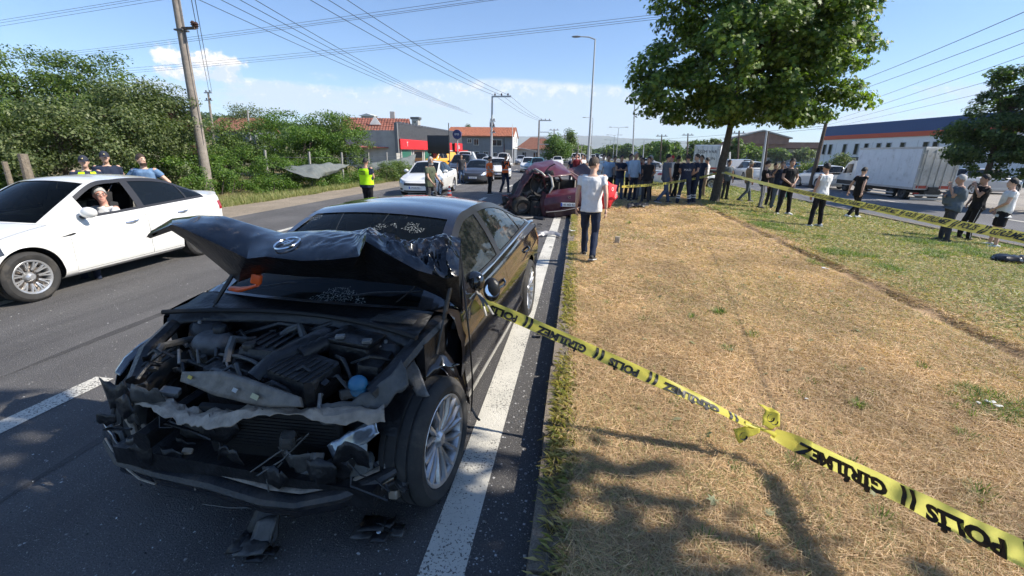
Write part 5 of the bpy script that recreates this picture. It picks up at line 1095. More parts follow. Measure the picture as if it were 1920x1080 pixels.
# ---------------------------------------------------------------- the wrecked black car
BK = mat('paint_black', (0.007, 0.008, 0.010), 0.08, coat=1.0, dirt=(0.10, 0.085, 0.068), dirts=2.2, dirta=0.10, var=.2, vs=3, dthr=(.42, .80))
BKs = mat('paint_black_dusty', (0.008, 0.008, 0.010), 0.09, coat=1.0, dirt=(0.12, 0.09, 0.065), dirts=2.6, dirta=0.16, var=.25, vs=3, dthr=(.36, .74))
def crackglass():
    m = glassmat('cracked_windscreen', (0.36, 0.40, 0.40), 0.80); t = m.node_tree; o = [n for n in t.nodes if n.type == 'OUTPUT_MATERIAL'][0]; src = o.inputs[0].links[0].from_socket
    co = N(t, 'ShaderNodeTexCoord').outputs['Object']; v = N(t, 'ShaderNodeTexVoronoi', feature='DISTANCE_TO_EDGE', i_Scale=55.0); t.links.new(co, v.inputs[0])
    v2 = N(t, 'ShaderNodeTexVoronoi', feature='DISTANCE_TO_EDGE', i_Scale=7.0); t.links.new(co, v2.inputs[0]); n = N(t, 'ShaderNodeTexNoise', i_Scale=2.6, i_Detail=6); t.links.new(co, n.inputs[0])
    n3 = N(t, 'ShaderNodeTexNoise', i_Scale=60.0, i_Detail=4); t.links.new(co, n3.inputs[0]); e1 = mth(t, 'MULTIPLY', mth(t, 'MULTIPLY', mth(t, 'LESS_THAN', v.outputs[0], .05), mth(t, 'GREATER_THAN', n.outputs[0], .60)), mth(t, 'GREATER_THAN', n3.outputs[0], .47)); e2 = mth(t, 'MULTIPLY', mth(t, 'LESS_THAN', v2.outputs[0], .006), .35)
    f = mth(t, 'MULTIPLY', mth(t, 'MAXIMUM', e1, 0.0), .45); d = N(t, 'ShaderNodeBsdfDiffuse'); d.inputs[0].default_value = (.55, .60, .60, 1); mx = N(t, 'ShaderNodeMixShader')
    t.links.new(f, mx.inputs[0]); t.links.new(src, mx.inputs[1]); t.links.new(d.outputs[0], mx.inputs[2]); t.links.new(mx.outputs[0], o.inputs[0]); return m
CRK = crackglass()
BC = sedan(L=4.86, hw=.93, H=1.47, wf_=.95, wb=2.90, bz=(.74, .96, 1.00, 1.06), cowl=1.27, hdr=2.18, rhdr=3.40, deck=4.50, r=.345, tailz=1.02, cutfront={1: 1.28, -1: 1.0}, chromeline=True, w0=1.74, w1=4.28,
           pill=[(2.56, 2.68), (3.66, 3.69)], pb=2.58, wsglass=CRK, nomirror=True, handlemat=BK, archgap=.05, hinge=True, tlq=(.66, .84))
BC.__class__.sidecut = None
TH = R(-3.339); bc = car_at('black_sedan', 'wrecked black sedan with its front torn open and crumpled bonnet raised over the engine bay', -1.491, 3.511, TH)
bparts = BC.build(bc, BKs, detail=2, front=False, hood=False, glass=glassmat('black_car_glass', (0.10, 0.11, 0.11), .62, dust=.10), style='sport', spokes=8, wheels=False, rimmat=None, trimm=mat('window_trim', (.02, .02, .022), .3))
for i, (wx, wy, sd, st) in enumerate(((.92, .95, 1, R(-4)), (-.92, .95, -1, R(-4)), (.92, 3.85, 1, 0), (-.92, 3.85, -1, 0))): put_wheel(bc, sd*(.93-.105), wy-2.43, .345, .235, sd, 'sport', 8, steer=st, camber=R(-2) if i == 0 else 0)
ca, sa = math.cos(TH), math.sin(TH)
def LP(px, py, yl):
    """point of the car's own frame where the sight line through a pixel crosses the plane y = yl"""
    d = ray(px, py); ey = (EYE.x+1.491, EYE.y-3.511); e = (ey[0]*ca + ey[1]*sa, -ey[0]*sa + ey[1]*ca); dl = (d.x*ca + d.y*sa, -d.x*sa + d.y*ca); t = (yl - 2.43 - e[1])/dl[1]
    return Vector((e[0]+dl[0]*t, yl-2.43, EYE.z+d.z*t))
def sheet3(rows, name, m, parent, sub=4, amp=.01, fr=7.0, th=.004, seed=0, crease=0.0, smooth=True, sharp=28, vamp=None):
    """bent sheet metal through a grid of points, with folds, made solid"""
    R_ = len(rows); C_ = len(rows[0]); P = [[Vector(p) for p in r] for r in rows]
    def ev(u, v):
        a = min(int(u), C_-2); b = min(int(v), R_-2); fu, fv = u-a, v-b
        q = (P[b][a].lerp(P[b][a+1], fu)).lerp(P[b+1][a].lerp(P[b+1][a+1], fu), fv)
        k = 1 if vamp is None else vamp(u/(C_-1), v/(R_-1)); n = noise.noise((q.x*fr+seed, q.y*fr, q.z*fr)); n2 = 1-abs(noise.noise((q.x*fr*1.3+seed+7, q.y*fr*1.3, q.z*2)))*2
        return q + Vector((.3*n, .5*n2 - .2, n + crease*n2))*amp*k
    b = MB(); nu, nv = (C_-1)*sub, (R_-1)*sub; b.grid(lambda i, j: ev(i*(C_-1), j*(R_-1)), nu, nv); o = b.build(name, m, parent, sharp=sharp, smooth=smooth)
    md = o.modifiers.new('s', 'SOLIDIFY'); md.thickness = th; md.offset = -1; return o
grime = lambda n, c, r=.40, **k: mat(n, c, r, var=.4, vs=14, dirt=tuple(min(.5, v*1.0+.035) for v in c), dirts=7, dirta=.40, dthr=(.5, .75), bump=.3, bs=40, **k)
G_blk, G_dk, G_grey, G_alu, G_tan = grime('bay_black', (.009, .009, .010)), grime('bay_dark', (.013, .013, .014)), grime('bay_grey', (.070, .068, .064)), grime('bay_alloy', (.20, .195, .185), .4), grime('torn_support', (.32, .265, .205))
# bonnet: top skin, front lip and underside
cols = [((285, 432), (277, 440), (282, 447)), ((322, 410), (322, 421), (322, 433)), ((372, 404), (347, 430), (356, 455)), ((420, 405), (405, 457), (402, 492)), ((480, 423), (463, 485), (447, 529)), ((530, 436), (498, 481), (495, 512)),
        ((575, 433), (564, 489), (560, 518)), ((615, 431), (620, 487), (610, 521)), ((651, 433), (673, 481), (654, 523)), ((698, 434), (685, 452), (690, 528)), ((725, 445), (717, 471), (730, 531)), ((755, 459), (780, 506), (780, 537)),
        ((800, 448), (812, 515), (815, 552)), ((837, 440), (837, 523), (843, 566)), ((864, 447), (860, 517), (868, 585))]
yr = [1.10, 1.25, 1.36, 1.36, 1.36, 1.35, 1.35, 1.35, 1.36, 1.38, 1.40, 1.42, 1.44, 1.46, 1.48]; yf = [1.04, 1.05, 1.06, 1.04, 1.0, .98, .97, .97, .98, 1.02, 1.02, 1.06, 1.12, 1.16, 1.22]
hv = [(0, .0), (.2, .010), (.45, .016), (.7, .012), (.9, .002), (1, 0)]
def hoodtop(u, v):
    c = u*(len(cols)-1); a = min(int(c), len(cols)-2); f = c-a
    def col(i):
        r = LP(*cols[i][0], yr[i]); q = LP(*cols[i][1], yf[i]); return r, q
    r0, q0 = col(a); r1, q1 = col(a+1); r, q = r0.lerp(r1, f), q0.lerp(q1, f); p = r.lerp(q, v)
    k = math.sin(math.pi*v)**.7*min(1, u*5)*min(1, (1-u)*12+.2); crush = max(0, min(1, (u-.55)*5)); w = noise.noise((p.x*6, p.y*7, 2.0)); w2 = 1-2*abs(noise.noise((p.x*9+p.y*5, p.y*8, 5.0))); w3 = 1-2*abs(noise.noise((p.x*17, p.y*15-p.x*6, 8.0)))
    w4 = 1-2*abs(noise.noise((p.x*31+3, p.y*26, 1.0))); p.z += k*(.022 + .004*w + crush*(.056*w2 + .030*w3 + .005*w4 - .03) + (1-crush)*.004*w2 + max(0, .5-abs(u-.5)*5)*.012*w3); p.y += k*crush*.03*w; return p
hood = empty('bonnet', (0, 0, 0)); hood.parent = bc
b = MB(); b.grid(hoodtop, 150, 40); o = b.build('outer_skin', mat('bonnet_black', (.005, .006, .009), .12, spec=.4, coat=.4, dirt=(.20, .16, .12), dirts=11, dirta=.2, dthr=(.56, .66)), hood, sharp=18)
b = MB()
def lip(u, v):
    c = u*(len(cols)-1); a = min(int(c), len(cols)-2); f = c-a; q = hoodtop(u, 1); bt = LP(*cols[a][2], yf[a]+.20).lerp(LP(*cols[a+1][2], yf[a+1]+.20), f); p = q.lerp(bt, v); p.y += .018*math.sin(math.pi*v)*noise.noise((p.x*7, v*3, 0)) - .012*math.sin(math.pi*v); return p
def under(u, v):
    p = lip(u, 1).lerp(hoodtop(u, 0) + Vector((0, 0, -.035)), v); s = math.sin(math.pi*v); p.z += s*(.012 + .02*noise.noise((p.x*5, p.y*6, 3)) + .018*(abs(math.sin(p.x*9 + v*2)) > .8)); return p
b.grid(lip, 84, 6); b.grid(under, 84, 12); b.grid(lambda u, v: hoodtop(u, 0) + Vector((0, 0, -.035*v)), 84, 1, flip=True); b.build('inner_frame', G_blk, hood, sharp=30)
pl = LP(543, 467, 1.10); dn = (hoodtop(.42, .8)-hoodtop(.42, .7)).normalized()
def badge():
    # winged arrow in a ring, lying on the bonnet's nose
    u0 = .0; best = min([(abs((hoodtop(i/200, .68)-pl).x), i/200) for i in range(40, 140)])[1]; o_ = hoodtop(best, .66); ex = (hoodtop(best+.02, .66)-hoodtop(best-.02, .66)).normalized(); ey = (hoodtop(best, .50)-hoodtop(best, .80)).normalized(); nz = ex.cross(ey).normalized(); ey = nz.cross(ex)
    Mx = Matrix((ex, ey, nz)).transposed().to_4x4(); Mx.translation = o_ + nz*.012
    g = MB(); g.tube([(math.cos(t)*.062, math.sin(t)*.075, 0) for t in [i*2*math.pi/28 for i in range(29)]], .0055, 6, cap=False)
    for a0, ln_ in ((-.018, .030), (0, .036), (.018, .030)): g.prism([(-.026, a0-.006+.01), (-.026+ln_*1.3, a0-.004), (-.026+ln_*1.3, a0+.004), (-.026, a0+.006+.01)], 0, .006, axis='z')
    g.prism([(.004, -.034), (.030, -.010), (.030, .030), (.018, .034), (.004, 0)], 0, .006, axis='z'); g.V = [tuple(Mx @ Vector(v)) for v in g.V]; g.build('badge', chrome, hood)
badge()
# gas struts and hinge arms
def rod(name, a, b_, r, m, par=bc, n=7): g = MB(); g.tube([a, b_], r, n); return g.build(name, m, par)
A_, B_ = LP(441, 508, 1.22), LP(376, 612, 1.02); g = MB(); g.tube([A_, A_.lerp(B_, .6)], .013, 8); g.build('gas_strut', G_blk, bc); rod('gas_strut_rod', A_.lerp(B_, .55), B_, .006, G_grey)
A_, B_ = LP(846, 530, 1.25), LP(818, 668, 1.12); g = MB(); g.tube([A_, A_.lerp(B_, .5)], .013, 8); g.build('gas_strut', G_blk, bc); rod('gas_strut_rod', A_.lerp(B_, .45), B_, .007, G_grey)
rod('prop_cable', LP(782, 535, 1.3), LP(668, 628, 1.2), .004, G_blk)
for pts in (((462, 520, 1.5), (452, 560, 1.42), (436, 592, 1.36)), ((852, 560, 1.5), (856, 600, 1.42), (842, 640, 1.36))):
    g = MB(); g.tube([LP(*p) for p in pts], [(.024, .008)]*3, 6); g.build('hinge_arm', G_blk, bc)
# long strip of torn trim hanging down by the right pillar
g = MB(); g.tube([LP(860, 446, 1.62), LP(866, 500, 1.50), LP(872, 560, 1.42), LP(881, 640, 1.36), LP(886, 715, 1.34), LP(884, 770, 1.32)], [(.006, .022), (.006, .030), (.006, .036), (.005, .026), (.005, .020), (.005, .014)], 6); g.build('torn_trim_strip', mat('black_satin', (.008, .008, .009), .35), bc)
g = MB(); g.tube([LP(884, 765, 1.31), LP(893, 782, 1.30), LP(899, 788, 1.28)], [(.010, .006)]*3, 6); g.build('trim_clip', G_blk, bc)
# scuttle panel, seal and wipers under the windscreen
L_ = lambda x, y, z: Vector((x, y-2.43, z))
sheet3([[L_(x, 1.27-.04*(x/.75)**2, .985) for x in (-.80, -.5, -.2, .1, .4, .78)], [L_(x, 1.19-.08*(x/.75)**2, .955) for x in (-.80, -.5, -.2, .1, .4, .78)], [L_(x, 1.14-.12*(x/.75)**2, .945) for x in (-.80, -.5, -.2, .1, .4, .78)], [L_(x, 1.11-.15*(x/.75)**2, .88) for x in (-.80, -.5, -.2, .1, .4, .78)]], 'scuttle_panel', G_dk, bc, amp=.006, fr=9)
g = MB(); g.tube([L_(x, 1.105-.15*(x/.75)**2, .955) for x in [-.80+.08*i for i in range(21)]], .014, 7); g.build('bay_seal', mat('seal', (.008, .008, .008), .7), bc)
g = MB()
for i in range(26): g.box(tuple(L_(.46+.010*i, 1.13, .965)), (.004, .10, .006))
g.build('scuttle_grille', G_grey, bc)['kind'] = 'stuff'
for a, b_ in (((-.55, 1.26, 1.01), (.10, 1.36, 1.09)), ((.10, 1.22, 1.01), (.66, 1.34, 1.07))): g = MB(); g.tube([L_(*a), L_(*a).lerp(L_(*b_), .5) + Vector((0, -.01, .02)), L_(*b_)], [.009, .008, .005], 6); g.build('wiper_arm', G_blk, bc)
# engine bay
g = MB(); g.box(tuple(L_(0, .95, .32)), (1.5, .95, .10)); g.box(tuple(L_(0, 1.16, .60)), (1.5, .06, .56)); 
for s in (-1, 1): g.box(tuple(L_(s*.80, 1.18, .60)), (.05, .42, .60))
g.build('bulkhead', G_blk, bc)
def rail(pts, w, name, m=G_dk):
    g = MB(); g.tube([L_(*p) for p in pts], [w]*len(pts), 8); g.V = [(x + .008*noise.noise((x*15, y*15, z*15)), y, z + .010*noise.noise((x*12, y*12+5, z*12))) for x, y, z in g.V]; return g.build(name, m, bc)
rail([(-.80, 1.25, .90), (-.77, .95, .86), (-.72, .74, .80), (-.62, .58, .72)], (.045, .035), 'inner_wing_rail'); rail([(.80, 1.30, .92), (.78, 1.0, .90), (.74, .80, .84), (.66, .68, .76)], (.045, .035), 'inner_wing_rail')
rail([(-.55, 1.2, .50), (-.52, .7, .48), (-.50, .45, .46)], (.05, .06), 'chassis_leg'); rail([(.56, 1.2, .50), (.56, .75, .48), (.58, .50, .44)], (.05, .06), 'chassis_leg')
for s in (-1, 1):
    g = MB(); g.lathe([(0, .905), (.035, .905), (.04, .89), (.085, .885), (.11, .86), (.125, .80), (.13, .55)], 20, Matrix.Translation(L_(s*.60, 1.05, 0))); g.build('strut_tower', G_dk, bc)
    for k in range(3): a = k*2.1+.5; g = MB(); g.lathe([(0, .014), (.010, .014), (.011, 0)], 8, Matrix.Translation(L_(s*.60+.07*math.cos(a), 1.05+.07*math.sin(a), .886))); g.build('bolt', G_alu, bc)
def bbox(name, c, size, m, rot=(0, 0, 0), bev=.015, par=bc, taper=0.0, nz=.0): g = MB(); g.box(tuple(L_(*c)), size, rot=rot, bev=bev, taper=taper); return g.build(name, m, par)
bbox('engine_block', (-.02, .88, .60), (.58, .44, .36), G_dk, bev=.03)
ec = bbox('engine_cover', (.02, .90, .825), (.40, .28, .07), G_blk, rot=(R(-3), R(2), R(5)), bev=.03, taper=.1)
for i in range(6): g = MB(); g.box(tuple(L_(-.13+.052*i, .92, .866)), (.018, .20, .010), rot=(R(-3), R(2), R(5)), bev=.004); g.build('cover_rib', G_dk, ec)
g = MB(); g.lathe([(0, .89), (.032, .89), (.036, .88), (.036, .85)], 14, Matrix.Translation(L_(-.10, .80, 0))); g.build('oil_cap', G_dk, bc)
tank = grime('coolant_tank', (.10, .10, .10), .5); g = MB(); g.ell(L_(-.46, .92, .80), (.125, .095, .075), 18, 10); g.V = [(x, y, max(min(z, .862), .74)) for x, y, z in g.V]; ct = g.build('coolant_tank', tank, bc, sharp=50)
g = MB(); g.lathe([(0, .895), (.034, .895), (.038, .885), (.038, .855)], 16, Matrix.Translation(L_(-.43, .95, 0))); g.build('tank_cap', G_blk, ct)
ab = bbox('air_filter_box', (.30, .70, .79), (.30, .23, .14), G_dk, rot=(R(4), R(4), R(-12)), bev=.03)
for i in range(7): g = MB(); g.box(tuple(L_(.19+.037*i, .70-.008*i, .866-.0025*i)), (.012, .19, .010), rot=(R(4), R(4), R(-12)), bev=.003); g.build('box_rib', G_dk, ab)
bt_ = bbox('battery', (.44, .97, .80), (.27, .19, .18), G_blk, rot=(0, 0, R(-8)), bev=.012); bbox('battery_lid', (.44, .97, .902), (.26, .17, .018), G_dk, rot=(0, 0, R(-8)), bev=.006, par=bt_)
for k in range(2): bbox('battery_clamp', (.36+.17*k, .93-.02*k, .918), (.05, .035, .02), G_alu, rot=(0, 0, R(20)), bev=.005, par=bt_)
bbox('fuse_box', (.60, .85, .80), (.13, .20, .12), G_blk, rot=(0, R(5), R(6)), bev=.015); bbox('control_unit', (.55, .98, .85), (.10, .06, .06), G_alu, rot=(R(10), 0, R(15)), bev=.008)
g = MB(); g.tube([L_(.07, .62, .80), L_(.11, .72, .85), L_(.19, .86, .88), L_(.22, .99, .89), L_(.20, 1.07, .86)], [(.050, .036), (.058, .040), (.060, .042), (.060, .045), (.058, .045)], 12); g.build('intake_duct', G_dk, bc)
g = MB(); P_ = [L_(.22, .78, .86).lerp(L_(.34, 1.07, .89), i/12) for i in range(13)]; g.tube(P_, [.042 + .006*(i % 2) for i in range(13)], 12); g.build('ribbed_hose', G_blk, bc)
g = MB(); g.ell(L_(.60, .68, .80), (.047, .047, .045), 16, 10); g.lathe([(.045, .76), (.05, .79)], 14, Matrix.Translation(L_(.60, .68, 0))); g.build('washer_cap', mat('blue_cap', (.03, .15, .27), .5, dirt=(.12, .16, .18), dirts=12, dirta=.5), bc)
g = MB(); g.tube([L_(.60, .68, .76), L_(.60, .70, .60)], .035, 10); g.build('filler_neck', G_grey, bc)
hoses = [((-.30, .80, .80), (-.12, .74, .84), (.05, .72, .80)), ((-.40, 1.05, .80), (-.15, 1.10, .88), (.12, 1.08, .86)), ((-.34, .74, .72), (-.20, .66, .78), (.02, .66, .74)), ((-.55, .78, .74), (-.40, .70, .80), (-.22, .72, .72)), ((.0, 1.05, .84), (.22, 1.13, .92), (.42, 1.10, .86)),
         ((-.62, .95, .80), (-.66, .78, .82), (-.60, .66, .74)), ((.50, .80, .84), (.62, .78, .90), (.70, .86, .84)), ((.12, .60, .76), (.22, .57, .82), (.34, .58, .74)), ((-.20, .96, .82), (-.24, .84, .88), (-.18, .72, .80)), ((.40, .82, .86), (.48, .76, .88), (.54, .72, .80)), ((-.5, 1.15, .84), (-.3, 1.18, .92), (-.1, 1.16, .88)), ((.10, .98, .85), (.02, 1.05, .90), (-.08, 1.0, .84))]
for i, h_ in enumerate(hoses): g = MB(); g.tube([L_(*h_[0]), L_(*h_[0]).lerp(L_(*h_[1]), .6), L_(*h_[1]), L_(*h_[1]).lerp(L_(*h_[2]), .5) + Vector((0, 0, .01)), L_(*h_[2])], .010 + .006*(i % 3), 7); g.build('hose', (G_blk, G_dk, G_grey)[i % 3 if i % 5 else 2], bc)
r_ = random.Random(5)
for i in range(110):     # small brackets, connectors and pipes between the big pieces
    x, y = r_.uniform(-.62, .66), r_.uniform(.62, 1.12); z = r_.uniform(.70, .85); g = MB()
    if i % 2: g.box(tuple(L_(x, y, z)), (r_.uniform(.015, .06), r_.uniform(.015, .05), r_.uniform(.015, .05)), rot=(r_.uniform(-.4, .4), r_.uniform(-.4, .4), r_.uniform(0, 3)), bev=.005)
    else: a = r_.uniform(0, 6.28); g.tube([L_(x, y, z), L_(x+.05*math.cos(a), y+.05*math.sin(a), z+.03), L_(x+.12*math.cos(a), y+.12*math.sin(a), z-.02)], r_.uniform(.005, .012), 6)
    g.build('engine_fitting', (G_blk, G_dk, G_dk, G_blk, G_grey, G_blk, G_alu)[i % 7], bc)
# radiator, fan shroud and torn upper support
g = MB(); g.box(tuple(L_(.16, .60, .48)), (.74, .035, .36), rot=(R(6), 0, R(5)), bev=.008); ra = g.build('radiator', mat('radiator', (.010, .010, .010), .7, var=.3, vs=30), bc)
for i in range(15): g = MB(); g.box(tuple(L_(.16, .582-.0028*(i-7), .33+.021*i)), (.70, .003, .002), rot=(R(6), 0, R(5))); g.build('fin', G_blk, ra)
shp = [(352, 697), (420, 694), (470, 712), (545, 738), (560, 742), (566, 760), (500, 757), (420, 740), (352, 715)]
shT = [[LP(352, 698, .62), LP(420, 695, .60), LP(475, 712, .56), LP(520, 728, .54), LP(566, 745, .52)], [LP(348, 716, .59), LP(418, 742, .55), LP(473, 755, .52), LP(518, 762, .50), LP(570, 764, .49)]]
sh_ = sheet3(shT, 'fan_shroud', grime('shroud', (.17, .150, .125), .5), bc, amp=.004, th=.03, sub=6)
def decal(px, py, yl, w, h, m, name, rz=0.0):
    p = LP(px, py, yl); g = MB(); g.box((0, 0, 0), (w, h, .002), rot=None); Mx = Matrix.Translation(p + Vector((0, -.035, .030))) @ Matrix.Rotation(R(-18), 4, 'Z') @ Matrix.Rotation(R(48), 4, 'X'); g.V = [tuple(Mx @ Vector(v)) for v in g.V]; return g.build(name, m, bc)
decal(370, 711, .60, .034, .016, mat('sticker_yellow', (.55, .40, .06), .6), 'warning_sticker'); decal(453, 735, .54, .034, .018, mat('sticker_white', (.42, .42, .40), .6), 'label_sticker'); decal(490, 747, .52, .052, .022, mat('sticker_pale', (.45, .42, .24), .6), 'warning_sticker')
sheet3([[LP(236, 738, .62), LP(300, 752, .58), LP(372, 770, .54), LP(420, 772, .53), LP(470, 764, .54), LP(540, 766, .55), LP(620, 770, .58), LP(720, 762, .64)],
        [LP(245, 748, .56), LP(310, 770, .50), LP(372, 786, .47), LP(425, 782, .47), LP(480, 772, .49), LP(545, 776, .50), LP(625, 782, .53), LP(722, 778, .60)],
        [LP(250, 756, .55), LP(312, 782, .47), LP(366, 806, .43), LP(420, 804, .43), LP(484, 782, .47), LP(550, 784, .48), LP(628, 800, .51), LP(722, 796, .58)]], 'torn_front_support', G_tan, bc, amp=.026, fr=12, sub=9, th=.005, crease=.55)
sheet3([[LP(596, 768, .56), LP(660, 755, .62), LP(720, 720, .70), LP(752, 680, .78)], [LP(600, 800, .53), LP(668, 800, .58), (LP(722, 765, .66)), LP(768, 720, .74)]], 'support_end_bracket', G_grey, bc, amp=.03, fr=12, sub=8, th=.006, crease=.6)
for (a, m_) in (((236, 738, .62), G_tan), ((300, 745, .60), G_tan), ((262, 720, .64), G_grey), ((320, 735, .62), G_alu)):
    p = LP(*a); g = MB(); g.box(tuple(p), (.09, .05, .035), rot=(r_.uniform(-.5, .5), r_.uniform(-.5, .5), r_.uniform(-.5, .5)), bev=.008); g.build('bent_bracket', m_, bc)
# lamp aperture on the left, tubes inside it
for pts, w, m_ in (([(232, 770, .62), (250, 800, .60), (262, 850, .58)], .018, G_tan), ([(258, 790, .64), (300, 820, .62), (352, 862, .60)], .014, G_tan), ([(350, 866, .60), (300, 838, .66), (270, 800, .7)], .020, G_blk), ([(262, 848, .58), (275, 852, .56), (300, 850, .56)], .028, G_tan), ([(210, 800, .62), (228, 812, .6), (236, 838, .58)], .016, G_grey)):
    g = MB(); g.tube([LP(*p) for p in pts], w, 8); g.V = [(x+.006*noise.noise((x*30, y*30, z*30)), y, z) for x, y, z in g.V]; g.build('bent_tube', m_, bc)
sheet3([[LP(219, 706, .76), LP(248, 662, .90), LP(304, 630, 1.02)], [LP(214, 735, .72), LP(240, 700, .82), LP(300, 668, .95)], [LP(216, 775, .68), LP(238, 750, .74), LP(262, 738, .80)]], 'crumpled_wing', BK, bc, amp=.022, fr=8, sub=6, th=.004, crease=.6)
sheet3([[LP(195, 790, .66), LP(212, 815, .58), LP(226, 838, .54)], [LP(196, 830, .64), LP(212, 852, .56), LP(228, 868, .52)]], 'bumper_corner', BK, bc, amp=.012, sub=6, th=.006)
sheet3([[LP(215, 700, .73), LP(232, 672, .84), LP(262, 646, .95), (LP(330, 606, 1.12)), LP(400, 575, 1.28)], [LP(226, 706, .71), LP(245, 680, .82), LP(275, 655, .93), LP(345, 618, 1.10), LP(412, 590, 1.24)]], 'wing_edge', BK, bc, amp=.008, sub=5, th=.006)
# bumper beam and everything hanging from it
bp_ = [LP(204, 826, .60), LP(232, 862, .53), LP(300, 885, .50), LP(400, 905, .46), LP(500, 935, .43), LP(560, 943, .43), (LP(640, 928, .48)), LP(705, 900, .56), LP(742, 880, .62)]
g = MB(); g.tube(bp_, [(.030, .022)] + [(.042, .030)]*7 + [(.03, .02)], 8); g.V = [(x, y+.006*noise.noise((x*20, y*20, z*20)), z+.008*noise.noise((x*9, 3, z*20))) for x, y, z in g.V]; g.build('bumper_beam', mat('beam', (.020, .022, .026), .42, dirt=(.12, .10, .08), dirts=7, dirta=.55, dthr=(.4, .7), bump=.3, bs=50), bc)
g = MB(); g.tube([p + Vector((0, -.02, -.045)) for p in bp_[1:]], [(.010, .020)]*8, 6); g.build('lower_lip', BKs, bc)
g = MB(); g.tube([p + Vector((0, .04, .035)) for p in bp_[1:-1]], [(.022, .006)]*7, 6); g.build('foam_strip', G_tan, bc)
g = MB(); g.tube([LP(198, 822, .58), LP(216, 852, .53), LP(240, 880, .48), LP(262, 898, .46), LP(292, 908, .47)], .006, 6); g.build('hanging_cable', G_tan, bc)
g = MB(); g.tube([LP(380, 945, .44), LP(430, 952, .42), (LP(480, 952, .42)), LP(516, 938, .43)], .0035, 5); g.build('hanging_cable', G_grey, bc)
for pts in (((470, 885, .46), (520, 850, .5), (566, 820, .54)), ((482, 892, .45), (530, 862, .5), (580, 812, .55)), ((505, 930, .44), (500, 900, .46), (530, 866, .5))): g = MB(); g.tube([LP(*p) for p in pts], .0045, 5); g.build('wiring', G_grey, bc)
bbox('radiator_mount', (.30, .52, .55), (.07, .06, .08), G_grey, rot=(.3, .2, .5), bev=.015)
for a, sz in (((352, 848, .52), (.05, .03, .04)), ((372, 918, .46), (.03, .02, .05)), ((595, 855, .5), (.06, .05, .03)), ((740, 925, .62), (.05, .05, .04)), ((755, 905, .62), (.06, .06, .05))):
    p = LP(*a); g = MB(); g.box(tuple(p), sz, rot=(r_.uniform(-.6, .6), r_.uniform(-.6, .6), r_.uniform(-.6, .6)), bev=.008); g.build('broken_bracket', (G_tan, G_grey)[sz[0] > .055], bc)
# torn black plastic filling the open nose
for i in range(34):
    x = r_.uniform(-.75, .78); y = r_.uniform(.42, .66); z = r_.uniform(.33, .66); s = r_.uniform(.05, .13); c0 = L_(x, y, z)
    if i % 3: sheet3([[c0 + Vector((r_.uniform(-1, 1), r_.uniform(-.6, .6), r_.uniform(-1, 1)))*s*.35 + Vector(((a-1)*s*.8, 0, (b2-.5)*s)) for a in range(3)] for b2 in range(2)], 'torn_plastic', (G_blk, G_blk, G_dk, G_grey)[i % 4], bc, amp=.02, fr=18, sub=3, th=.004, seed=i, crease=.7)
    else: g = MB(); g.tube([c0, c0 + Vector((r_.uniform(-.1, .1), -.02, r_.uniform(-.08, .04))), c0 + Vector((r_.uniform(-.2, .2), .0, r_.uniform(-.14, .0)))], r_.uniform(.003, .009), 5); g.build('wiring', (G_dk, G_blk, G_grey)[i % 3], bc)
# right lamp remains
refl = mat('lamp_reflector', (.34, .37, .40), .15, .6, var=.3, vs=30)
sheet3([[LP(615, 838, .56), LP(655, 812, .60), LP(705, 790, .66)], [LP(625, 862, .54), LP(662, 850, .57), LP(712, 815, .63)]], 'broken_headlight', refl, bc, amp=.018, fr=18, sub=5, th=.010, crease=.8)
g = MB(); g.box(tuple(LP(668, 845, .57)), (.10, .06, .03), rot=(.3, -.2, .4), bev=.01); g.build('lamp_bowl', mat('lamp_white', (.55, .57, .55), .3), bc)
g = MB(); g.box(tuple(LP(672, 872, .60)), (.15, .10, .10), rot=(.1, .1, .3), bev=.03); g.build('washer_bottle', mat('washer_plastic', (.13, .14, .14), .35, dirt=(.08, .075, .07), dirts=8), bc)
g = MB(); g.lathe([(0, 0), (.03, 0), (.035, -.02), (.035, -.05)], 14, Matrix.Translation(LP(712, 875, .62)) @ Matrix.Rotation(R(70), 4, 'X')); g.build('fog_lamp', refl, bc)
p = LP(594, 888, .52); g = MB(); g.prism([(-.03, -.02), (.03, -.02), (.01, .035), (-.01, .02)], p.y, p.y+.006); g.V = [(x+p.x, y, z+p.z) for x, y, z in g.V]; g.build('lamp_shard', refl, bc)
sheet3([[LP(530, 900, .5), LP(580, 880, .52), LP(622, 858, .56)], [LP(536, 925, .5), LP(590, 918, .5), LP(636, 900, .54)]], 'torn_liner', G_grey, bc, amp=.015, fr=12, sub=5)
sheet3([[LP(700, 640, 1.05), LP(735, 625, 1.15), LP(790, 640, 1.2)], [LP(740, 690, .95), LP(790, 672, 1.05), LP(838, 680, 1.1)], [LP(760, 720, .92), LP(806, 712, .98), LP(862, 690, 1.1)]], 'crumpled_wing_top', BK, bc, amp=.05, fr=11, sub=8, th=.004, crease=.8, sharp=22)
sheet3([[LP(748, 655, 1.02), LP(770, 660, 1.0)], [LP(762, 705, .90), LP(790, 706, .90)], [LP(782, 745, .84), LP(806, 742, .84)]], 'wing_bracket', G_alu, bc, amp=.02, fr=14, sub=6, th=.005)
sheet3([[LP(790, 640, 1.22), LP(862, 620, 1.40)], [LP(822, 690, 1.14), LP(872, 700, 1.34)], [LP(850, 716, 1.12), (LP(880, 760, 1.30))]], 'wing_remnant', BKs, bc, amp=.02, fr=9, sub=8, th=.004, crease=.7)
g = MB()
for i in range(14):
    a = R(35+i*8); g.V += [(.80, .95-2.43-.375*math.cos(a), .345+.375*math.sin(a)), (.70, .95-2.43-.36*math.cos(a), .345+.36*math.sin(a)), (.52, .95-2.43-.34*math.cos(a), .345+.33*math.sin(a))]
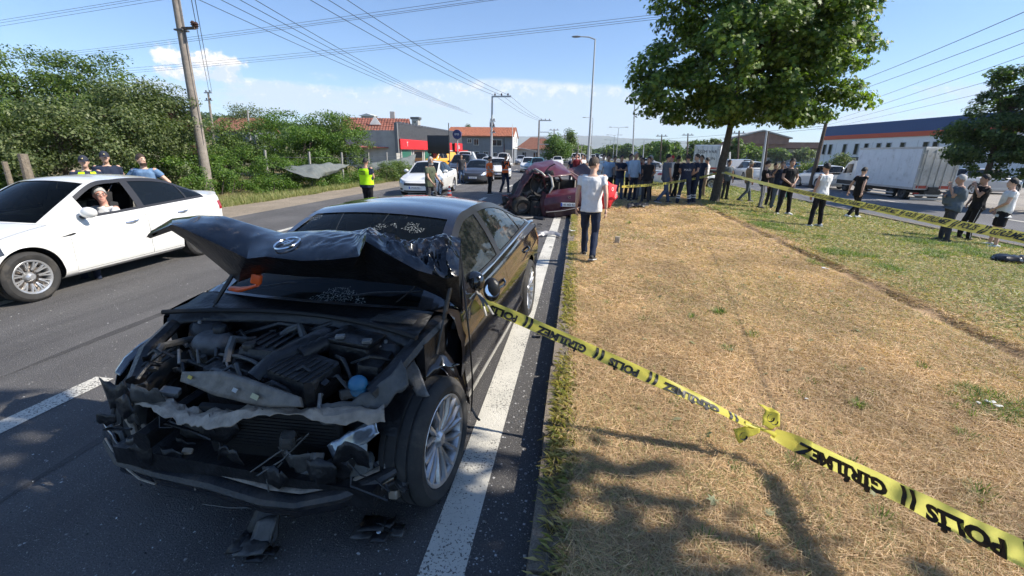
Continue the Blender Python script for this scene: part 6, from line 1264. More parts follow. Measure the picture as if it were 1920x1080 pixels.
for i in range(13):
    for k in range(2): g.F.append((i*3+k, i*3+k+1, i*3+k+4, i*3+k+3)); g.mi.append(0)
g.build('arch_liner', G_blk, bc)
for a in ((722, 775, .80), (740, 800, .78), (700, 850, .66), (735, 850, .70), (748, 870, .66), (690, 905, .6), (726, 905, .62)):
    p = LP(*a); g = MB(); g.tube([p, p + Vector((r_.uniform(-.06, .06), r_.uniform(-.04, .04), r_.uniform(-.03, .05))), p + Vector((r_.uniform(-.12, .12), r_.uniform(-.05, .05), r_.uniform(-.10, .04)))], r_.uniform(.008, .02), 6); g.build('torn_piece', (G_blk, G_dk, G_grey)[a[0] % 3], bc)
rod('drive_shaft', L_(.25, .98, .36), L_(.75, .97, .345), .022, G_dk); rod('anti_roll_link', L_(.62, .80, .30), L_(.66, 1.0, .55), .010, G_dk)
# broken door mirror on the right, orange part of the other one
mir = empty('door_mirror', (0, 0, 0)); mir.parent = bc
for nm, a, sz, m_ in (('mirror_shell', (890, 528, 1.80), (.075, .07, .075), BK), ('mirror_glass_frame', (922, 543, 1.72), (.060, .045, .085), G_blk)):
    p = LP(*a); g = MB(); g.ell(p, sz, 14, 10); g.V = [(x, y if y < p.y+.02 else p.y+.02, z) for x, y, z in g.V]; g.build(nm, m_, mir)
p = LP(922, 543, 1.69); g = MB(); g.lathe([(0, 0), (.045, 0), (.055, .01)], 16, Matrix.Translation(p) @ Matrix.Rotation(R(70), 4, 'X') @ Matrix.Rotation(R(30), 4, 'Y')); g.build('mirror_ring', chrome, mir)
for pts in (((893, 545, 1.76), (905, 566, 1.70), (912, 592, 1.66)), ((899, 550, 1.76), (914, 572, 1.7), (925, 590, 1.66))): g = MB(); g.tube([LP(*p) for p in pts], [(.010, .005)]*3, 6); g.build('mirror_bracket', G_alu, mir)
org = mat('signal_orange', (.85, .12, .02), .4)
g = MB(); p = LP(481, 523, 1.16); g.box(tuple(p), (.060, .03, .060), rot=(0, .3, .3), bev=.015); g.build('orange_mirror_cap', org, bc)
g = MB(); g.tube([LP(434, 541, 1.20), LP(450, 543, 1.18), LP(466, 540, 1.17), LP(483, 535, 1.16)], [(.022, .016), (.024, .018), (.020, .012), (.012, .01)], 8); g.build('orange_mirror_base', org, bc)
# crushed dash light patches: dangling roof antenna and rear wiper trim
g = MB(); g.box(tuple(L_(0, 3.25, 1.475)), (.03, .10, .03), taper=.5, bev=.008); g.build('roof_aerial', BK, bc)
# ---------------------------------------------------------------- the red wreck
MRN = mat('paint_maroon', (.075, .011, .020), .45, coat=.3, dirt=(.20, .11, .09), dirts=3, dirta=.4, var=.15); MRN2 = mat('paint_maroon_torn', (.060, .012, .017), .6, dirt=(.14, .11, .09), dirts=5, dirta=.6)
rw = car_at('red_wreck', 'crushed dark red sedan seen from behind with its left side torn open', 0, 0, 0)
RP = lambda px, py, Y: AT(px, py, Y)
sheet3([[RP(987, 318, 14.2), RP(1000, 306, 14.8), RP(1035, 301, 15.2), RP(1052, 306, 15.6)], [RP(992, 322, 13.9), RP(1012, 316, 14.0), RP(1040, 311, 14.4), RP(1062, 318, 14.8)], [RP(1000, 324, 13.7), RP(1022, 334, 13.6), RP(1048, 331, 13.8), RP(1073, 328, 14.1)]], 'buckled_roof', MRN, rw, amp=.03, fr=4, sub=6, th=.02, sharp=20)
sheet3([[RP(1023, 361, 14.0), RP(1048, 356, 14.0), RP(1075, 353, 14.0), RP(1108, 349, 14.0)], [RP(1020, 372, 13.45), RP(1046, 368, 13.40), RP(1075, 364, 13.40), RP(1114, 360, 13.45)]], 'boot_lid', MRN, rw, amp=.010, fr=6, sub=6, th=.02)
rp_ = sheet3([[RP(1020, 371, 13.45), RP(1046, 367, 13.38), RP(1075, 363, 13.38), RP(1114, 359, 13.45)], [RP(1018, 385, 13.40), RP(1046, 381, 13.32), RP(1075, 377, 13.32), RP(1114, 374, 13.40)], [RP(1024, 398, 13.42), RP(1046, 395, 13.36), RP(1075, 390, 13.36), RP(1112, 386, 13.42)]], 'rear_panel', MRN, rw, amp=.012, fr=6, sub=6, th=.02)
sheet3([[RP(1022, 396, 13.30), RP(1050, 393, 13.22), RP(1080, 388, 13.22), RP(1116, 383, 13.30)], [RP(1026, 408, 13.34), RP(1052, 406, 13.26), RP(1082, 401, 13.26), RP(1116, 395, 13.34)]], 'rear_bumper', mat('bumper_maroon', (.045, .018, .022), .5, dirt=(.18, .15, .12), dirts=4), rw, amp=.012, sub=5, th=.05)
g = MB(); g.tube([RP(1024, 398, 13.2), RP(1056, 395, 13.16), RP(1086, 389, 13.18)], [(.018, .010)]*3, 6); g.build('bumper_strip', mat('strip_grey', (.35, .33, .30), .5), rw)
pp = RP(1067, 384, 13.24); g = MB(); g.box(tuple(pp), (.50, .02, .115), bev=.004); o = g.build('number_plate', platew, rw); g = MB(); g.box((pp.x-.225, pp.y-.012, pp.z), (.045, .006, .108)); g.build('plate_band', plateb, o); txt('41 AD 921', .098, 'plate_text', MAT['black_print'], o, (pp.x+.02, pp.y-.012, pp.z), (R(90), 0, 0), .001, sx=.86)
g = MB(); q = RP(1068, 370, 13.33); g.lathe([(.028, -.006), (.036, -.006), (.036, .006), (.028, .006)], 18, Matrix.Translation(q) @ Matrix.Rotation(R(90), 4, 'X')); g.build('badge', chrome, rw)
for px in (1100,): g = MB(); g.box(tuple(RP(px, 372, 13.36)), (.26, .05, .12), bev=.015); g.build('tail_light', redl, rw)
for a, b_ in (((1073, 328, 14.1), (1092, 350, 14.0)), ((1066, 320, 14.9), (1108, 344, 15.0)), ((1018, 332, 13.7), (1024, 358, 13.9)), ((1048, 331, 13.8), (1052, 338, 14.6))): g = MB(); g.tube([RP(*a), RP(*b_)], [(.035, .022)]*2, 6); g.build('roof_pillar', MRN, rw)
sheet3([[RP(1060, 320, 15.0), RP(1076, 314, 16.2), RP(1096, 306, 17.4)], [RP(1092, 352, 14.1), RP(1106, 345, 15.6), RP(1122, 336, 17.2)]], 'right_flank', MRN2, rw, amp=.05, fr=4, sub=6, th=.02)
for px, py, Y, sz in ((1035, 352, 14.6, (.5, .2, .45)), (1062, 350, 14.7, (.5, .2, .45)), (1045, 350, 15.6, (1.1, .3, .5)), (1050, 385, 14.6, (1.6, 2.0, .5)), (1068, 380, 15.8, (1.5, 2.2, .5)), (1008, 385, 14.2, (.5, 1.2, .5))):
    g = MB(); g.box(tuple(RP(px, py, Y)), sz, rot=(.1, .05, .1), bev=.06); g.build('seat' if sz[0] == .5 and py < 360 else 'floor_pan', darkin, rw)
g = MB(); g.lathe([(.05, -.10), (.16, -.08), (.28, -.02), (.33, .08), (.35, .12)], 26, Matrix.Translation(RP(1014, 346, 13.75)) @ Matrix.Rotation(R(90), 4, 'X') @ Matrix.Rotation(R(15), 4, 'Y')); g.build('wheel_housing', mat('housing_black', (.006, .006, .007), .6, dirt=(.05, .045, .04), dirts=8), rw)
g = MB(); g.tube([RP(1024, 322, 13.9), RP(1034, 334, 13.6), RP(1037, 350, 13.5), RP(1030, 362, 13.5)], [.022, .035, .035, .02], 8); g.build('bent_pillar_skin', mat('bare_metal', (.42, .40, .36), .45, .3, var=.3), rw)
g = MB(); g.tube([RP(996, 322, 13.9), RP(1004, 317, 13.7), RP(1016, 324, 13.6), (RP(1022, 330, 13.6))], [.02, .03, .03, .02], 7); g.build('bent_pillar_skin', MAT['bare_metal'], rw)
sheet3([[RP(962, 352, 14.0), RP(985, 335, 13.9), RP(1002, 330, 13.9), RP(1020, 338, 13.9)], [RP(955, 378, 13.9), RP(980, 368, 13.8), RP(1000, 365, 13.8), RP(1022, 366, 13.8)], [RP(950, 402, 13.9), RP(978, 402, 13.8), RP(1000, 404, 13.8), RP(1022, 404, 13.8)]], 'crushed_side', mat('crushed_dark', (.014, .014, .015), .5, dirt=(.06, .05, .045), dirts=6), rw, amp=.14, fr=5, sub=8, th=.01, crease=.8)
sheet3([[RP(987, 320, 14.0), RP(1000, 326, 13.7)], [RP(976, 338, 13.8), RP(992, 340, 13.5)], [RP(968, 358, 13.6), RP(980, 356, 13.4)], [RP(955, 376, 13.5), RP(972, 372, 13.3)]], 'bent_door_skin', MRN2, rw, amp=.07, fr=8, sub=6, th=.008, crease=.9)
wl = put_wheel(rw, 0, 0, .29, .19, -1, 'steel', 8); p_ = RP(977, 392, 13.6); wl.location = (p_.x, p_.y, .30); wl.rotation_euler = (R(8), R(-22), R(118))
r_ = random.Random(12); tm = [mat('torn_dark', (.02, .02, .022), .5, dirt=(.10, .09, .085), dirts=6), MRN2, mat('torn_grey', (.12, .115, .11), .5, .2, var=.3), mat('torn_tan', (.34, .22, .17), .7), blackpl]
for i in range(150):     # torn sheet, wiring and trim down the open left side
    t = r_.random(); px = 950 + 82*r_.random(); py = 322 + (1-abs(px-1000)/60)*0 + 82*r_.random()
    if py < 345 and px < 990: py += 40
    if px < 985 and py < 368: py = 372 + 32*r_.random()
    p = RP(px, py, 13.5 + r_.random()*1.2); m = tm[r_.choice((0, 0, 0, 1, 1, 2, 4, 0, 3 if py > 375 else 0))]
    if i % 3 == 0:
        g = MB(); d = Vector((r_.uniform(-.3, .3), r_.uniform(-.2, .2), r_.uniform(-.25, .25))); g.tube([p, p+d*.5+Vector((0, 0, .05)), p+d], r_.uniform(.008, .022), 5); g.build('torn_strip', m, rw)
    else:
        s = r_.uniform(.12, .30); A = [[p + Vector((r_.uniform(-1, 1), r_.uniform(-.5, .5), r_.uniform(-1, 1)))*s*.5 + Vector(((i_-1)*s*.6, 0, (j_-1)*s*.6)) for i_ in range(3)] for j_ in range(2)]; sheet3(A, 'torn_panel', m, rw, amp=.03, fr=9, sub=3, th=.006, seed=i, crease=.7)
sheet3([[RP(1016, 362, 13.6), RP(1024, 364, 13.5)], [RP(1012, 385, 13.5), RP(1026, 385, 13.4)], [RP(1018, 408, 13.5), RP(1028, 406, 13.35)]], 'crumpled_corner', MRN2, rw, amp=.05, fr=9, sub=6, th=.01, crease=.8)
for pts in (((940, 398, 13.0), (965, 392, 13.2), (1000, 396, 13.2), (1012, 404, 13.2)), ((918, 392, 13.6), (940, 382, 14), (962, 386, 14)), ((975, 410, 12.8), (1000, 408, 12.9), (1020, 411, 12.9))): g = MB(); g.tube([G(x, y, .03) for x, y, _ in pts], [.03, .04, .05, .03][:len(pts)], 6); g.build('dragging_trim', tm[0], rw)
g = MB(); g.tube([RP(1038, 396, 13.2), RP(1044, 410, 13.1)], .005, 4); g.build('hanging_wire', tm[2], rw)
# the open red umbrella lying on its side at the wreck
um = mat('umbrella_red', (.62, .018, .030), .65, var=.1, vs=5); uc = AT(1131, 372, 14.9); u = empty('umbrella', uc, 0, 'open red umbrella with white ring emblems lying on its side by the wreck', 'umbrella')
Mu = Matrix.Rotation(R(28), 4, 'Z') @ Matrix.Rotation(R(112), 4, 'X') @ Matrix.Rotation(R(8), 4, 'Y'); Ru = .62
for k in range(8):
    a0, a1 = 2*math.pi*k/8, 2*math.pi*(k+1)/8; g = MB()
    def up_(i, j):
        c = i; rr = Ru*j; x0, y0 = rr*math.cos(a0), rr*math.sin(a0); x1, y1 = rr*math.cos(a1), rr*math.sin(a1); x, y = x0*(1-c)+x1*c, y0*(1-c)+y1*c; z = .26*(1-j*j) - .03*math.sin(math.pi*c)*j*j; sc = 1-.06*math.sin(math.pi*c)*j; return Mu @ Vector((x*sc, y*sc, z))
    g.grid(up_, 6, 6); g.build('canopy_panel', um, u, sharp=None); g = MB(); g.tube([Mu @ Vector((Ru*j/5*math.cos(a0), Ru*j/5*math.sin(a0), .26*(1-(j/5)**2)-.008)) for j in range(6)], .004, 4); g.build('rib', tm[2], u)
    for rr, w in (((.095, .016), (.045, .014)) if k % 2 == 0 else ((.05, .016),)):
        g = MB(); am = (a0+a1)/2; cx, cy = Ru*.68*math.cos(am), Ru*.68*math.sin(am)
        def em(i, j): t = i*2*math.pi; q = rr - w*j; x, y = cx+q*math.cos(t), cy+q*math.sin(t); d = math.hypot(x, y)/Ru/.965; return Mu @ Vector((x, y, .26*(1-d*d)+.008))
        g.grid(em, 20, 1); g.build('emblem', rd, u, sharp=None)
g = MB(); g.tube([Mu @ Vector((0, 0, .30)), Mu @ Vector((0, 0, -.45))], .006, 6); g.build('umbrella_shaft', tm[2], u)
# ---------------------------------------------------------------- traffic
TG_ = 'cars queuing behind the accident'
PT = {n: paint(n, c, .15) for n, c in dict(charcoal=(.035, .036, .042), silver=(.36, .37, .38), teal=(.05, .16, .17), blue=(.04, .08, .20), grey=(.14, .145, .15), red=(.28, .02, .02), dark=(.02, .021, .024), yellow=(.78, .36, .02)).items()}; PT['white'] = WH
def traffic(spec, label, px, py, rz, m, L=4.3, group=TG_, z=0.0, detail=1, plate=None, name='car', xy=None, **kw):
    """car whose near end's foot is seen at the pixel"""
    c = sedan(L=L, **spec); g_ = G(px, py, z) if xy is None else Vector((*xy, z)); r = R(rz); d = Vector((-math.sin(r), math.cos(r), 0)); p = g_ + d*(L/2)
    o = car_at(name, label, p.x, p.y, r, z, group=group); c.build(o, PT[m], detail=detail, plate=plate, interior=detail > 1, **kw); return o
SED = dict(hw=.88, H=1.47, bz=(.70, .90, .96, 1.04), cowl=1.22, hdr=2.05, rhdr=3.15, deck=3.75)
HAT = dict(hw=.85, H=1.50, bz=(.72, .93, .98, 1.06), cowl=1.05, hdr=1.85, rhdr=3.45, deck=3.92, tailz=1.02, b=.25, w1=3.75)
SUV = dict(hw=.92, H=1.72, bz=(.88, 1.06, 1.12, 1.18), cowl=1.22, hdr=1.95, rhdr=3.75, deck=4.20, tailz=1.12, b=.2, w1=4.0, r=.36)
VAN = dict(hw=.93, H=1.95, bz=(.90, 1.10, 1.15, 1.18), cowl=.85, hdr=1.60, rhdr=4.05, deck=4.28, tailz=1.15, b=.12, w1=2.6, r=.33)
traffic(dict(SED, hl=(.56, 1.12, .76, .92), gr=(.62, .84, .60), gr2=(.06, .20, .62)), 'white saloon stopped with dark grille facing the camera by the shoulder', 779, 370, 2, 'white', 4.5, detail=2, plate=('34 EGB 741', 'f'), style='multi', spokes=7)
traffic(dict(SED, hw=.84, H=1.43, hl=(.58, 1.05, .68, .92), gr=(.72, .86, .45)), 'dark grey saloon with bright headlamps facing the camera between the lanes', 886, 346, 3, 'charcoal', 4.25, plate=('06 BF 427', 'f'), style='steel', spokes=8, xy=None)
traffic(dict(SUV, gr=(.62, .86, .62)), 'charcoal pickup with roof rails waiting on the shoulder side', 858, 336, 4, 'charcoal', 4.6, plate=('41 AEK 50', 'f'))
traffic(dict(HAT, gr=(.62, .78, .55)), 'white hatchback behind the orange vested workers', 938, 337, 14, 'white', 4.1, plate=('41 S 0214', 'f'), rimmat=alloyd)
traffic(dict(VAN), 'long white van behind the charcoal pickup', 868, 322, 5, 'white', 4.8)
traffic(dict(SED), 'white saloon half hidden behind the dark grey one', 912, 325, 4, 'white', 4.4)
traffic(dict(SUV), 'dark people carrier beside the steel pole', 898, 314, 3, 'dark', 4.5)
traffic(dict(VAN, H=1.85), 'white minibus with dark windscreen behind the white hatchback', 941, 313, 3, 'white', 4.7)
traffic(dict(SED), 'white car just right of the workers', 991, 324, 6, 'white', 4.3)
traffic(dict(SED, hw=.82), 'old teal saloon left of the red wreck', 1008, 326, 6, 'teal', 4.2)
traffic(dict(SED), 'silver saloon under the white gable', 975, 309, 3, 'silver', 4.4)
traffic(dict(VAN, H=1.9), 'yellow taxi van parked before the shop', 800, 316, -30, 'yellow', 4.4, group=None)
k = 0; q_ = [(1045, 312, 'white'), (1030, 309, 'silver'), (1062, 309, 'silver'), (1080, 312, 'white'), (1050, 304, 'blue'), (1076, 303, 'white'), (1095, 306, 'dark'), (1092, 300, 'white'), (1068, 299, 'grey'), (1104, 299, 'silver'), (1112, 303, 'white'), (1120, 300, 'blue'), (1084, 297, 'white'), (1098, 296, 'dark'), (1130, 302, 'white')]
for px, py, m in q_:
    sp = (SED, HAT, SUV, VAN)[k % 4]; traffic(dict(sp), ['white', 'silver', 'silver', 'white', 'blue', 'white', 'dark', 'white', 'grey', 'silver', 'white', 'blue', 'white', 'dark', 'white'][k] + ' ' + ['saloon', 'hatchback', 'tall car', 'van'][k % 4] + ' far back in the queue ' + ['nearest the red wreck roof', 'beside the leafy tree', 'under the slim poles', 'at the foot of the tall lamp', 'in the last rows'][k // 3], px, py, 3, m, 4.3, detail=0); k += 1
# far carriageway
FG = 'vehicles on the far carriageway'; zf = -.44
traffic(dict(SUV), 'small white crossover seen from behind beside the low shrub', 1514, 350, 183, 'white', 4.3, FG, zf, 1, ('34 FN 118', 'r'), xy=(19.0, 36.5+4.3))
traffic(dict(VAN), 'silver van behind the joggers man', 1426, 334, 100, 'silver', 4.9, FG, zf)
traffic(dict(SUV, H=1.8), 'white pickup seen from behind right of the trunk', 1380, 330, 182, 'white', 4.9, FG, zf, xy=(17.5, 52))
traffic(dict(SED), 'white patrol saloon behind the police officers', 1316, 334, 95, 'white', 4.4, FG, -.2, xy=(9.5, 31.5))
traffic(dict(HAT), 'blue car beyond the silver van', 1471, 322, 176, 'blue', 4.2, FG, zf)
traffic(dict(SUV), 'silver estate with black windows behind the three men', 1830, 345, 95, 'silver', 4.6, FG, zf, xy=(30.5, 36))
traffic(dict(VAN, H=2.3, hw=1.0), 'white van cut by the right frame edge', 1925, 395, 178, 'white', 5.4, FG, zf, xy=(23.2, 19.2+5.4))
traffic(dict(SED), 'beige car far left of the lorry', 1240, 313, 92, 'silver', 4.3, FG, -.2)
# the box truck
BXW = mat('box_white', (.76, .77, .78), .5, var=.06, vs=1.5, dirt=(.30, .28, .25), dirts=2, dirta=.35); BXD = mat('box_door', (.70, .69, .66), .5, var=.06, dirt=(.30, .27, .23), dirts=2.5, dirta=.45); alu = mat('alu_trim', (.45, .46, .47), .4, .5)
def boxtruck(label, x, y, rz, Lb, Wb, Hb, zb, z, sc=1.0, writing=None, detail=True):
    """local -y is the rear of the box, the cab stands at +y"""
    t = car_at('box_truck', label, x, y, rz, z, 'truck', FG); ch = zb; bo = bx('box_body', t, (0, Lb/2, ch+Hb/2), (Wb, Lb, Hb), BXW, bev=.02)
    for s in (-1, 1):
        bx('box_rail', bo, (s*Wb/2, Lb/2, ch+.06), (.05, Lb, .12), alu); bx('box_rail', bo, (s*Wb/2, Lb/2, ch+Hb-.05), (.05, Lb, .10), alu); bx('corner_post', bo, (s*(Wb/2-.03), -.03, ch+Hb/2), (.09, .10, Hb), alu)
        if detail:
            for i in range(9): bx('side_rib', bo, (s*(Wb/2+.004), Lb*(i+.7)/9.4, ch+Hb/2), (.004, .012, Hb-.2), BXW)
        d = bx('rear_door', t, (s*Wb*.245, -.035, ch+Hb/2), (Wb*.455, .05, Hb*.93), BXD, bev=.01)
        for q in (.18, .40): g = MB(); g.tube([(s*Wb*q, -.08, ch+.1), (s*Wb*q, -.08, ch+Hb*.93)], .018, 6); g.build('lock_rod', alu, d)
        for q in (.15, .5, .85): bx('hinge', d, (s*(Wb/2-.06), -.08, ch+Hb*q), (.16, .04, .06), plw)
        bx('hazard_panel', t, (s*Wb*.30, -.068, ch+.16), (Wb*.3, .01, .16), mat('hazard_red', (.50, .08, .05), .5))
        bx('tail_light', t, (s*Wb*.40, -.05, ch-.22), (.30, .06, .12), redl); bx('mudguard', t, (s*Wb*.38, Lb*.10, ch-.16), (.40, .9, .05), blackpl)
    bx('chassis_frame', t, (0, Lb*.55, ch-.14), (.9, Lb*1.15, .18), blackpl); bx('tail_lift_frame', t, (0, -.12, ch-.30), (Wb*.9, .08, .10), alu); bx('lift_mechanism', t, (0, -.08, ch+.02), (.5, .14, .30), tm[0]); bx('rear_bumper', t, (0, .02, ch-.50), (Wb*.95, .10, .12), alu)
    for s in (-1, 1): bx('side_guard', t, (s*(Wb/2-.05), Lb*.48, ch-.28), (.04, Lb*.42, .07), alu); bx('side_guard', t, (s*(Wb/2-.05), Lb*.48, ch-.46), (.04, Lb*.42, .07), alu)
    for wy in ((Lb*.16, Lb*.34) if detail else (Lb*.22,)):
        for s in (-1, 1): w = put_wheel(t, s*(Wb/2-.20), wy, .36, .24, s, 'steel', 8, rimmat=alloyd)
    for s in (-1, 1): put_wheel(t, s*(Wb/2-.24), Lb+1.05, .36, .22, s, 'steel', 8, rimmat=alloyd)
    hc = 1.0; c = MB(); wc_ = Wb*.46; pr = [(Lb+.05, .45), (Lb+2.1, .45), (Lb+2.15, .95), (Lb+1.75, 1.18), (Lb+1.15, 1.95), (Lb+.7, 2.12), (Lb+.05, 2.12)]; c.prism(pr, -wc_, wc_, axis='x'); cb = c.build('cab', WH, t, sharp=50)
    for s in (-1, 1):
        g = MB(); g.prism([(Lb+.45, 1.32), (Lb+1.50, 1.22), (Lb+1.06, 1.86), (Lb+.45, 1.92)], s*(wc_+.004), s*(wc_+.016), axis='x'); g.build('side_window', win, cb, fixn=True); g = MB(); g.prism([(Lb+.15, .5), (Lb+2.0, .5), (Lb+2.0, .78), (Lb+.15, .78)], s*(wc_+.002), s*(wc_+.02), axis='x'); g.build('lower_trim', blackpl, cb, fixn=True)
        bx('door_mirror', cb, (s*(wc_+.16), Lb+1.45, 1.45), (.10, .10, .34), blackpl, bev=.02)
        bx('door_handle', cb, (s*(wc_+.015), Lb+.55, 1.18), (.02, .14, .04), blackpl)
    g = MB(); g.add([(-wc_*.9, Lb+1.73, 1.24), (wc_*.9, Lb+1.73, 1.24), (wc_*.86, Lb+1.17, 1.96), (-wc_*.86, Lb+1.17, 1.96)], [(0, 1, 2, 3)]); g.build('windscreen', win, cb)
    if writing:
        for (s_, sz, px_, pz, ry) in writing: txt(s_, sz, 'box_lettering', MAT['black_print'], bo, (px_, -.075 if ry == 0 else Lb/2, ch+Hb*pz) if ry == 0 else (-(Wb/2+.02), px_, ch+Hb*pz), (R(90), 0, 0 if ry == 0 else -R(90)), .002)
    return t
boxtruck('white box truck parked beyond the far carriageway with closed rear doors', 20.15, 28.6, R(1), 5.6, 2.0, 2.36, .60, -.45)
boxtruck('white lorry with black lettering behind the plane tree', 11.6, 43.5, R(-24), 5.0, 2.2, 2.2, .9, -.30, detail=False, writing=(('İŞİM VAR', .38, 0, .72, 0), ('SAVULUN', .34, 0, .45, 0), ('EVDEN EVE', .30, 2.6, .72, 1)))
# ---------------------------------------------------------------- people
SK = {'fair': mat('skin_fair', (0.58, 0.36, 0.26), 0.55, var=.06, vs=20), 'tan': mat('skin_tan', (0.42, 0.245, 0.165), 0.55, var=.06, vs=20), 'brown': mat('skin_brown', (0.30, 0.165, 0.105), 0.55, var=.06, vs=20), 'red': mat('skin_ruddy', (0.62, 0.32, 0.24), 0.55, var=.08, vs=20)}
eyew = mat('eye_white', (.6, .58, .55), .3); hairm = {'black': mat('hair_black', (.012, .010, .010), .6, var=.4, vs=60, bump=.6, bs=90), 'brown': mat('hair_brown', (.045, .028, .018), .6, var=.4, vs=60, bump=.6, bs=90), 'grey': mat('hair_grey', (.42, .41, .39), .7, var=.2, vs=60, bump=.6, bs=90)}
def cloth(name, col, rough=.85, bump=.25, bs=22, var=.12): return mat('cloth_'+name, col, rough, bump=bump, bs=bs, var=var, vs=9, spec=.2)
CL = {n: cloth(n, c) for n, c in dict(white=(.74, .74, .73), black=(.014, .014, .016), navy=(.022, .030, .055), denim=(.065, .095, .16), blue=(.13, .22, .36), slate=(.10, .125, .15), grey=(.20, .20, .21), olive=(.085, .10, .065), khaki=(.28, .22, .15), beige=(.42, .36, .27), dkgrey=(.05, .05, .055), ltblue=(.36, .48, .62), hivis=(.55, .95, .02), orange=(.85, .16, .03), green=(.03, .22, .10), maroon=(.16, .02, .03), stripe=(.55, .60, .68), teal=(.05, .16, .20)).items()}
reflect = mat('reflective_tape', (.70, .70, .68), .35, var=.1)
def remesh(b, vox, smooth=2, mt=None):
    me = bpy.data.meshes.new('tmp'); me.from_pydata(b.V, [], b.F); o = bpy.data.objects.new('tmp', me); COL.objects.link(o)
    md = o.modifiers.new('r', 'REMESH'); md.mode = 'VOXEL'; md.voxel_size = vox; md.adaptivity = 0
    if smooth: sm = o.modifiers.new('s', 'SMOOTH'); sm.iterations = smooth; sm.factor = .5
    dg = bpy.context.evaluated_depsgraph_get(); m2 = bpy.data.meshes.new_from_object(o.evaluated_get(dg)); bpy.data.objects.remove(o)
    V = [tuple(v.co) for v in m2.vertices]; F = [tuple(p.vertices) for p in m2.polygons]; bpy.data.meshes.remove(m2)
    r = MB(); r.V = V; r.F = F; r.mi = [0]*len(F); return r
def person(label, x, y, face, h=1.75, pose='down', legs='stand', top='white', bot='navy', skin='tan', hair='black', sleeve=.52, z=None, lean=0.0, headturn=0.0, headtilt=0.0, shoe='black', shorts=False,
           build=1.0, belly=0.0, extras=(), vox=.018, armL=None, armR=None, group=None, legL=None, legR=None, beard=False, untuck=.06, seated=False, name='person', hem=None, stoop=0.0):
    """face: heading in degrees the person looks to, 0 = away from the camera (+Y), 90 = to the left (-X)"""
    k = h/1.75; root = empty(name, (x, y, gz(x, y) if z is None else z), R(face), label, 'person', group)
    ln = math.sin(R(lean)); st = math.sin(R(stoop))
    sh = lambda p: Vector((p[0]*k + ln*p[2]*k*.0, p[1]*k + (ln*(p[2]-.9)*k if p[2] > .9 else 0), p[2]*k))
    hip = {s: sh((s*.095, 0, .92)) for s in (-1, 1)}; B = build
    LEG = {'stand': {-1: ((-.10, .02, .48), (-.12, -.01, .075)), 1: ((.10, .03, .48), (.13, .0, .075))},
           'wide': {-1: ((-.15, .02, .48), (-.21, -.01, .075)), 1: ((.15, .03, .48), (.21, .02, .075))},
           'walk': {-1: ((-.10, .16, .50), (-.10, .26, .08)), 1: ((.10, -.02, .47), (.11, -.32, .13))},
           'step': {-1: ((-.11, .08, .49), (-.12, .10, .075)), 1: ((.12, .0, .48), (.15, -.16, .085))},
           'kneebend': {-1: ((-.10, .06, .48), (-.12, .02, .075)), 1: ((.14, .12, .49), (.19, .10, .075))}}[legs]
    kn = {s: sh(LEG[s][0]) for s in (-1, 1)}; an = {s: sh(LEG[s][1]) for s in (-1, 1)}
    S_ = {s: sh((s*.185*B**.5, -.005 + st*.10, 1.43 - st*.05)) for s in (-1, 1)}
    AR = {'down': lambda s: ((s*.25, .0, 1.14), (s*.265, .06, .90)), 'hips': lambda s: ((s*.40, -.04, 1.18), (s*.19, .06, 1.02)), 'crossed': lambda s: ((s*.24, .08, 1.17), (-s*.06, .24, 1.20)),
          'front': lambda s: ((s*.25, .05, 1.16), (s*.05, .20, .98)), 'back': lambda s: ((s*.25, -.09, 1.15), (s*.05, -.19, .98)), 'phone': lambda s: ((s*.24, .10, 1.18), (s*.09, .30, 1.30)),
          'face': lambda s: ((s*.22, .13, 1.20), (s*.05, .19, 1.46)), 'swingf': lambda s: ((s*.24, .08, 1.14), (s*.24, .24, .97)), 'swingb': lambda s: ((s*.25, -.12, 1.15), (s*.27, -.14, .91)), 'out': lambda s: ((s*.36, .05, 1.24), (s*.46, .22, 1.12)),
          'pocket': lambda s: ((s*.30, -.04, 1.15), (s*.20, .09, .93)), 'raise': lambda s: ((s*.26, .12, 1.27), (s*.14, .25, 1.50)), 'wheel': lambda s: ((s*.27, .16, 1.20), (s*.16, .40, 1.16))}
    arms = {-1: AR[armL or pose](-1), 1: AR[armR or pose](1)}
    elb = {s: sh(arms[s][0]) + Vector((0, st*.10, 0)) for s in (-1, 1)}; wr = {s: sh(arms[s][1]) + Vector((0, st*.10, 0)) for s in (-1, 1)}
    C_ = lambda z, y=0: sh((0, y, z))
    up_ = lambda z: st*.10*max(0, (z-1.0)/.45)
    torso = [(.86, .150, .105, 0), (.95, .165*B, .115*B, 0), (1.05, .150*B, .108*B + belly*.6, belly*.5), (1.16, .152*B, .110*B + belly, belly*.6), (1.28, .172*B, .118*B + belly*.3, .0), (1.38, .178*B, .112*B, -.005), (1.445, .125*B, .085, -.012), (1.475, .06, .06, -.012)]
    HC = sh((0, .015, 1.635)) + Vector((0, st*.16 + .012, -st*.03)); HM = Matrix.Rotation(R(headturn), 4, 'Z') @ Matrix.Rotation(R(headtilt), 4, 'X')
    def limb(b, a, m, e, r0, r1, r2, r3, n=10):
        am, me_ = a.lerp(m, .45), m.lerp(e, .35); b.tube([a, am, m, me_, e], [r0*k, (r0*.55+r1*.45)*k*1.02, r1*k, r2*k, r3*k], n)
        b.ell(a, (r0*k,)*3, 8, 6); b.ell(m, (r1*k,)*3, 8, 6)
    # body under the clothes, one continuous mesh with head, hands and fingers
    b = MB(); b.tube([C_(z, y + up_(z)) for z, rx_, ry_, y in torso], [(rx_*k*.93, ry_*k*.9) for z, rx_, ry_, y in torso], 14)
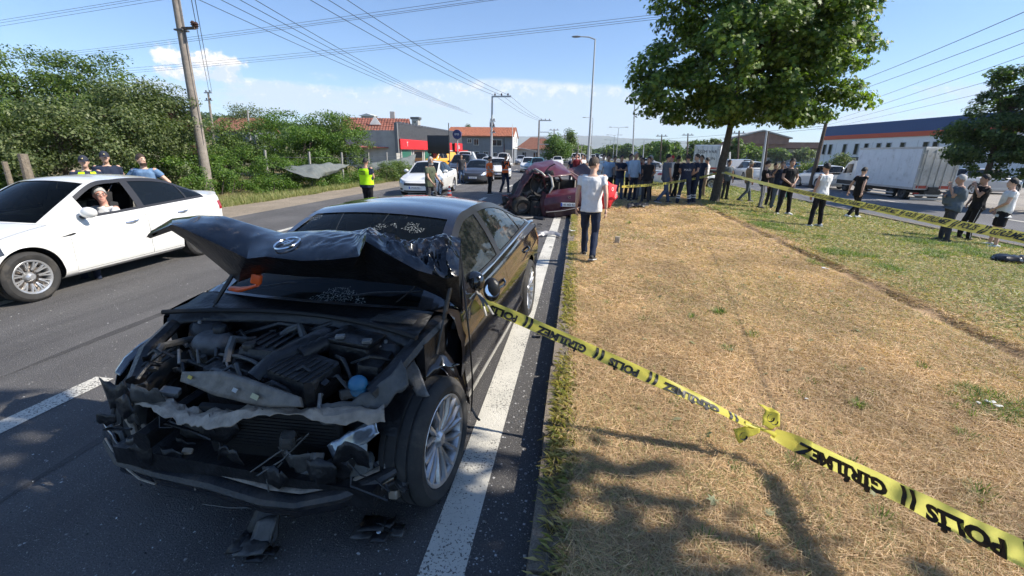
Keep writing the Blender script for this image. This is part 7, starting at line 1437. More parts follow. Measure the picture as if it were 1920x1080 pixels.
    for s in (-1, 1):
        limb(b, hip[s], kn[s], an[s], .082*B**.5, .055, .054, .036); limb(b, S_[s], elb[s], wr[s], .050*B**.5, .040, .036, .025)
        b.ell(S_[s].lerp(C_(1.38), .25), (.07*k, .06*k, .05*k), 8, 6)
    b.tube([sh((0, -.012, 1.44)) + Vector((0, st*.10, 0)), HC + Vector((0, -.015*k, -.07*k))], [.056*k*B**.3, .052*k], 10)
    HX = Matrix.Translation(HC) @ HM
    b.ell((0, 0, 0), (.074*k, .092*k, .108*k), 16, 12, HX @ Matrix.Translation((0, -.005, .012))); b.ell((0, 0, 0), (.054*k, .060*k, .065*k), 12, 8, HX @ Matrix.Translation((0, .032*k, -.055*k)))
    b.tube([HX @ Vector((0, .080*k, .018*k)), HX @ Vector((0, .104*k, -.018*k))], [.011*k, .017*k], 6)
    for s in (-1, 1): b.ell((0, 0, 0), (.014*k, .024*k, .033*k), 8, 6, HX @ Matrix.Translation((s*.076*k, -.008, 0)))
    b = remesh(b, vox*1.1, 1)
    for s in (-1, 1):
        d = (wr[s]-elb[s]).normalized(); side_ = Vector((0, 1, 0)) if abs(d.z) > .6 else Vector((0, 0, 1)); u_ = (side_ - d*side_.dot(d)).normalized(); w_ = d.cross(u_)
        HMx = Matrix((u_, w_, d)).transposed().to_4x4(); HMx.translation = wr[s]
        if (HMx @ Vector((0, 1, 0)) - wr[s]).x*s > 0: fl = -1
        else: fl = 1
        b.ell((0, 0, 0), (.040*k, .020*k, .052*k), 8, 6, HMx @ Matrix.Translation((0, 0, .045*k)))
        for j, (ox, L_) in enumerate(((-.029, .062), (-.010, .074), (.010, .070), (.028, .055))):
            p0 = Vector((ox*k, 0, .082*k)); p1 = p0 + Vector((ox*.10, fl*.012*k, L_*.55*k)); p2 = p1 + Vector((0, fl*.022*k, L_*.42*k)); b.tube([HMx @ p0, HMx @ p1, HMx @ p2], [.0098*k, .0090*k, .0072*k], 6)
        t0 = Vector((.034*k, fl*.004, .028*k)); b.tube([HMx @ t0, HMx @ (t0 + Vector((.022*k, fl*.016*k, .026*k))), HMx @ (t0 + Vector((.018*k, fl*.030*k, .052*k)))], [.012*k, .0108*k, .0085*k], 6)
    b.mi = [0]*len(b.F)
    b.m = 1
    for s in (-1, 1): b.ell((0, 0, 0), (.0125*k, .006*k, .0065*k), 8, 5, HX @ Matrix.Translation((s*.031*k, .083*k, .018*k)))
    b.m = 2
    for s in (-1, 1): b.ell((0, 0, 0), (.0055*k, .003*k, .0055*k), 6, 4, HX @ Matrix.Translation((s*.031*k, .0875*k, .018*k))); b.box((0, 0, 0), (.034*k, .008*k, .007*k), rot=HX.to_quaternion().to_matrix().to_4x4() if False else None) if False else None
    for s in (-1, 1): b.tube([HX @ Vector((s*.015*k, .086*k, .038*k)), HX @ Vector((s*.046*k, .078*k, .038*k))], [.004*k, .0035*k], 5)
    b.m = 3; b.ell((0, 0, 0), (.024*k, .006*k, .006*k), 8, 5, HX @ Matrix.Translation((0, .086*k, -.052*k)))
    hm = hairm.get(hair, hairm['black'])
    b.build('body', [SK[skin], eyew, hairm['black'], mat('lip', (.36, .14, .12), .5)], root, sharp=None)
    # shirt
    c = MB(); e_ = .017; tz = [t for t in torso if t[0] < 1.46]
    bot_z = (.90 - untuck); tt = [(bot_z, .168*B, .130*B + belly*.5, belly*.4)] + [t for t in tz if t[0] > bot_z + .03]
    c.tube([C_(z, y + up_(z)) for z, rx_, ry_, y in tt], [((rx_+e_)*k, (ry_+e_)*k) for z, rx_, ry_, y in tt], 16)
    for s in (-1, 1):
        a, m, e = S_[s], elb[s], wr[s]; c.ell(a - Vector((s*.012, 0, .014)), (.058*k*B**.4,)*3, 8, 6); c.ell(a.lerp(C_(1.38), .3), (.09*k, .075*k, .058*k), 8, 6)
        if sleeve <= 1: en = a.lerp(m, max(.25, sleeve)); c.tube([a, a.lerp(en, .5), en], [.060*k*B**.4, .058*k*B**.4, .057*k*B**.4], 10)
        else: en = m.lerp(e, min(.97, sleeve-1)); c.tube([a, m, en], [.062*k*B**.4, .050*k, .038*k], 10); c.ell(m, (.05*k,)*3, 8, 6)
    c.tube([sh((0, -.012, 1.43)) + Vector((0, st*.1, 0)), sh((0, -.012, 1.478)) + Vector((0, st*.1, 0))], [.070*k, .062*k], 10)
    c = remesh(c, vox, 2); sd = (x*7.3+y*3.1) % 50
    def wr_(v, nrm, A, f, zc):
        d = noise.noise((v[0]*f[0]+sd, v[1]*f[1], v[2]*f[2])); d2 = noise.noise((v[0]*f[0]*2.3+sd, v[1]*f[1]*2.3+4, v[2]*f[2]*1.9+v[0]*6)); kk = A*(d + .5*d2)
        q = Vector((v[0], v[1], 0)); L_ = q.length or 1; return (v[0]+q.x/L_*kk, v[1]+q.y/L_*kk, v[2])
    c.V = [wr_(v, None, .024, (7, 7, 5), 1.2) for v in c.V]; c.build('shirt', CL[top] if isinstance(top, str) else top, root, sharp=None)
    # trousers
    c = MB(); c.tube([C_(z, y) for z, y in ((.80, 0), (.88, 0), (.95, belly*.2), (.99, belly*.4))], [(.152*k*B, .114*k*B), (.166*k*B, .122*k*B), (.158*k*B, .110*k*B+belly*.4), (.142*k*B, .096*k*B+belly*.4)], 14)
    for s in (-1, 1):
        a, m, e = hip[s], kn[s], an[s]; c.ell(a - Vector((0, 0, .03)), (.088*k*B**.5, .100*k*B**.5, .095*k), 8, 6)
        if shorts: c.tube([a, a.lerp(m, .5), m + Vector((0, 0, .06*k))], [.094*k*B**.5, .092*k*B**.5, .092*k], 10)
        else: c.tube([a, a.lerp(m, .5), m, m.lerp(e, .5), e + Vector((0, 0, -.02*k))], [.092*k*B**.5, .084*k*B**.5, .068*k, .064*k, .058*k], 10); c.ell(m, (.066*k,)*3, 8, 6)
    c = remesh(c, vox, 2); c.V = [(v[0]+.012*noise.noise((v[0]*9+sd, v[1]*9, v[2]*8)), v[1]+.012*noise.noise((v[0]*9, v[1]*9+sd, v[2]*8)), v[2]) for v in c.V]; c.build('trousers' if not shorts else 'shorts', CL[bot], root, sharp=None)
    # shoes
    for s in (-1, 1):
        q = MB(); a = an[s]; d = (an[s]-kn[s]); pit = math.atan2(-(an[s].y-kn[s].y), 1)*.6 if legs == 'walk' and s == 1 else 0; Mx = Matrix.Translation((a.x, a.y, a.z)) @ Matrix.Rotation(-s*R(9), 4, 'Z') @ Matrix.Rotation(-pit, 4, 'X')
        q.tube([(0, -.085*k, -.045*k), (0, -.03*k, -.030*k), (0, .05*k, -.040*k), (0, .13*k, -.050*k), (0, .175*k, -.056*k)], [(.034*k, .034*k), (.040*k, .050*k), (.044*k, .036*k), (.046*k, .024*k), (.030*k, .016*k)], 10); q.V = [tuple(Mx @ Vector(v)) for v in q.V]
        so = q.build('shoe', mat('shoe_'+shoe, {'black': (.02, .02, .02), 'white': (.70, .70, .68), 'brown': (.10, .06, .04), 'grey': (.25, .25, .25)}[shoe], .6), root)
        q = MB(); q.box((0, .045*k, -.066*k), (.088*k, .275*k, .018*k), bev=.02); q.V = [tuple(Mx @ Vector(v)) for v in q.V]; q.build('sole', mat('sole', (.55, .55, .53) if shoe in ('white', 'black') else (.05, .05, .05), .7), so)
    # hair
    if hair:
        q = MB(); nn = 18
        def hp(u, v):
            a = u*2*math.pi; fr = math.cos(a - math.pi/2)      # 1 at the front
            low = {'cap': 70}.get(hair, 112 - 52*max(0, fr)**1.3 - 8*abs(math.sin(a-math.pi/2))); t = R(low)*v; r_ = 1.10 + .05*noise.noise((math.cos(a)*3+sd, math.sin(a)*3, v*4))
            return HX @ Vector((.076*k*r_*math.sin(t)*math.cos(a), .094*k*r_*math.sin(t)*math.sin(a) - .006*k, .112*k*r_*math.cos(t) + .014*k))
        q.grid(hp, 22, 9, flip=False)
        if beard: q.grid(lambda u, v: HX @ Vector((.066*k*math.sin((u-.5)*3.0), (.026+.070*math.cos((u-.5)*2.6)-.020*v)*k, (-.058-.058*v)*k)), 12, 4)
        q.build('hair', hm, root, sharp=None, fixn=False)
    for ex in extras: ex(root, dict(k=k, sh=sh, HX=HX, C=C_, B=B, torso=torso, S=S_, elb=elb, wr=wr, hip=hip, kn=kn, an=an, belly=belly, up=up_))
    return root
def ex_vest(m, bands=((1.02, 1.06), (1.14, 1.18)), text=None, tapem=None):
    def f(root, d):
        k, B = d['k'], d['B']; g = MB(); rows = [(.93, .178*B, .136*B), (1.05, .168*B, .128*B+d['belly']*.6), (1.16, .170*B, .130*B+d['belly']), (1.28, .190*B, .138*B), (1.37, .190*B, .134*B), (1.44, .150*B, .115*B)]
        tab = lambda j: [(r[0], r[j]) for r in rows]
        def P(u, v, o=0.006):
            z = .93 + .51*v; a = u*2*math.pi; rx_, ry_ = pts_interp(tab(1), z)+o, pts_interp(tab(2), z)+o; c = d['C'](z, d['up'](z)); sq = 1 - .0
            return Vector((math.cos(a)*rx_*k, c.y + math.sin(a)*ry_*k, z*k + .006*noise.noise((u*20, v*8, 1))))
        def kp(u, v):
            a = u*2*math.pi
            if abs(math.cos(a)) > .80 and v > .62: return False
            if math.sin(a) > .0 and abs(math.cos(a)) < .30*(v-.35)/.6 and v > .4: return False
            return True
        g.grid(P, 48, 18, keep=kp); o = g.build('vest', m, root, sharp=None)
        for z0, z1 in bands:
            g = MB(); g.grid(lambda u, v: P(u, (z0 + (z1-z0)*v - .93)/.51, .010), 48, 1); g.build('reflective_band', tapem or reflect, o, sharp=None)
        if text:
            for i, t in enumerate(text): q = P(.75, .80 - .13*i, .014); txt(t, .072*k, 'vest_lettering', MAT['black_print'], o, (q.x, q.y, q.z), (R(90), 0, 0), .001, sx=1.15, bold=.001)
    return f
def ex_cap(col=(.02, .024, .04), badge=False):
    def f(root, d):
        k = d['k']; g = MB(); m = mat('cap_%.2f' % col[0], col, .8)
        g.grid(lambda u, v: d['HX'] @ Vector((.088*k*math.sin(v*1.45)*math.cos(u*6.2832), .104*k*math.sin(v*1.45)*math.sin(u*6.2832)-.004, .125*k*math.cos(v*1.45)+.020*k)), 20, 7)
        g.grid(lambda u, v: d['HX'] @ Vector(((.075*k)*math.sin((u-.5)*2.4), (.092*k + (.075*v)*k*math.cos((u-.5)*2.6)), (.030-.018*v)*k)), 10, 3); o = g.build('cap', m, root, sharp=50)
        if badge: g = MB(); g.ell((0, 0, 0), (.016*k, .006*k, .016*k), 8, 6, d['HX'] @ Matrix.Translation((0, .105*k, .07*k))); g.build('cap_badge', mat('brass', (.6, .5, .25), .3, .8), o)
    return f
def ex_bag(col=(.02, .02, .02)):
    def f(root, d):
        g = MB(); g.box((-.21*d['k'], -.02, .93*d['k']), (.09, .20, .26), rot=(0, .1, .1), bev=.03); o = g.build('waist_bag', mat('bag', col, .6), root)
        g = MB(); g.tube([(-.21*d['k'], 0, 1.05*d['k']), (-.05, -.14, 1.32*d['k']), (.12, -.05, 1.46*d['k']), (.05, .14, 1.3*d['k']), (-.18, .08, 1.08*d['k'])], [(.020, .004)]*5, 6); g.build('strap', mat('bag', col, .6), o)
    return f
def ex_glasses(m=None):
    def f(root, d):
        k = d['k']; g = MB()
        for s in (-1, 1):
            c = d['HX'] @ Vector((s*.032*k, .094*k, .018*k)); ux = (d['HX'].to_3x3() @ Vector((1, 0, 0))).normalized(); uz = (d['HX'].to_3x3() @ Vector((0, 0, 1))).normalized()
            g.tube([c + ux*.026*k*math.cos(t) + uz*.018*k*math.sin(t) for t in [i*6.2832/12 for i in range(13)]], .0022*k, 5, cap=False); g.tube([c + ux*s*.026*k, d['HX'] @ Vector((s*.078*k, -.01, .02*k))], .002*k, 5)
        g.build('spectacles', blackpl, root)
    return f
def ex_text(t, size, m, y=1, z=1.27, dx=0, sx=1.0):
    def f(root, d):
        k = d['k']; ry = .118*d['B'] + .012 + d['belly']*.3; o = txt(t, size*k, 'shirt_print', m, root, (dx, y*(ry+.022)*k + d['up'](z), z*k), (R(90), 0, 0 if y < 0 else math.pi), .001, sx=sx)
    return f
def ex_stripe(m, w=.018):
    def f(root, d):
        for s in (-1, 1):
            g = MB(); a, mm, e = d['hip'][s], d['kn'][s], d['an'][s]; P_ = [a + Vector((s*.098*d['k'], 0, 0)), a.lerp(mm, .5) + Vector((s*.090*d['k'], 0, 0)), mm + Vector((s*.074*d['k'], 0, 0)), mm.lerp(e, .5) + Vector((s*.070*d['k'], 0, 0)), e + Vector((s*.064*d['k'], 0, 0))]
            g.tube(P_, [(w, .004)]*5, 6); g.build('side_stripe', m, root)
    return f
def ex_legband():
    def f(root, d):
        for s in (-1, 1):
            for t in (.42, .62):
                c = d['kn'][s].lerp(d['an'][s], t); ax = (d['an'][s]-d['kn'][s]).normalized(); g = MB(); g.tube([c, c + ax*.035], .076*d['k'], 12); g.build('reflective_band', reflect, root)
    return f
# everyone in the picture, roughly from near to far; heading 0 = back to the camera, 180 = facing it, 90 = facing left
import time as _t; _t0 = _t.time()
def stand(px, py, *a, **k):
    p = G(px, py); return person(k.pop('label'), p.x, p.y, *a, z=p.z, **k)
person('man in white t-shirt and dark trousers walking along the kerb towards the red wreck', .26, 7.55, -8, 1.70, 'down', 'walk', 'white', 'navy', 'fair', 'brown', sleeve=.50, armR='swingb', armL='out' if False else 'down', headturn=-48, shoe='black', build=1.04, vox=.012, z=.12, lean=2)
# traffic police and others on the left
person('traffic officer in yellow high visibility vest seen from behind by the shoulder', -6.42, 12.9, -14, 1.66, 'front', 'stand', 'navy', 'black', 'tan', 'black', sleeve=.55, build=1.34, vox=.014, z=0, headturn=10, headtilt=-8, extras=(ex_vest(CL['hivis'], bands=(), text=('TRAFİK', 'POLİSİ')),))
OG = 'officers behind the white car'
person('officer in navy cap and yellow vest standing behind the white car roof', -10.1, 7.9, 238, 1.72, 'down', 'stand', 'navy', 'navy', 'fair', 'black', sleeve=.6, build=1.05, vox=.014, z=-.03, group=OG, extras=(ex_vest(CL['hivis'], bands=((1.10, 1.15),)), ex_cap(badge=True)), headturn=-15)
person('officer in navy uniform and cap half hidden behind the vested officer', -10.6, 8.75, 232, 1.80, 'down', 'stand', 'navy', 'navy', 'fair', 'black', sleeve=.6, vox=.016, z=-.03, group=OG, extras=(ex_cap(badge=True),))
person('bearded man in blue printed t-shirt with hands on hips behind the white car', -9.15, 8.3, 200, 1.76, 'hips', 'stand', 'blue', 'denim', 'fair', 'brown', sleeve=.5, build=1.12, vox=.013, z=-.02, headturn=62, beard=True, extras=(ex_text('SUMMER', .072, mat('print_orange', (.8, .42, .06), .6)),))
person('grey haired man in olive t-shirt with a bag walking past the white hatchback', -4.55, 13.35, 255, 1.72, 'swingf', 'walk', 'olive', 'dkgrey', 'tan', 'grey', sleeve=.6, vox=.015, z=0, headturn=-35, beard=True, build=1.05, stoop=12, extras=(ex_bag(),))
person('man in dark shirt standing beside the grey pickup', -7.0, 26.5, 200, 1.74, 'down', 'stand', 'dkgrey', 'denim', 'tan', 'black', vox=.022, z=0)
p = G(918, 364); person('worker in orange reflective vest seen from the side with hands held together', p.x, p.y, 262, 1.70, 'front', 'stand', 'orange', 'black', 'tan', 'black', sleeve=.45, vox=.016, z=0, extras=(ex_vest(CL['orange'], bands=((1.03, 1.07), (1.14, 1.18)), tapem=mat('band_grey', (.35, .33, .30), .5)),), build=1.08)
p = G(947, 362); person('worker in orange vest over black with a hand at his chin', p.x, p.y, 235, 1.80, 'face', 'step', 'black', 'navy', 'brown', 'black', sleeve=1.7, armL='crossed', vox=.016, z=0, headtilt=-12, extras=(ex_vest(CL['orange'], bands=((1.05, 1.09),)),))
# the crowd beyond the red car
CG = 'onlookers standing beyond the red wreck'
crowd = [  # px, py(feet), heading, height, pose, legs, top, bottom, skin, hair, sleeve, label
 (1118, 372, 190, 1.74, 'crossed', 'stand', 'white', 'beige', 'tan', 'black', 1.8, 'onlooker in white long sleeved shirt with folded arms behind the umbrella'),
 (1137, 369, 150, 1.76, 'down', 'stand', 'ltblue', 'dkgrey', 'tan', 'black', .6, 'onlooker in pale blue shirt at the left end of the crowd'),
 (1158, 372, 185, 1.72, 'crossed', 'stand', 'navy', 'denim', 'tan', 'black', .5, 'onlooker in navy shirt and jeans with folded arms'),
 (1173, 369, 200, 1.74, 'front', 'stand', 'ltblue', 'black', 'tan', 'brown', .5, 'onlooker in short sleeved sky blue shirt and black trousers'),
 (1186, 376, 215, 1.78, 'down', 'stand', 'ltblue', 'navy', 'tan', 'grey', 1.8, 'onlooker in light blue long sleeved shirt and navy trousers'),
 (1199, 374, 160, 1.68, 'front', 'stand', 'dkgrey', 'grey', 'tan', 'black', .5, 'onlooker in charcoal top carrying a white plastic bag'),
 (1207, 378, 170, 1.70, 'back', 'stand', 'black', 'dkgrey', 'tan', 'black', .5, 'onlooker in black t-shirt beside the checked shirt man'),
 (1216, 372, 165, 1.72, 'crossed', 'stand', 'slate', 'black', 'tan', 'grey', 1.5, 'onlooker in slate checked shirt with arms folded'),
 (1128, 362, 170, 1.70, 'down', 'stand', 'white', 'dkgrey', 'fair', 'black', .5, 'second row onlooker in white top behind the umbrella'),
 (1147, 360, 180, 1.74, 'down', 'stand', 'grey', 'black', 'tan', 'black', .5, 'second row onlooker in grey top'),
 (1192, 361, 190, 1.72, 'down', 'stand', 'maroon', 'black', 'tan', 'black', .5, 'second row onlooker in maroon top'),
 (1080, 352, 180, 1.78, 'raise', 'stand', 'maroon', 'dkgrey', 'red', 'brown', .5, 'ruddy man on the road behind the red wreck with a raised hand'),
 (1088, 352, 200, 1.70, 'down', 'stand', 'white', 'dkgrey', 'tan', 'black', .5, 'man in white on the road behind the red wreck'),
 (1069, 350, 180, 1.68, 'down', 'stand', 'navy', 'navy', 'tan', 'black', .5, 'man in navy top bending near the upturned blue door'),
 (1097, 346, 150, 1.75, 'down', 'stand', 'dkgrey', 'black', 'tan', 'black', .5, 'man in dark top far behind the red wreck')]
for i, c in enumerate(crowd):
    stand(c[0] + (i*37 % 7) - 3, c[1] + (i*5 % 4), c[2] + ((i*53) % 61) - 30, c[3]*(1 + ((i*29) % 9 - 4)*.01), c[4], c[5], c[6], c[7], c[8], c[9], sleeve=c[10], label=c[11], group=CG, vox=.030)
stand(1243, 381, 290, 1.78, 'down', 'walk', 'slate', 'denim', 'tan', 'black', label='man in grey t-shirt and jeans striding beside the police officers', vox=.018, headturn=-20)
PG = 'police officers standing by the plane tree'
stand(1263, 370, 280, 1.72, 'front', 'step', 'black', 'black', 'tan', 'black', label='man in black leaning in to talk to the police officers', vox=.02)
stand(1252, 366, 200, 1.72, 'down', 'stand', 'white', 'dkgrey', 'red', None, label='man wearing a red cap behind the police officers', vox=.022, extras=(ex_cap((.5, .03, .04)),))
stand(1280, 382, -5, 1.78, 'front', 'wide', 'navy', 'navy', 'tan', 'black', sleeve=.6, label='police officer in navy uniform with back to the camera and striped ankle bands', group=PG, build=1.12, vox=.015, extras=(ex_legband(), ex_text('POLİS', .09, mat('print_white', (.7, .7, .7), .6), y=-1, z=1.22)))
stand(1297, 380, 100, 1.80, 'front', 'stand', 'navy', 'navy', 'fair', 'brown', sleeve=.6, label='police officer in navy uniform facing the tree with striped ankle bands', group=PG, vox=.016, extras=(ex_legband(),))
stand(1306, 374, 140, 1.76, 'down', 'stand', 'navy', 'navy', 'tan', 'black', label='police officer in navy half hidden behind his colleague', group=PG, vox=.02)
stand(1318, 368, 80, 1.72, 'down', 'stand', 'white', 'khaki', 'tan', 'black', sleeve=1.5, label='slim man in white shirt and khaki trousers left of the tree trunk', vox=.02)
stand(1357, 374, 200, 1.70, 'down', 'stand', 'slate', 'dkgrey', 'tan', 'black', label='man in slate shirt standing close behind the tree trunk', vox=.02)
stand(1396, 378, 275, 1.72, 'down', 'walk', 'khaki', 'slate', 'brown', 'grey', sleeve=1.6, label='man in khaki shirt and pale cap walking right of the tree', vox=.018, extras=(ex_cap((.3, .27, .22)),))
stand(1424, 390, 250, 1.74, 'crossed', 'stand', 'black', 'grey', 'fair', 'black', label='man in black t-shirt and grey side striped joggers with folded arms', vox=.015, extras=(ex_stripe(mat('stripe_white', (.7, .7, .7), .7)),))
stand(1440, 386, 200, 1.72, 'down', 'stand', 'dkgrey', 'black', 'tan', 'black', label='man in dark clothes between the joggers man and the phone man', vox=.018)
stand(1452, 392, 160, 1.78, 'raise', 'stand', 'navy', 'slate', 'tan', 'black', label='man in navy shirt holding a phone to his ear behind the tape', vox=.016)
stand(1466, 402, 195, 1.84, 'front', 'wide', 'black', 'black', 'tan', 'black', label='tall man in black polo and trousers with hands clasped and white shoes', shoe='white', vox=.014, build=1.08, headturn=-20)
stand(1474, 372, 250, 1.50, 'down', 'stand', 'green', 'green', 'brown', 'brown', label='person in bright green clothes behind the black dressed man', vox=.02, sleeve=1.7)
stand(1527, 425, 25, 1.72, 'front', 'wide', 'white', 'black', 'tan', 'black', label='man in white polo shirt and tight black trousers seen from behind at the tape', shoe='white', vox=.013, armL='down', untuck=.10)
stand(1598, 408, 285, 1.80, 'swingb', 'walk', 'black', 'black', 'fair', 'black', label='young man in black t-shirt walking along the tape before the truck', shoe='white', vox=.014, headtilt=-10, untuck=.12)
TG = 'three men at the tape by the right frame edge'
stand(1768, 452, 68, 1.72, 'face', 'wide', 'slate', 'dkgrey', 'tan', 'grey', label='stout white haired man in slate t-shirt with a hand to his chin', build=1.30, belly=.09, vox=.014, group=TG, armR='crossed', sleeve=.7)
stand(1812, 450, 74, 1.80, 'face', 'kneebend', 'black', 'black', 'tan', 'black', label='dark haired man in black t-shirt with side striped trousers', build=1.12, vox=.014, group=TG, armR='front', extras=(ex_stripe(mat('stripe_white', (.7, .7, .7), .7), .012),))
stand(1860, 462, 62, 1.74, 'front', 'wide', 'white', 'black', 'fair', 'black', label='man in white t-shirt and black shorts at the right frame edge', shoe='white', shorts=True, build=1.12, vox=.014, group=TG, untuck=.12, armR='pocket')
# the man at the open window of the white sedan
dq = Matrix.Translation(wc.location) @ Matrix.Rotation(.037, 4, 'Z') @ Vector((.36, 2.62-4.53/2, 0))
person('grey haired man with glasses in white shirt looking out of the white sedan window', dq.x, dq.y, 228, 1.70, 'wheel', 'stand', 'white', 'navy', 'red', 'grey', vox=.012, z=-.50, name='driver', extras=(ex_glasses(),)) if False else None
print('people', _t.time() - _t0)
def sitter():
    """the driver, seated: hips on the seat, thighs forward"""
    r = person('grey haired man with spectacles in white shirt looking out of the white sedan window', 0, 0, 180, 1.70, 'wheel', 'stand', 'white', 'navy', 'red', 'grey', vox=.012, z=0, headturn=62, extras=(ex_glasses(),), sleeve=.5, stoop=2)
    for o in r.children:
        if o.name.startswith('trousers') or o.name.startswith('shoe'):
            pass
        for v in (o.data.vertices if o.type == 'MESH' else []):
            z = v.co.z; y = v.co.y
            if z < .95:        # fold the legs: below the hip they run forward, below the knee down again
                d = .95 - z
                if d < .45: v.co.z = .95 - .0*d + (y)*.6 - .10; v.co.y = d
                else: v.co.y = .45 + y*.6; v.co.z = .85 - (d-.45)
        if o.type == 'MESH': o.data.update()
        for c in o.children:
            for v in c.data.vertices:
                z, y = v.co.z, v.co.y; d = .95 - z; v.co.y = .45 + y*.6; v.co.z = .85 - (d-.45)
    return r
dv = sitter(); q = Matrix.Translation(wc.location) @ Matrix.Rotation(.037, 4, 'Z') @ Vector((.50, 2.28-4.53/2, 0)); dv.location = (q.x, q.y, -.40)
# ---------------------------------------------------------------- police tape
ty_ = mat('tape_yellow', (.80, .74, .12), .42, coat=.2, var=.08, vs=6)
def tmat():
    m = ty_; t = m.node_tree; b = t.nodes['Principled BSDF']; o = [n for n in t.nodes if n.type == 'OUTPUT_MATERIAL'][0]; tr = N(t, 'ShaderNodeBsdfTranslucent'); tr.inputs[0].default_value = (.78, .74, .20, 1); mx = N(t, 'ShaderNodeMixShader'); mx.inputs[0].default_value = .5
    t.links.new(b.outputs[0], mx.inputs[1]); t.links.new(tr.outputs[0], mx.inputs[2]); t.links.new(mx.outputs[0], o.inputs[0])
tmat()
def ribbon(label, P, Up, w, text=True, flip=False, s0=0.0, seg=60, period=None, tsz=.058, curl=.0, low=0.0, bold=.0035, words_=('POLİS', 'GİRİLMEZ')):
    """P: points along the tape, Up: the direction across it at each point"""
    P = [Vector(p) for p in P]; Up = [Vector(u).normalized() for u in Up]; D = [0]
    for i in range(len(P)-1): D.append(D[-1] + (P[i+1]-P[i]).length)
    L = D[-1]
    def at(s):
        s = max(0, min(L-1e-5, s)); i = max(j for j in range(len(D)-1) if D[j] <= s); f = (s-D[i])/(D[i+1]-D[i]); a, b_ = P[i], P[i+1]; m0 = (P[i+1]-P[max(0, i-1)])*.5; m1 = (P[min(len(P)-1, i+2)]-P[i])*.5
        q = a*(2*f**3-3*f*f+1) + m0*(f**3-2*f*f+f) + b_*(-2*f**3+3*f*f) + m1*(f**3-f*f); return q, Up[i].lerp(Up[i+1], f).normalized(), (P[i+1]-P[i]).normalized()
    def pt(s, v, o=0.0):
        q, u, d = at(s); u = (u - d*u.dot(d)).normalized(); n = d.cross(u); c = curl*math.sin(s*5)*(v*v*4) + .003*math.sin(s*23+v*9); return q + u*(v*w) + n*(c + o)
    t = empty('police_tape', (0, 0, 0), 0, label, 'police tape', 'yellow police tapes'); g = MB(); g.grid(lambda i, j: pt(i*L, j-.5), seg, 4); g.build('band', ty_, t, sharp=None)
    if text:
        s = s0; k = 0
        while s < L:
            wd = words_[k % 2]; V, F = text_mesh(wd, tsz/.72, sx=1.12, bold=bold); mx = max(v.x for v in V); V2 = []
            for side in (1, -1):
                V2 = []
                for v in V:
                    a = s + v.x if not flip else s + mx - v.x; c = (v.y)/w if not flip else -(v.y)/w - low; V2.append(pt(a, c, .0038*side))
                if s + mx < L: b_ = MB(); b_.add(V2, F); b_.build('lettering', MAT['black_print'], t, smooth=False)
            s += mx + .05
            for q in (0, .038):
                b_ = MB()
                for side in (1, -1): b_.grid(lambda i, j: pt(s + q + .018*i + .012*math.cos((j-.5)*2.6), (j-.5)*.92, .0036*side), 1, 8)
                if s + q + .03 < L: b_.build('double_bar', MAT['black_print'], t, smooth=False)
            s += .038 + .018 + .05; k += 1
    return t
tp_ = lambda px, py, t: EYE + ray(px, py)*t
A0 = tp_(903, 568, 3.02)
pts = [A0, tp_(960, 592, 2.93), tp_(1060, 636, 2.83), tp_(1180, 690, 2.74), tp_(1300, 745, 2.66), tp_(1400, 795, 2.60)]; upv = Vector((-.15, .45, .9)); ups = [Vector((-.1, .1, 1)), upv, upv, upv, Vector((-.2, .8, .5)), Vector((-.3, 1, .1))]
ribbon('upside down yellow police tape from the black sedan mirror to the twisted knot', pts, ups, .078, flip=True, s0=.10, seg=90, curl=.004, tsz=.046, low=.10)
pts = [tp_(1450, 812, 2.56), tp_(1520, 845, 2.42), tp_(1640, 902, 2.05), tp_(1780, 972, 1.75), tp_(1925, 1042, 1.50), tp_(2080, 1110, 1.30)]; ups = [Vector((-.3, 1, .1)), Vector((-.2, .8, .5)), Vector((-.2, .6, .8)), Vector((-.2, .55, .85)), Vector((-.2, .5, .9)), Vector((-.2, .5, .9))]
ribbon('yellow police tape running upside down from the knot to the lower right corner', pts, ups, .100, flip=True, s0=.14, seg=90, curl=.003, words_=('GİRİLMEZ', 'POLİS'), tsz=.066, low=.10, bold=.005)
kn = empty('tape_knot', (0, 0, 0), 0, 'knot of twisted yellow tape with two loose ends above the dry grass', 'police tape', 'yellow police tapes'); g = MB(); kc = tp_(1427, 804, 2.58)
g.tube([tp_(1398, 792, 2.60), tp_(1415, 801, 2.58), kc, tp_(1440, 809, 2.57), tp_(1455, 815, 2.55)], [(.030, .006), (.014, .008), (.012, .010), (.014, .008), (.028, .006)], 8); g.build('twist', ty_, kn)
for nm, rows in (('loose_end', [[tp_(1428, 800, 2.58), tp_(1444, 806, 2.57)], [tp_(1430, 785, 2.60), tp_(1462, 800, 2.56)], [tp_(1434, 772, 2.62), tp_(1462, 778, 2.58)], [tp_(1420, 757, 2.66), tp_(1452, 768, 2.62)]]), ('loose_end', [[tp_(1424, 806, 2.57), tp_(1424, 814, 2.56)], [tp_(1400, 803, 2.58), tp_(1402, 822, 2.56)], [tp_(1374, 806, 2.60), tp_(1386, 834, 2.58)]])):
    sheet3(rows, nm, ty_ if True else None, kn, amp=.014, fr=20, sub=6, th=.0006, crease=.6)
for px, py, t_, w_ in ((1394, 818, 2.555, .018), (1445, 784, 2.565, .014), (1452, 790, 2.56, .010)): g = MB(); g.tube([tp_(px+math.cos(a)*7, py+math.sin(a)*7, t_-.01) for a in [i*.7 for i in range(8)]], [(w_*.35, .001)]*8, 5); g.build('lettering', MAT['black_print'], kn)
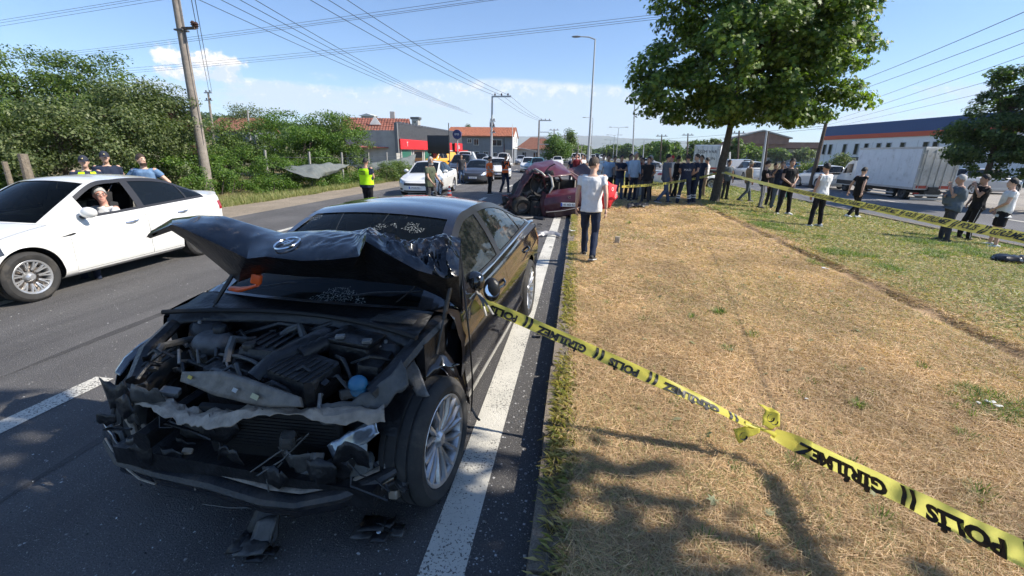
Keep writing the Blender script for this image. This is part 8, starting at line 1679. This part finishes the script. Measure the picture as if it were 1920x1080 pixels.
a_, b_ = Vector((5.75, 18.7, 1.25)), tp_(1925, 434, 2.9); b2 = b_ + (b_-a_)*.20; n_ = 12; pts = [a_.lerp(b2, i/n_) + Vector((0, 0, -.16*4*(i/n_)*(1-i/n_)*.5)) for i in range(n_+1)]
ribbon('long yellow police tape from the plane tree to the right frame edge', pts, [Vector((.70, 0, .70))]*(n_+1), .088, flip=False, s0=9.6, seg=120, curl=.002, tsz=.050, bold=.0015)
c_ = AT(1166, 350, 14.6); d_ = Vector((5.45, 18.7, 1.2)); pts = [c_.lerp(d_, i/6) + Vector((0, 0, -.10*4*(i/6)*(1-i/6))) for i in range(7)]
ribbon('police tape strung low from the umbrella across to the plane tree', pts, [Vector((0, -.1, 1))]*7, .075, text=True, s0=.3, seg=40, tsz=.048)
g = MB(); g.tube([(5.86, 18.95, 1.18), (5.86, 18.95, 1.26)], .235, 20, cap=False); tagp(g.build('tape_wrap', mat('wrap', (.50, .50, .34), .5)), 'pale band of tape wound round the plane tree trunk', 'police tape', 'yellow police tapes')
# ---------------------------------------------------------------- cone, debris and litter
p = G(843, 371, 0); cn = empty('traffic_cone', p, 0, 'small red traffic cone beside the white hatchback wheel', 'traffic cone'); g = MB(); g.lathe([(.13, .03), (.115, .06), (.03, .50), (0, .51)], 16); g.build('cone_body', mat('cone_red', (.75, .06, .03), .5), cn); bx('base', cn, (0, 0, .018), (.32, .32, .035), MAT['cone_red'], bev=.01)
for z in (.18, .33): g = MB(); r0 = .115-.085*(z-.06)/.44+.004; g.lathe([(r0, z), (r0-.016, z+.08)], 16); g.build('white_sleeve', reflect, cn)
def lump(name, label, px, py, sz, m, n=3, seed=0, z=None, group='wreck debris on the ground', cat='debris', flat=.5):
    p = G(px, py, z); t = empty(name, p, 0, label, cat, group); r = random.Random(seed)
    for i in range(n):
        s = sz*r.uniform(.5, 1); c = Vector((r.uniform(-.5, .5)*sz, r.uniform(-.5, .5)*sz, .02 + sz*.12)); rows = [[c + Vector(((a-1)*s*.5 + r.uniform(-.1, .1)*s, (b_-.5)*s*.7 + r.uniform(-.1, .1)*s, r.uniform(0, flat)*s*.6)) for a in range(3)] for b_ in range(2)]; sheet3(rows, 'shard', m[i % len(m)] if isinstance(m, list) else m, t, amp=.03*s*4, fr=6/sz*.3+4, sub=3, th=.006, seed=i+seed, crease=.6)
    return t
BKP = [G_blk, G_dk, G_grey]
dp = empty('broken_bumper_piece', G(515, 1010, 0), 0, 'dark torn plastic bumper piece hanging to the road below the wreck front', 'debris', 'wreck debris on the ground')
sheet3([[Vector(v) for v in ((-.05, .10, .30), (.02, .12, .31))], [Vector(v) for v in ((-.07, .02, .18), (.03, .04, .17))], [Vector(v) for v in ((-.11, -.05, .05), (.05, -.03, .04))], [Vector(v) for v in ((-.14, -.16, .02), (.02, -.14, .02))]], 'shard', G_blk, dp, amp=.035, fr=10, sub=5, crease=.8, th=.008); sheet3([[Vector(v) for v in ((-.05, -.02, .13), (.05, .0, .15))], [Vector(v) for v in ((-.06, -.11, .03), (.04, -.10, .03))]], 'inner_shard', G_grey, dp, amp=.03, fr=12, sub=4, crease=.6, th=.006)
lump('plastic_fragment', 'black crumpled plastic fragment left of the hanging bumper piece', 488, 1052, .16, BKP, 3, 3)
lump('plastic_fragment', 'tangle of black plastic and wire under the front right corner', 705, 1003, .13, BKP, 4, 5); lump('plastic_fragment', 'small black clip cluster beside the tangle', 740, 998, .07, BKP, 3, 6)
g = MB(); g.ell((0, 0, 0), (.014, .014, .012), 8, 6); tagp(g.build('lamp_bulb', refl, loc=tuple(G(710, 998, .05))), 'tiny white bulb lying on the black tangle', 'debris')
lump('plastic_fragment', 'flat black plastic flap on the road by the edge line under the tape', 1003, 628, .14, [blackpl], 1, 8, flat=.15)
sheet3([[G(1008, 436, .10), G(1022, 433, .13), G(1040, 434, .10), G(1052, 440, .06)], [G(1006, 444, .03), G(1022, 441, .04), G(1040, 441, .04), G(1052, 445, .03)]], 'bumper_strip', mat('torn_silver', (.22, .22, .23), .4, .3, var=.3), empty('torn_bumper_strip', (0, 0, 0), 0, 'torn silvery bumper strip lying across the edge line behind the black sedan', 'debris'), amp=.03, fr=12, sub=5, crease=.6)
for i, (px, py, s, t_) in enumerate(((1010, 424, .16, 'black mirror fragment on the road behind the black sedan'), (1030, 425, .06, 'small dark chip on the edge line'), (1012, 430, .10, 'jumbled dark shards beside the silvery strip'), (1018, 458, .05, 'thin dark sliver lying on the edge line'), (1033, 465, .04, 'dark chip between edge line and kerb'), (1300-290, 476, .05, 'narrow dark sliver lower on the edge line'))): lump('plastic_fragment', t_, px, py, s, [blackpl], 2, 20+i, flat=.2)
whp = mat('paper_white', (.66, .65, .62), .8); wl_ = mat('dead_leaf_pale', (.38, .40, .30), .7)
for i, (px, py, s, t_) in enumerate(((1070, 436, .14, 'crumpled white wrapper on the grass by the kerb'), (1868, 765, .07, 'crumpled white tissue on the dry grass at the right'), (1512, 752, .02, 'tiny scrap of white paper'), (1800+30, 760, .03, 'small white scrap beside the tissue'), (1545, 507, .08, 'pale stone chip on the grass'))): lump('litter', t_, px, py, s, [whp], 2, 40+i, group=None, cat='litter')
sheet3([[G(1176, 384, .2), G(1195, 381, .22), G(1216, 381, .2)], [G(1178, 391, .15), G(1196, 389, .15), G(1214, 388, .15)]], 'shard', tm[0], empty('dark_debris', (0, 0, 0), 0, 'dark tangle of wreckage on the grass before the crowd', 'debris'), amp=.08, fr=9, sub=6, crease=.8)
p = G(1157, 456); g = MB(); g.box((0, 0, .07), (.10, .06, .14), bev=.01); tagp(g.build('marker_stub', mat('stub', (.42, .36, .27), .9), loc=tuple(p)), 'short pale concrete stub standing in the grass beside the walking man', 'post')
p = G(1888, 492); tb_ = empty('black_bag', p, 0, 'black bin bag lying on the grass at the right edge', 'bag'); g = MB(); g.ell((0, 0, .07), (.28, .20, .10), 22, 12); g.ell((.18, -.05, .08), (.13, .12, .09), 16, 10); g.V = [(x+.03*noise.noise((x*9, y*9, z*9)), y+.03*noise.noise((x*9+5, y*9, z*9)), max(0, z+.03*noise.noise((x*12, y*12, 7)))) for x, y, z in g.V]; g.build('bag_body', mat('bag_black', (.012, .012, .013), .3), tb_)
p = G(1196, 372); bg_ = empty('plastic_bag', Vector((p.x, p.y, p.z+.05)), 0, 'white plastic carrier bag held low by an onlooker in the crowd', 'bag'); g = MB(); g.ell((0, 0, .30), (.16, .07, .24), 14, 10); g.V = [(x*(1.3-z), y, z+.02*noise.noise((x*9, z*9, 2))) for x, y, z in g.V]; g.build('bag_body', mat('bag_pale', (.55, .60, .66), .5), bg_)
# fallen leaves and twigs
def litter(name, label, n, zones, m, size, seed, shape='lobed'):
    rs = np.random.RandomState(seed); x = rs.uniform(zones[0], zones[1], n); y = zones[2] + (zones[3]-zones[2])*rs.rand(n)**1.3; P = np.stack([x, y, zarr(x, y) + .025], 1); V, F = leaf_mesh(P, np.tile((0, 0, 1.0), (n, 1)), size, shape, rs, .35); o = rawmesh(name, V, F, m, smooth=False); tagp(o, label, kind='stuff')
litter('fallen_leaves', 'pale fallen leaves scattered on the dry grass', 60, (.5, 4.5, 1.3, 7.5), leafmat('fallen', ((.20, .24, .13), (.34, .33, .20), (.12, .18, .07)), .6, .2), .07, 91)
def tufts():
    rs = np.random.RandomState(95); VV = []; r9 = random.Random(4)
    for px, py, n, L in tuple((r9.uniform(1090, 1900), r9.uniform(430, 1040), 40, r9.uniform(.03, .06)) for _ in range(34)) + ((1348, 588, 150, .075), (1298, 596, 90, .05), (1180, 420, 60, .10), (1205, 600, 60, .05), (1365, 655, 110, .05), (1410, 630, 90, .06), (1610, 762, 160, .05), (1500, 742, 80, .04), (1160, 488, 60, .05), (1730, 690, 60, .05), (1200, 520, 50, .05), (1490, 870, 60, .05), (1810, 820, 70, .05)):
        c = G(px, py); a = rs.uniform(0, 6.28, n); el = rs.uniform(.3, 1.3, n); r0 = rs.uniform(0, .06, n); d = np.stack([np.cos(a)*np.cos(el), np.sin(a)*np.cos(el), np.sin(el)], 1); s = np.stack([-np.sin(a), np.cos(a), 0*a], 1); p = np.array(c)[None] + np.stack([np.cos(a)*r0, np.sin(a)*r0, 0*a], 1); Ln = L*rs.uniform(.6, 1.3, n)[:, None]; w = .0035
        VV.append(np.stack([p-s*w, p+s*w, p+d*Ln*.6+s*w, p+d*Ln], 1))
    V = np.concatenate(VV).reshape(-1, 3); o = rawmesh('weed_tufts', V, np.arange(len(V)).reshape(-1, 4), lushm, smooth=False); tagp(o, 'small green weed tufts standing in the dry grass', kind='stuff')
tufts()
def gravelbits():
    rs = np.random.RandomState(97); n = 2600; x = np.concatenate([rs.uniform(-6.5, -.62, n//2), rs.uniform(-.42, -.14, n//2)]); y = np.concatenate([.9 + 9*rs.rand(n//2)**1.5, .8 + 13*rs.rand(n//2)**1.2]); s = .0035 + .0045*rs.rand(n)**3; V = []
    q = np.array([(-1, -1, 0), (1, -1, 0), (1, 1, 0), (-1, 1, 0), (0, 0, 1.1)]); rot = rs.uniform(0, 6.28, n); c, sn = np.cos(rot), np.sin(rot)
    V = np.stack([x[:, None] + s[:, None]*(q[None, :, 0]*c[:, None]-q[None, :, 1]*sn[:, None]), y[:, None] + s[:, None]*(q[None, :, 0]*sn[:, None]+q[None, :, 1]*c[:, None]), s[:, None]*q[None, :, 2] + .001], 2).reshape(-1, 3); F = []
    for k_ in ((0, 1, 4), (1, 2, 4), (2, 3, 4), (3, 0, 4)): F.append(np.arange(n)[:, None]*5 + np.array(k_)[None])
    o = rawmesh('road_grit', V, np.concatenate(F), leafmat('grit', ((.10, .095, .09), (.28, .27, .25), (.42, .42, .42)), .6, 0), smooth=False); tagp(o, 'grit and glass crumbs scattered on the asphalt', kind='stuff')
gravelbits()
def crumbs():
    rs = np.random.RandomState(99); n = 1500; a = rs.uniform(0, 6.28, n); r = 1.6*rs.rand(n)**.7; x = -1.3 + r*np.cos(a)*1.35; y = 1.5 + r*np.sin(a)*.9 + rs.rand(n)*1.5; k = (y > .75); x, y = x[k], y[k]; n = len(x); P = np.stack([x, y, np.full(n, .004)], 1)
    V, F = leaf_mesh(P, np.tile((0, 0, 1.0), (n, 1)), .014, 'rhomb', rs, .5); o = rawmesh('glass_crumbs', V, F, leafmat('glass_bits', ((.02, .02, .02), (.12, .13, .13), (.55, .60, .60)), .15, 0, .8), smooth=False); tagp(o, 'crumbs of glass and black plastic round the wreck', kind='stuff')
crumbs()
# the man leaning at the sedan's open window
def driver():
    root = person('grey haired man with spectacles in white shirt looking out of the white sedan window', 0, 0, 0, 1.70, 'wheel', 'stand', 'white', 'navy', 'red', 'grey', vox=.011, z=0, headturn=78, extras=(ex_glasses(),), name='driver', sleeve=.5)
    return root
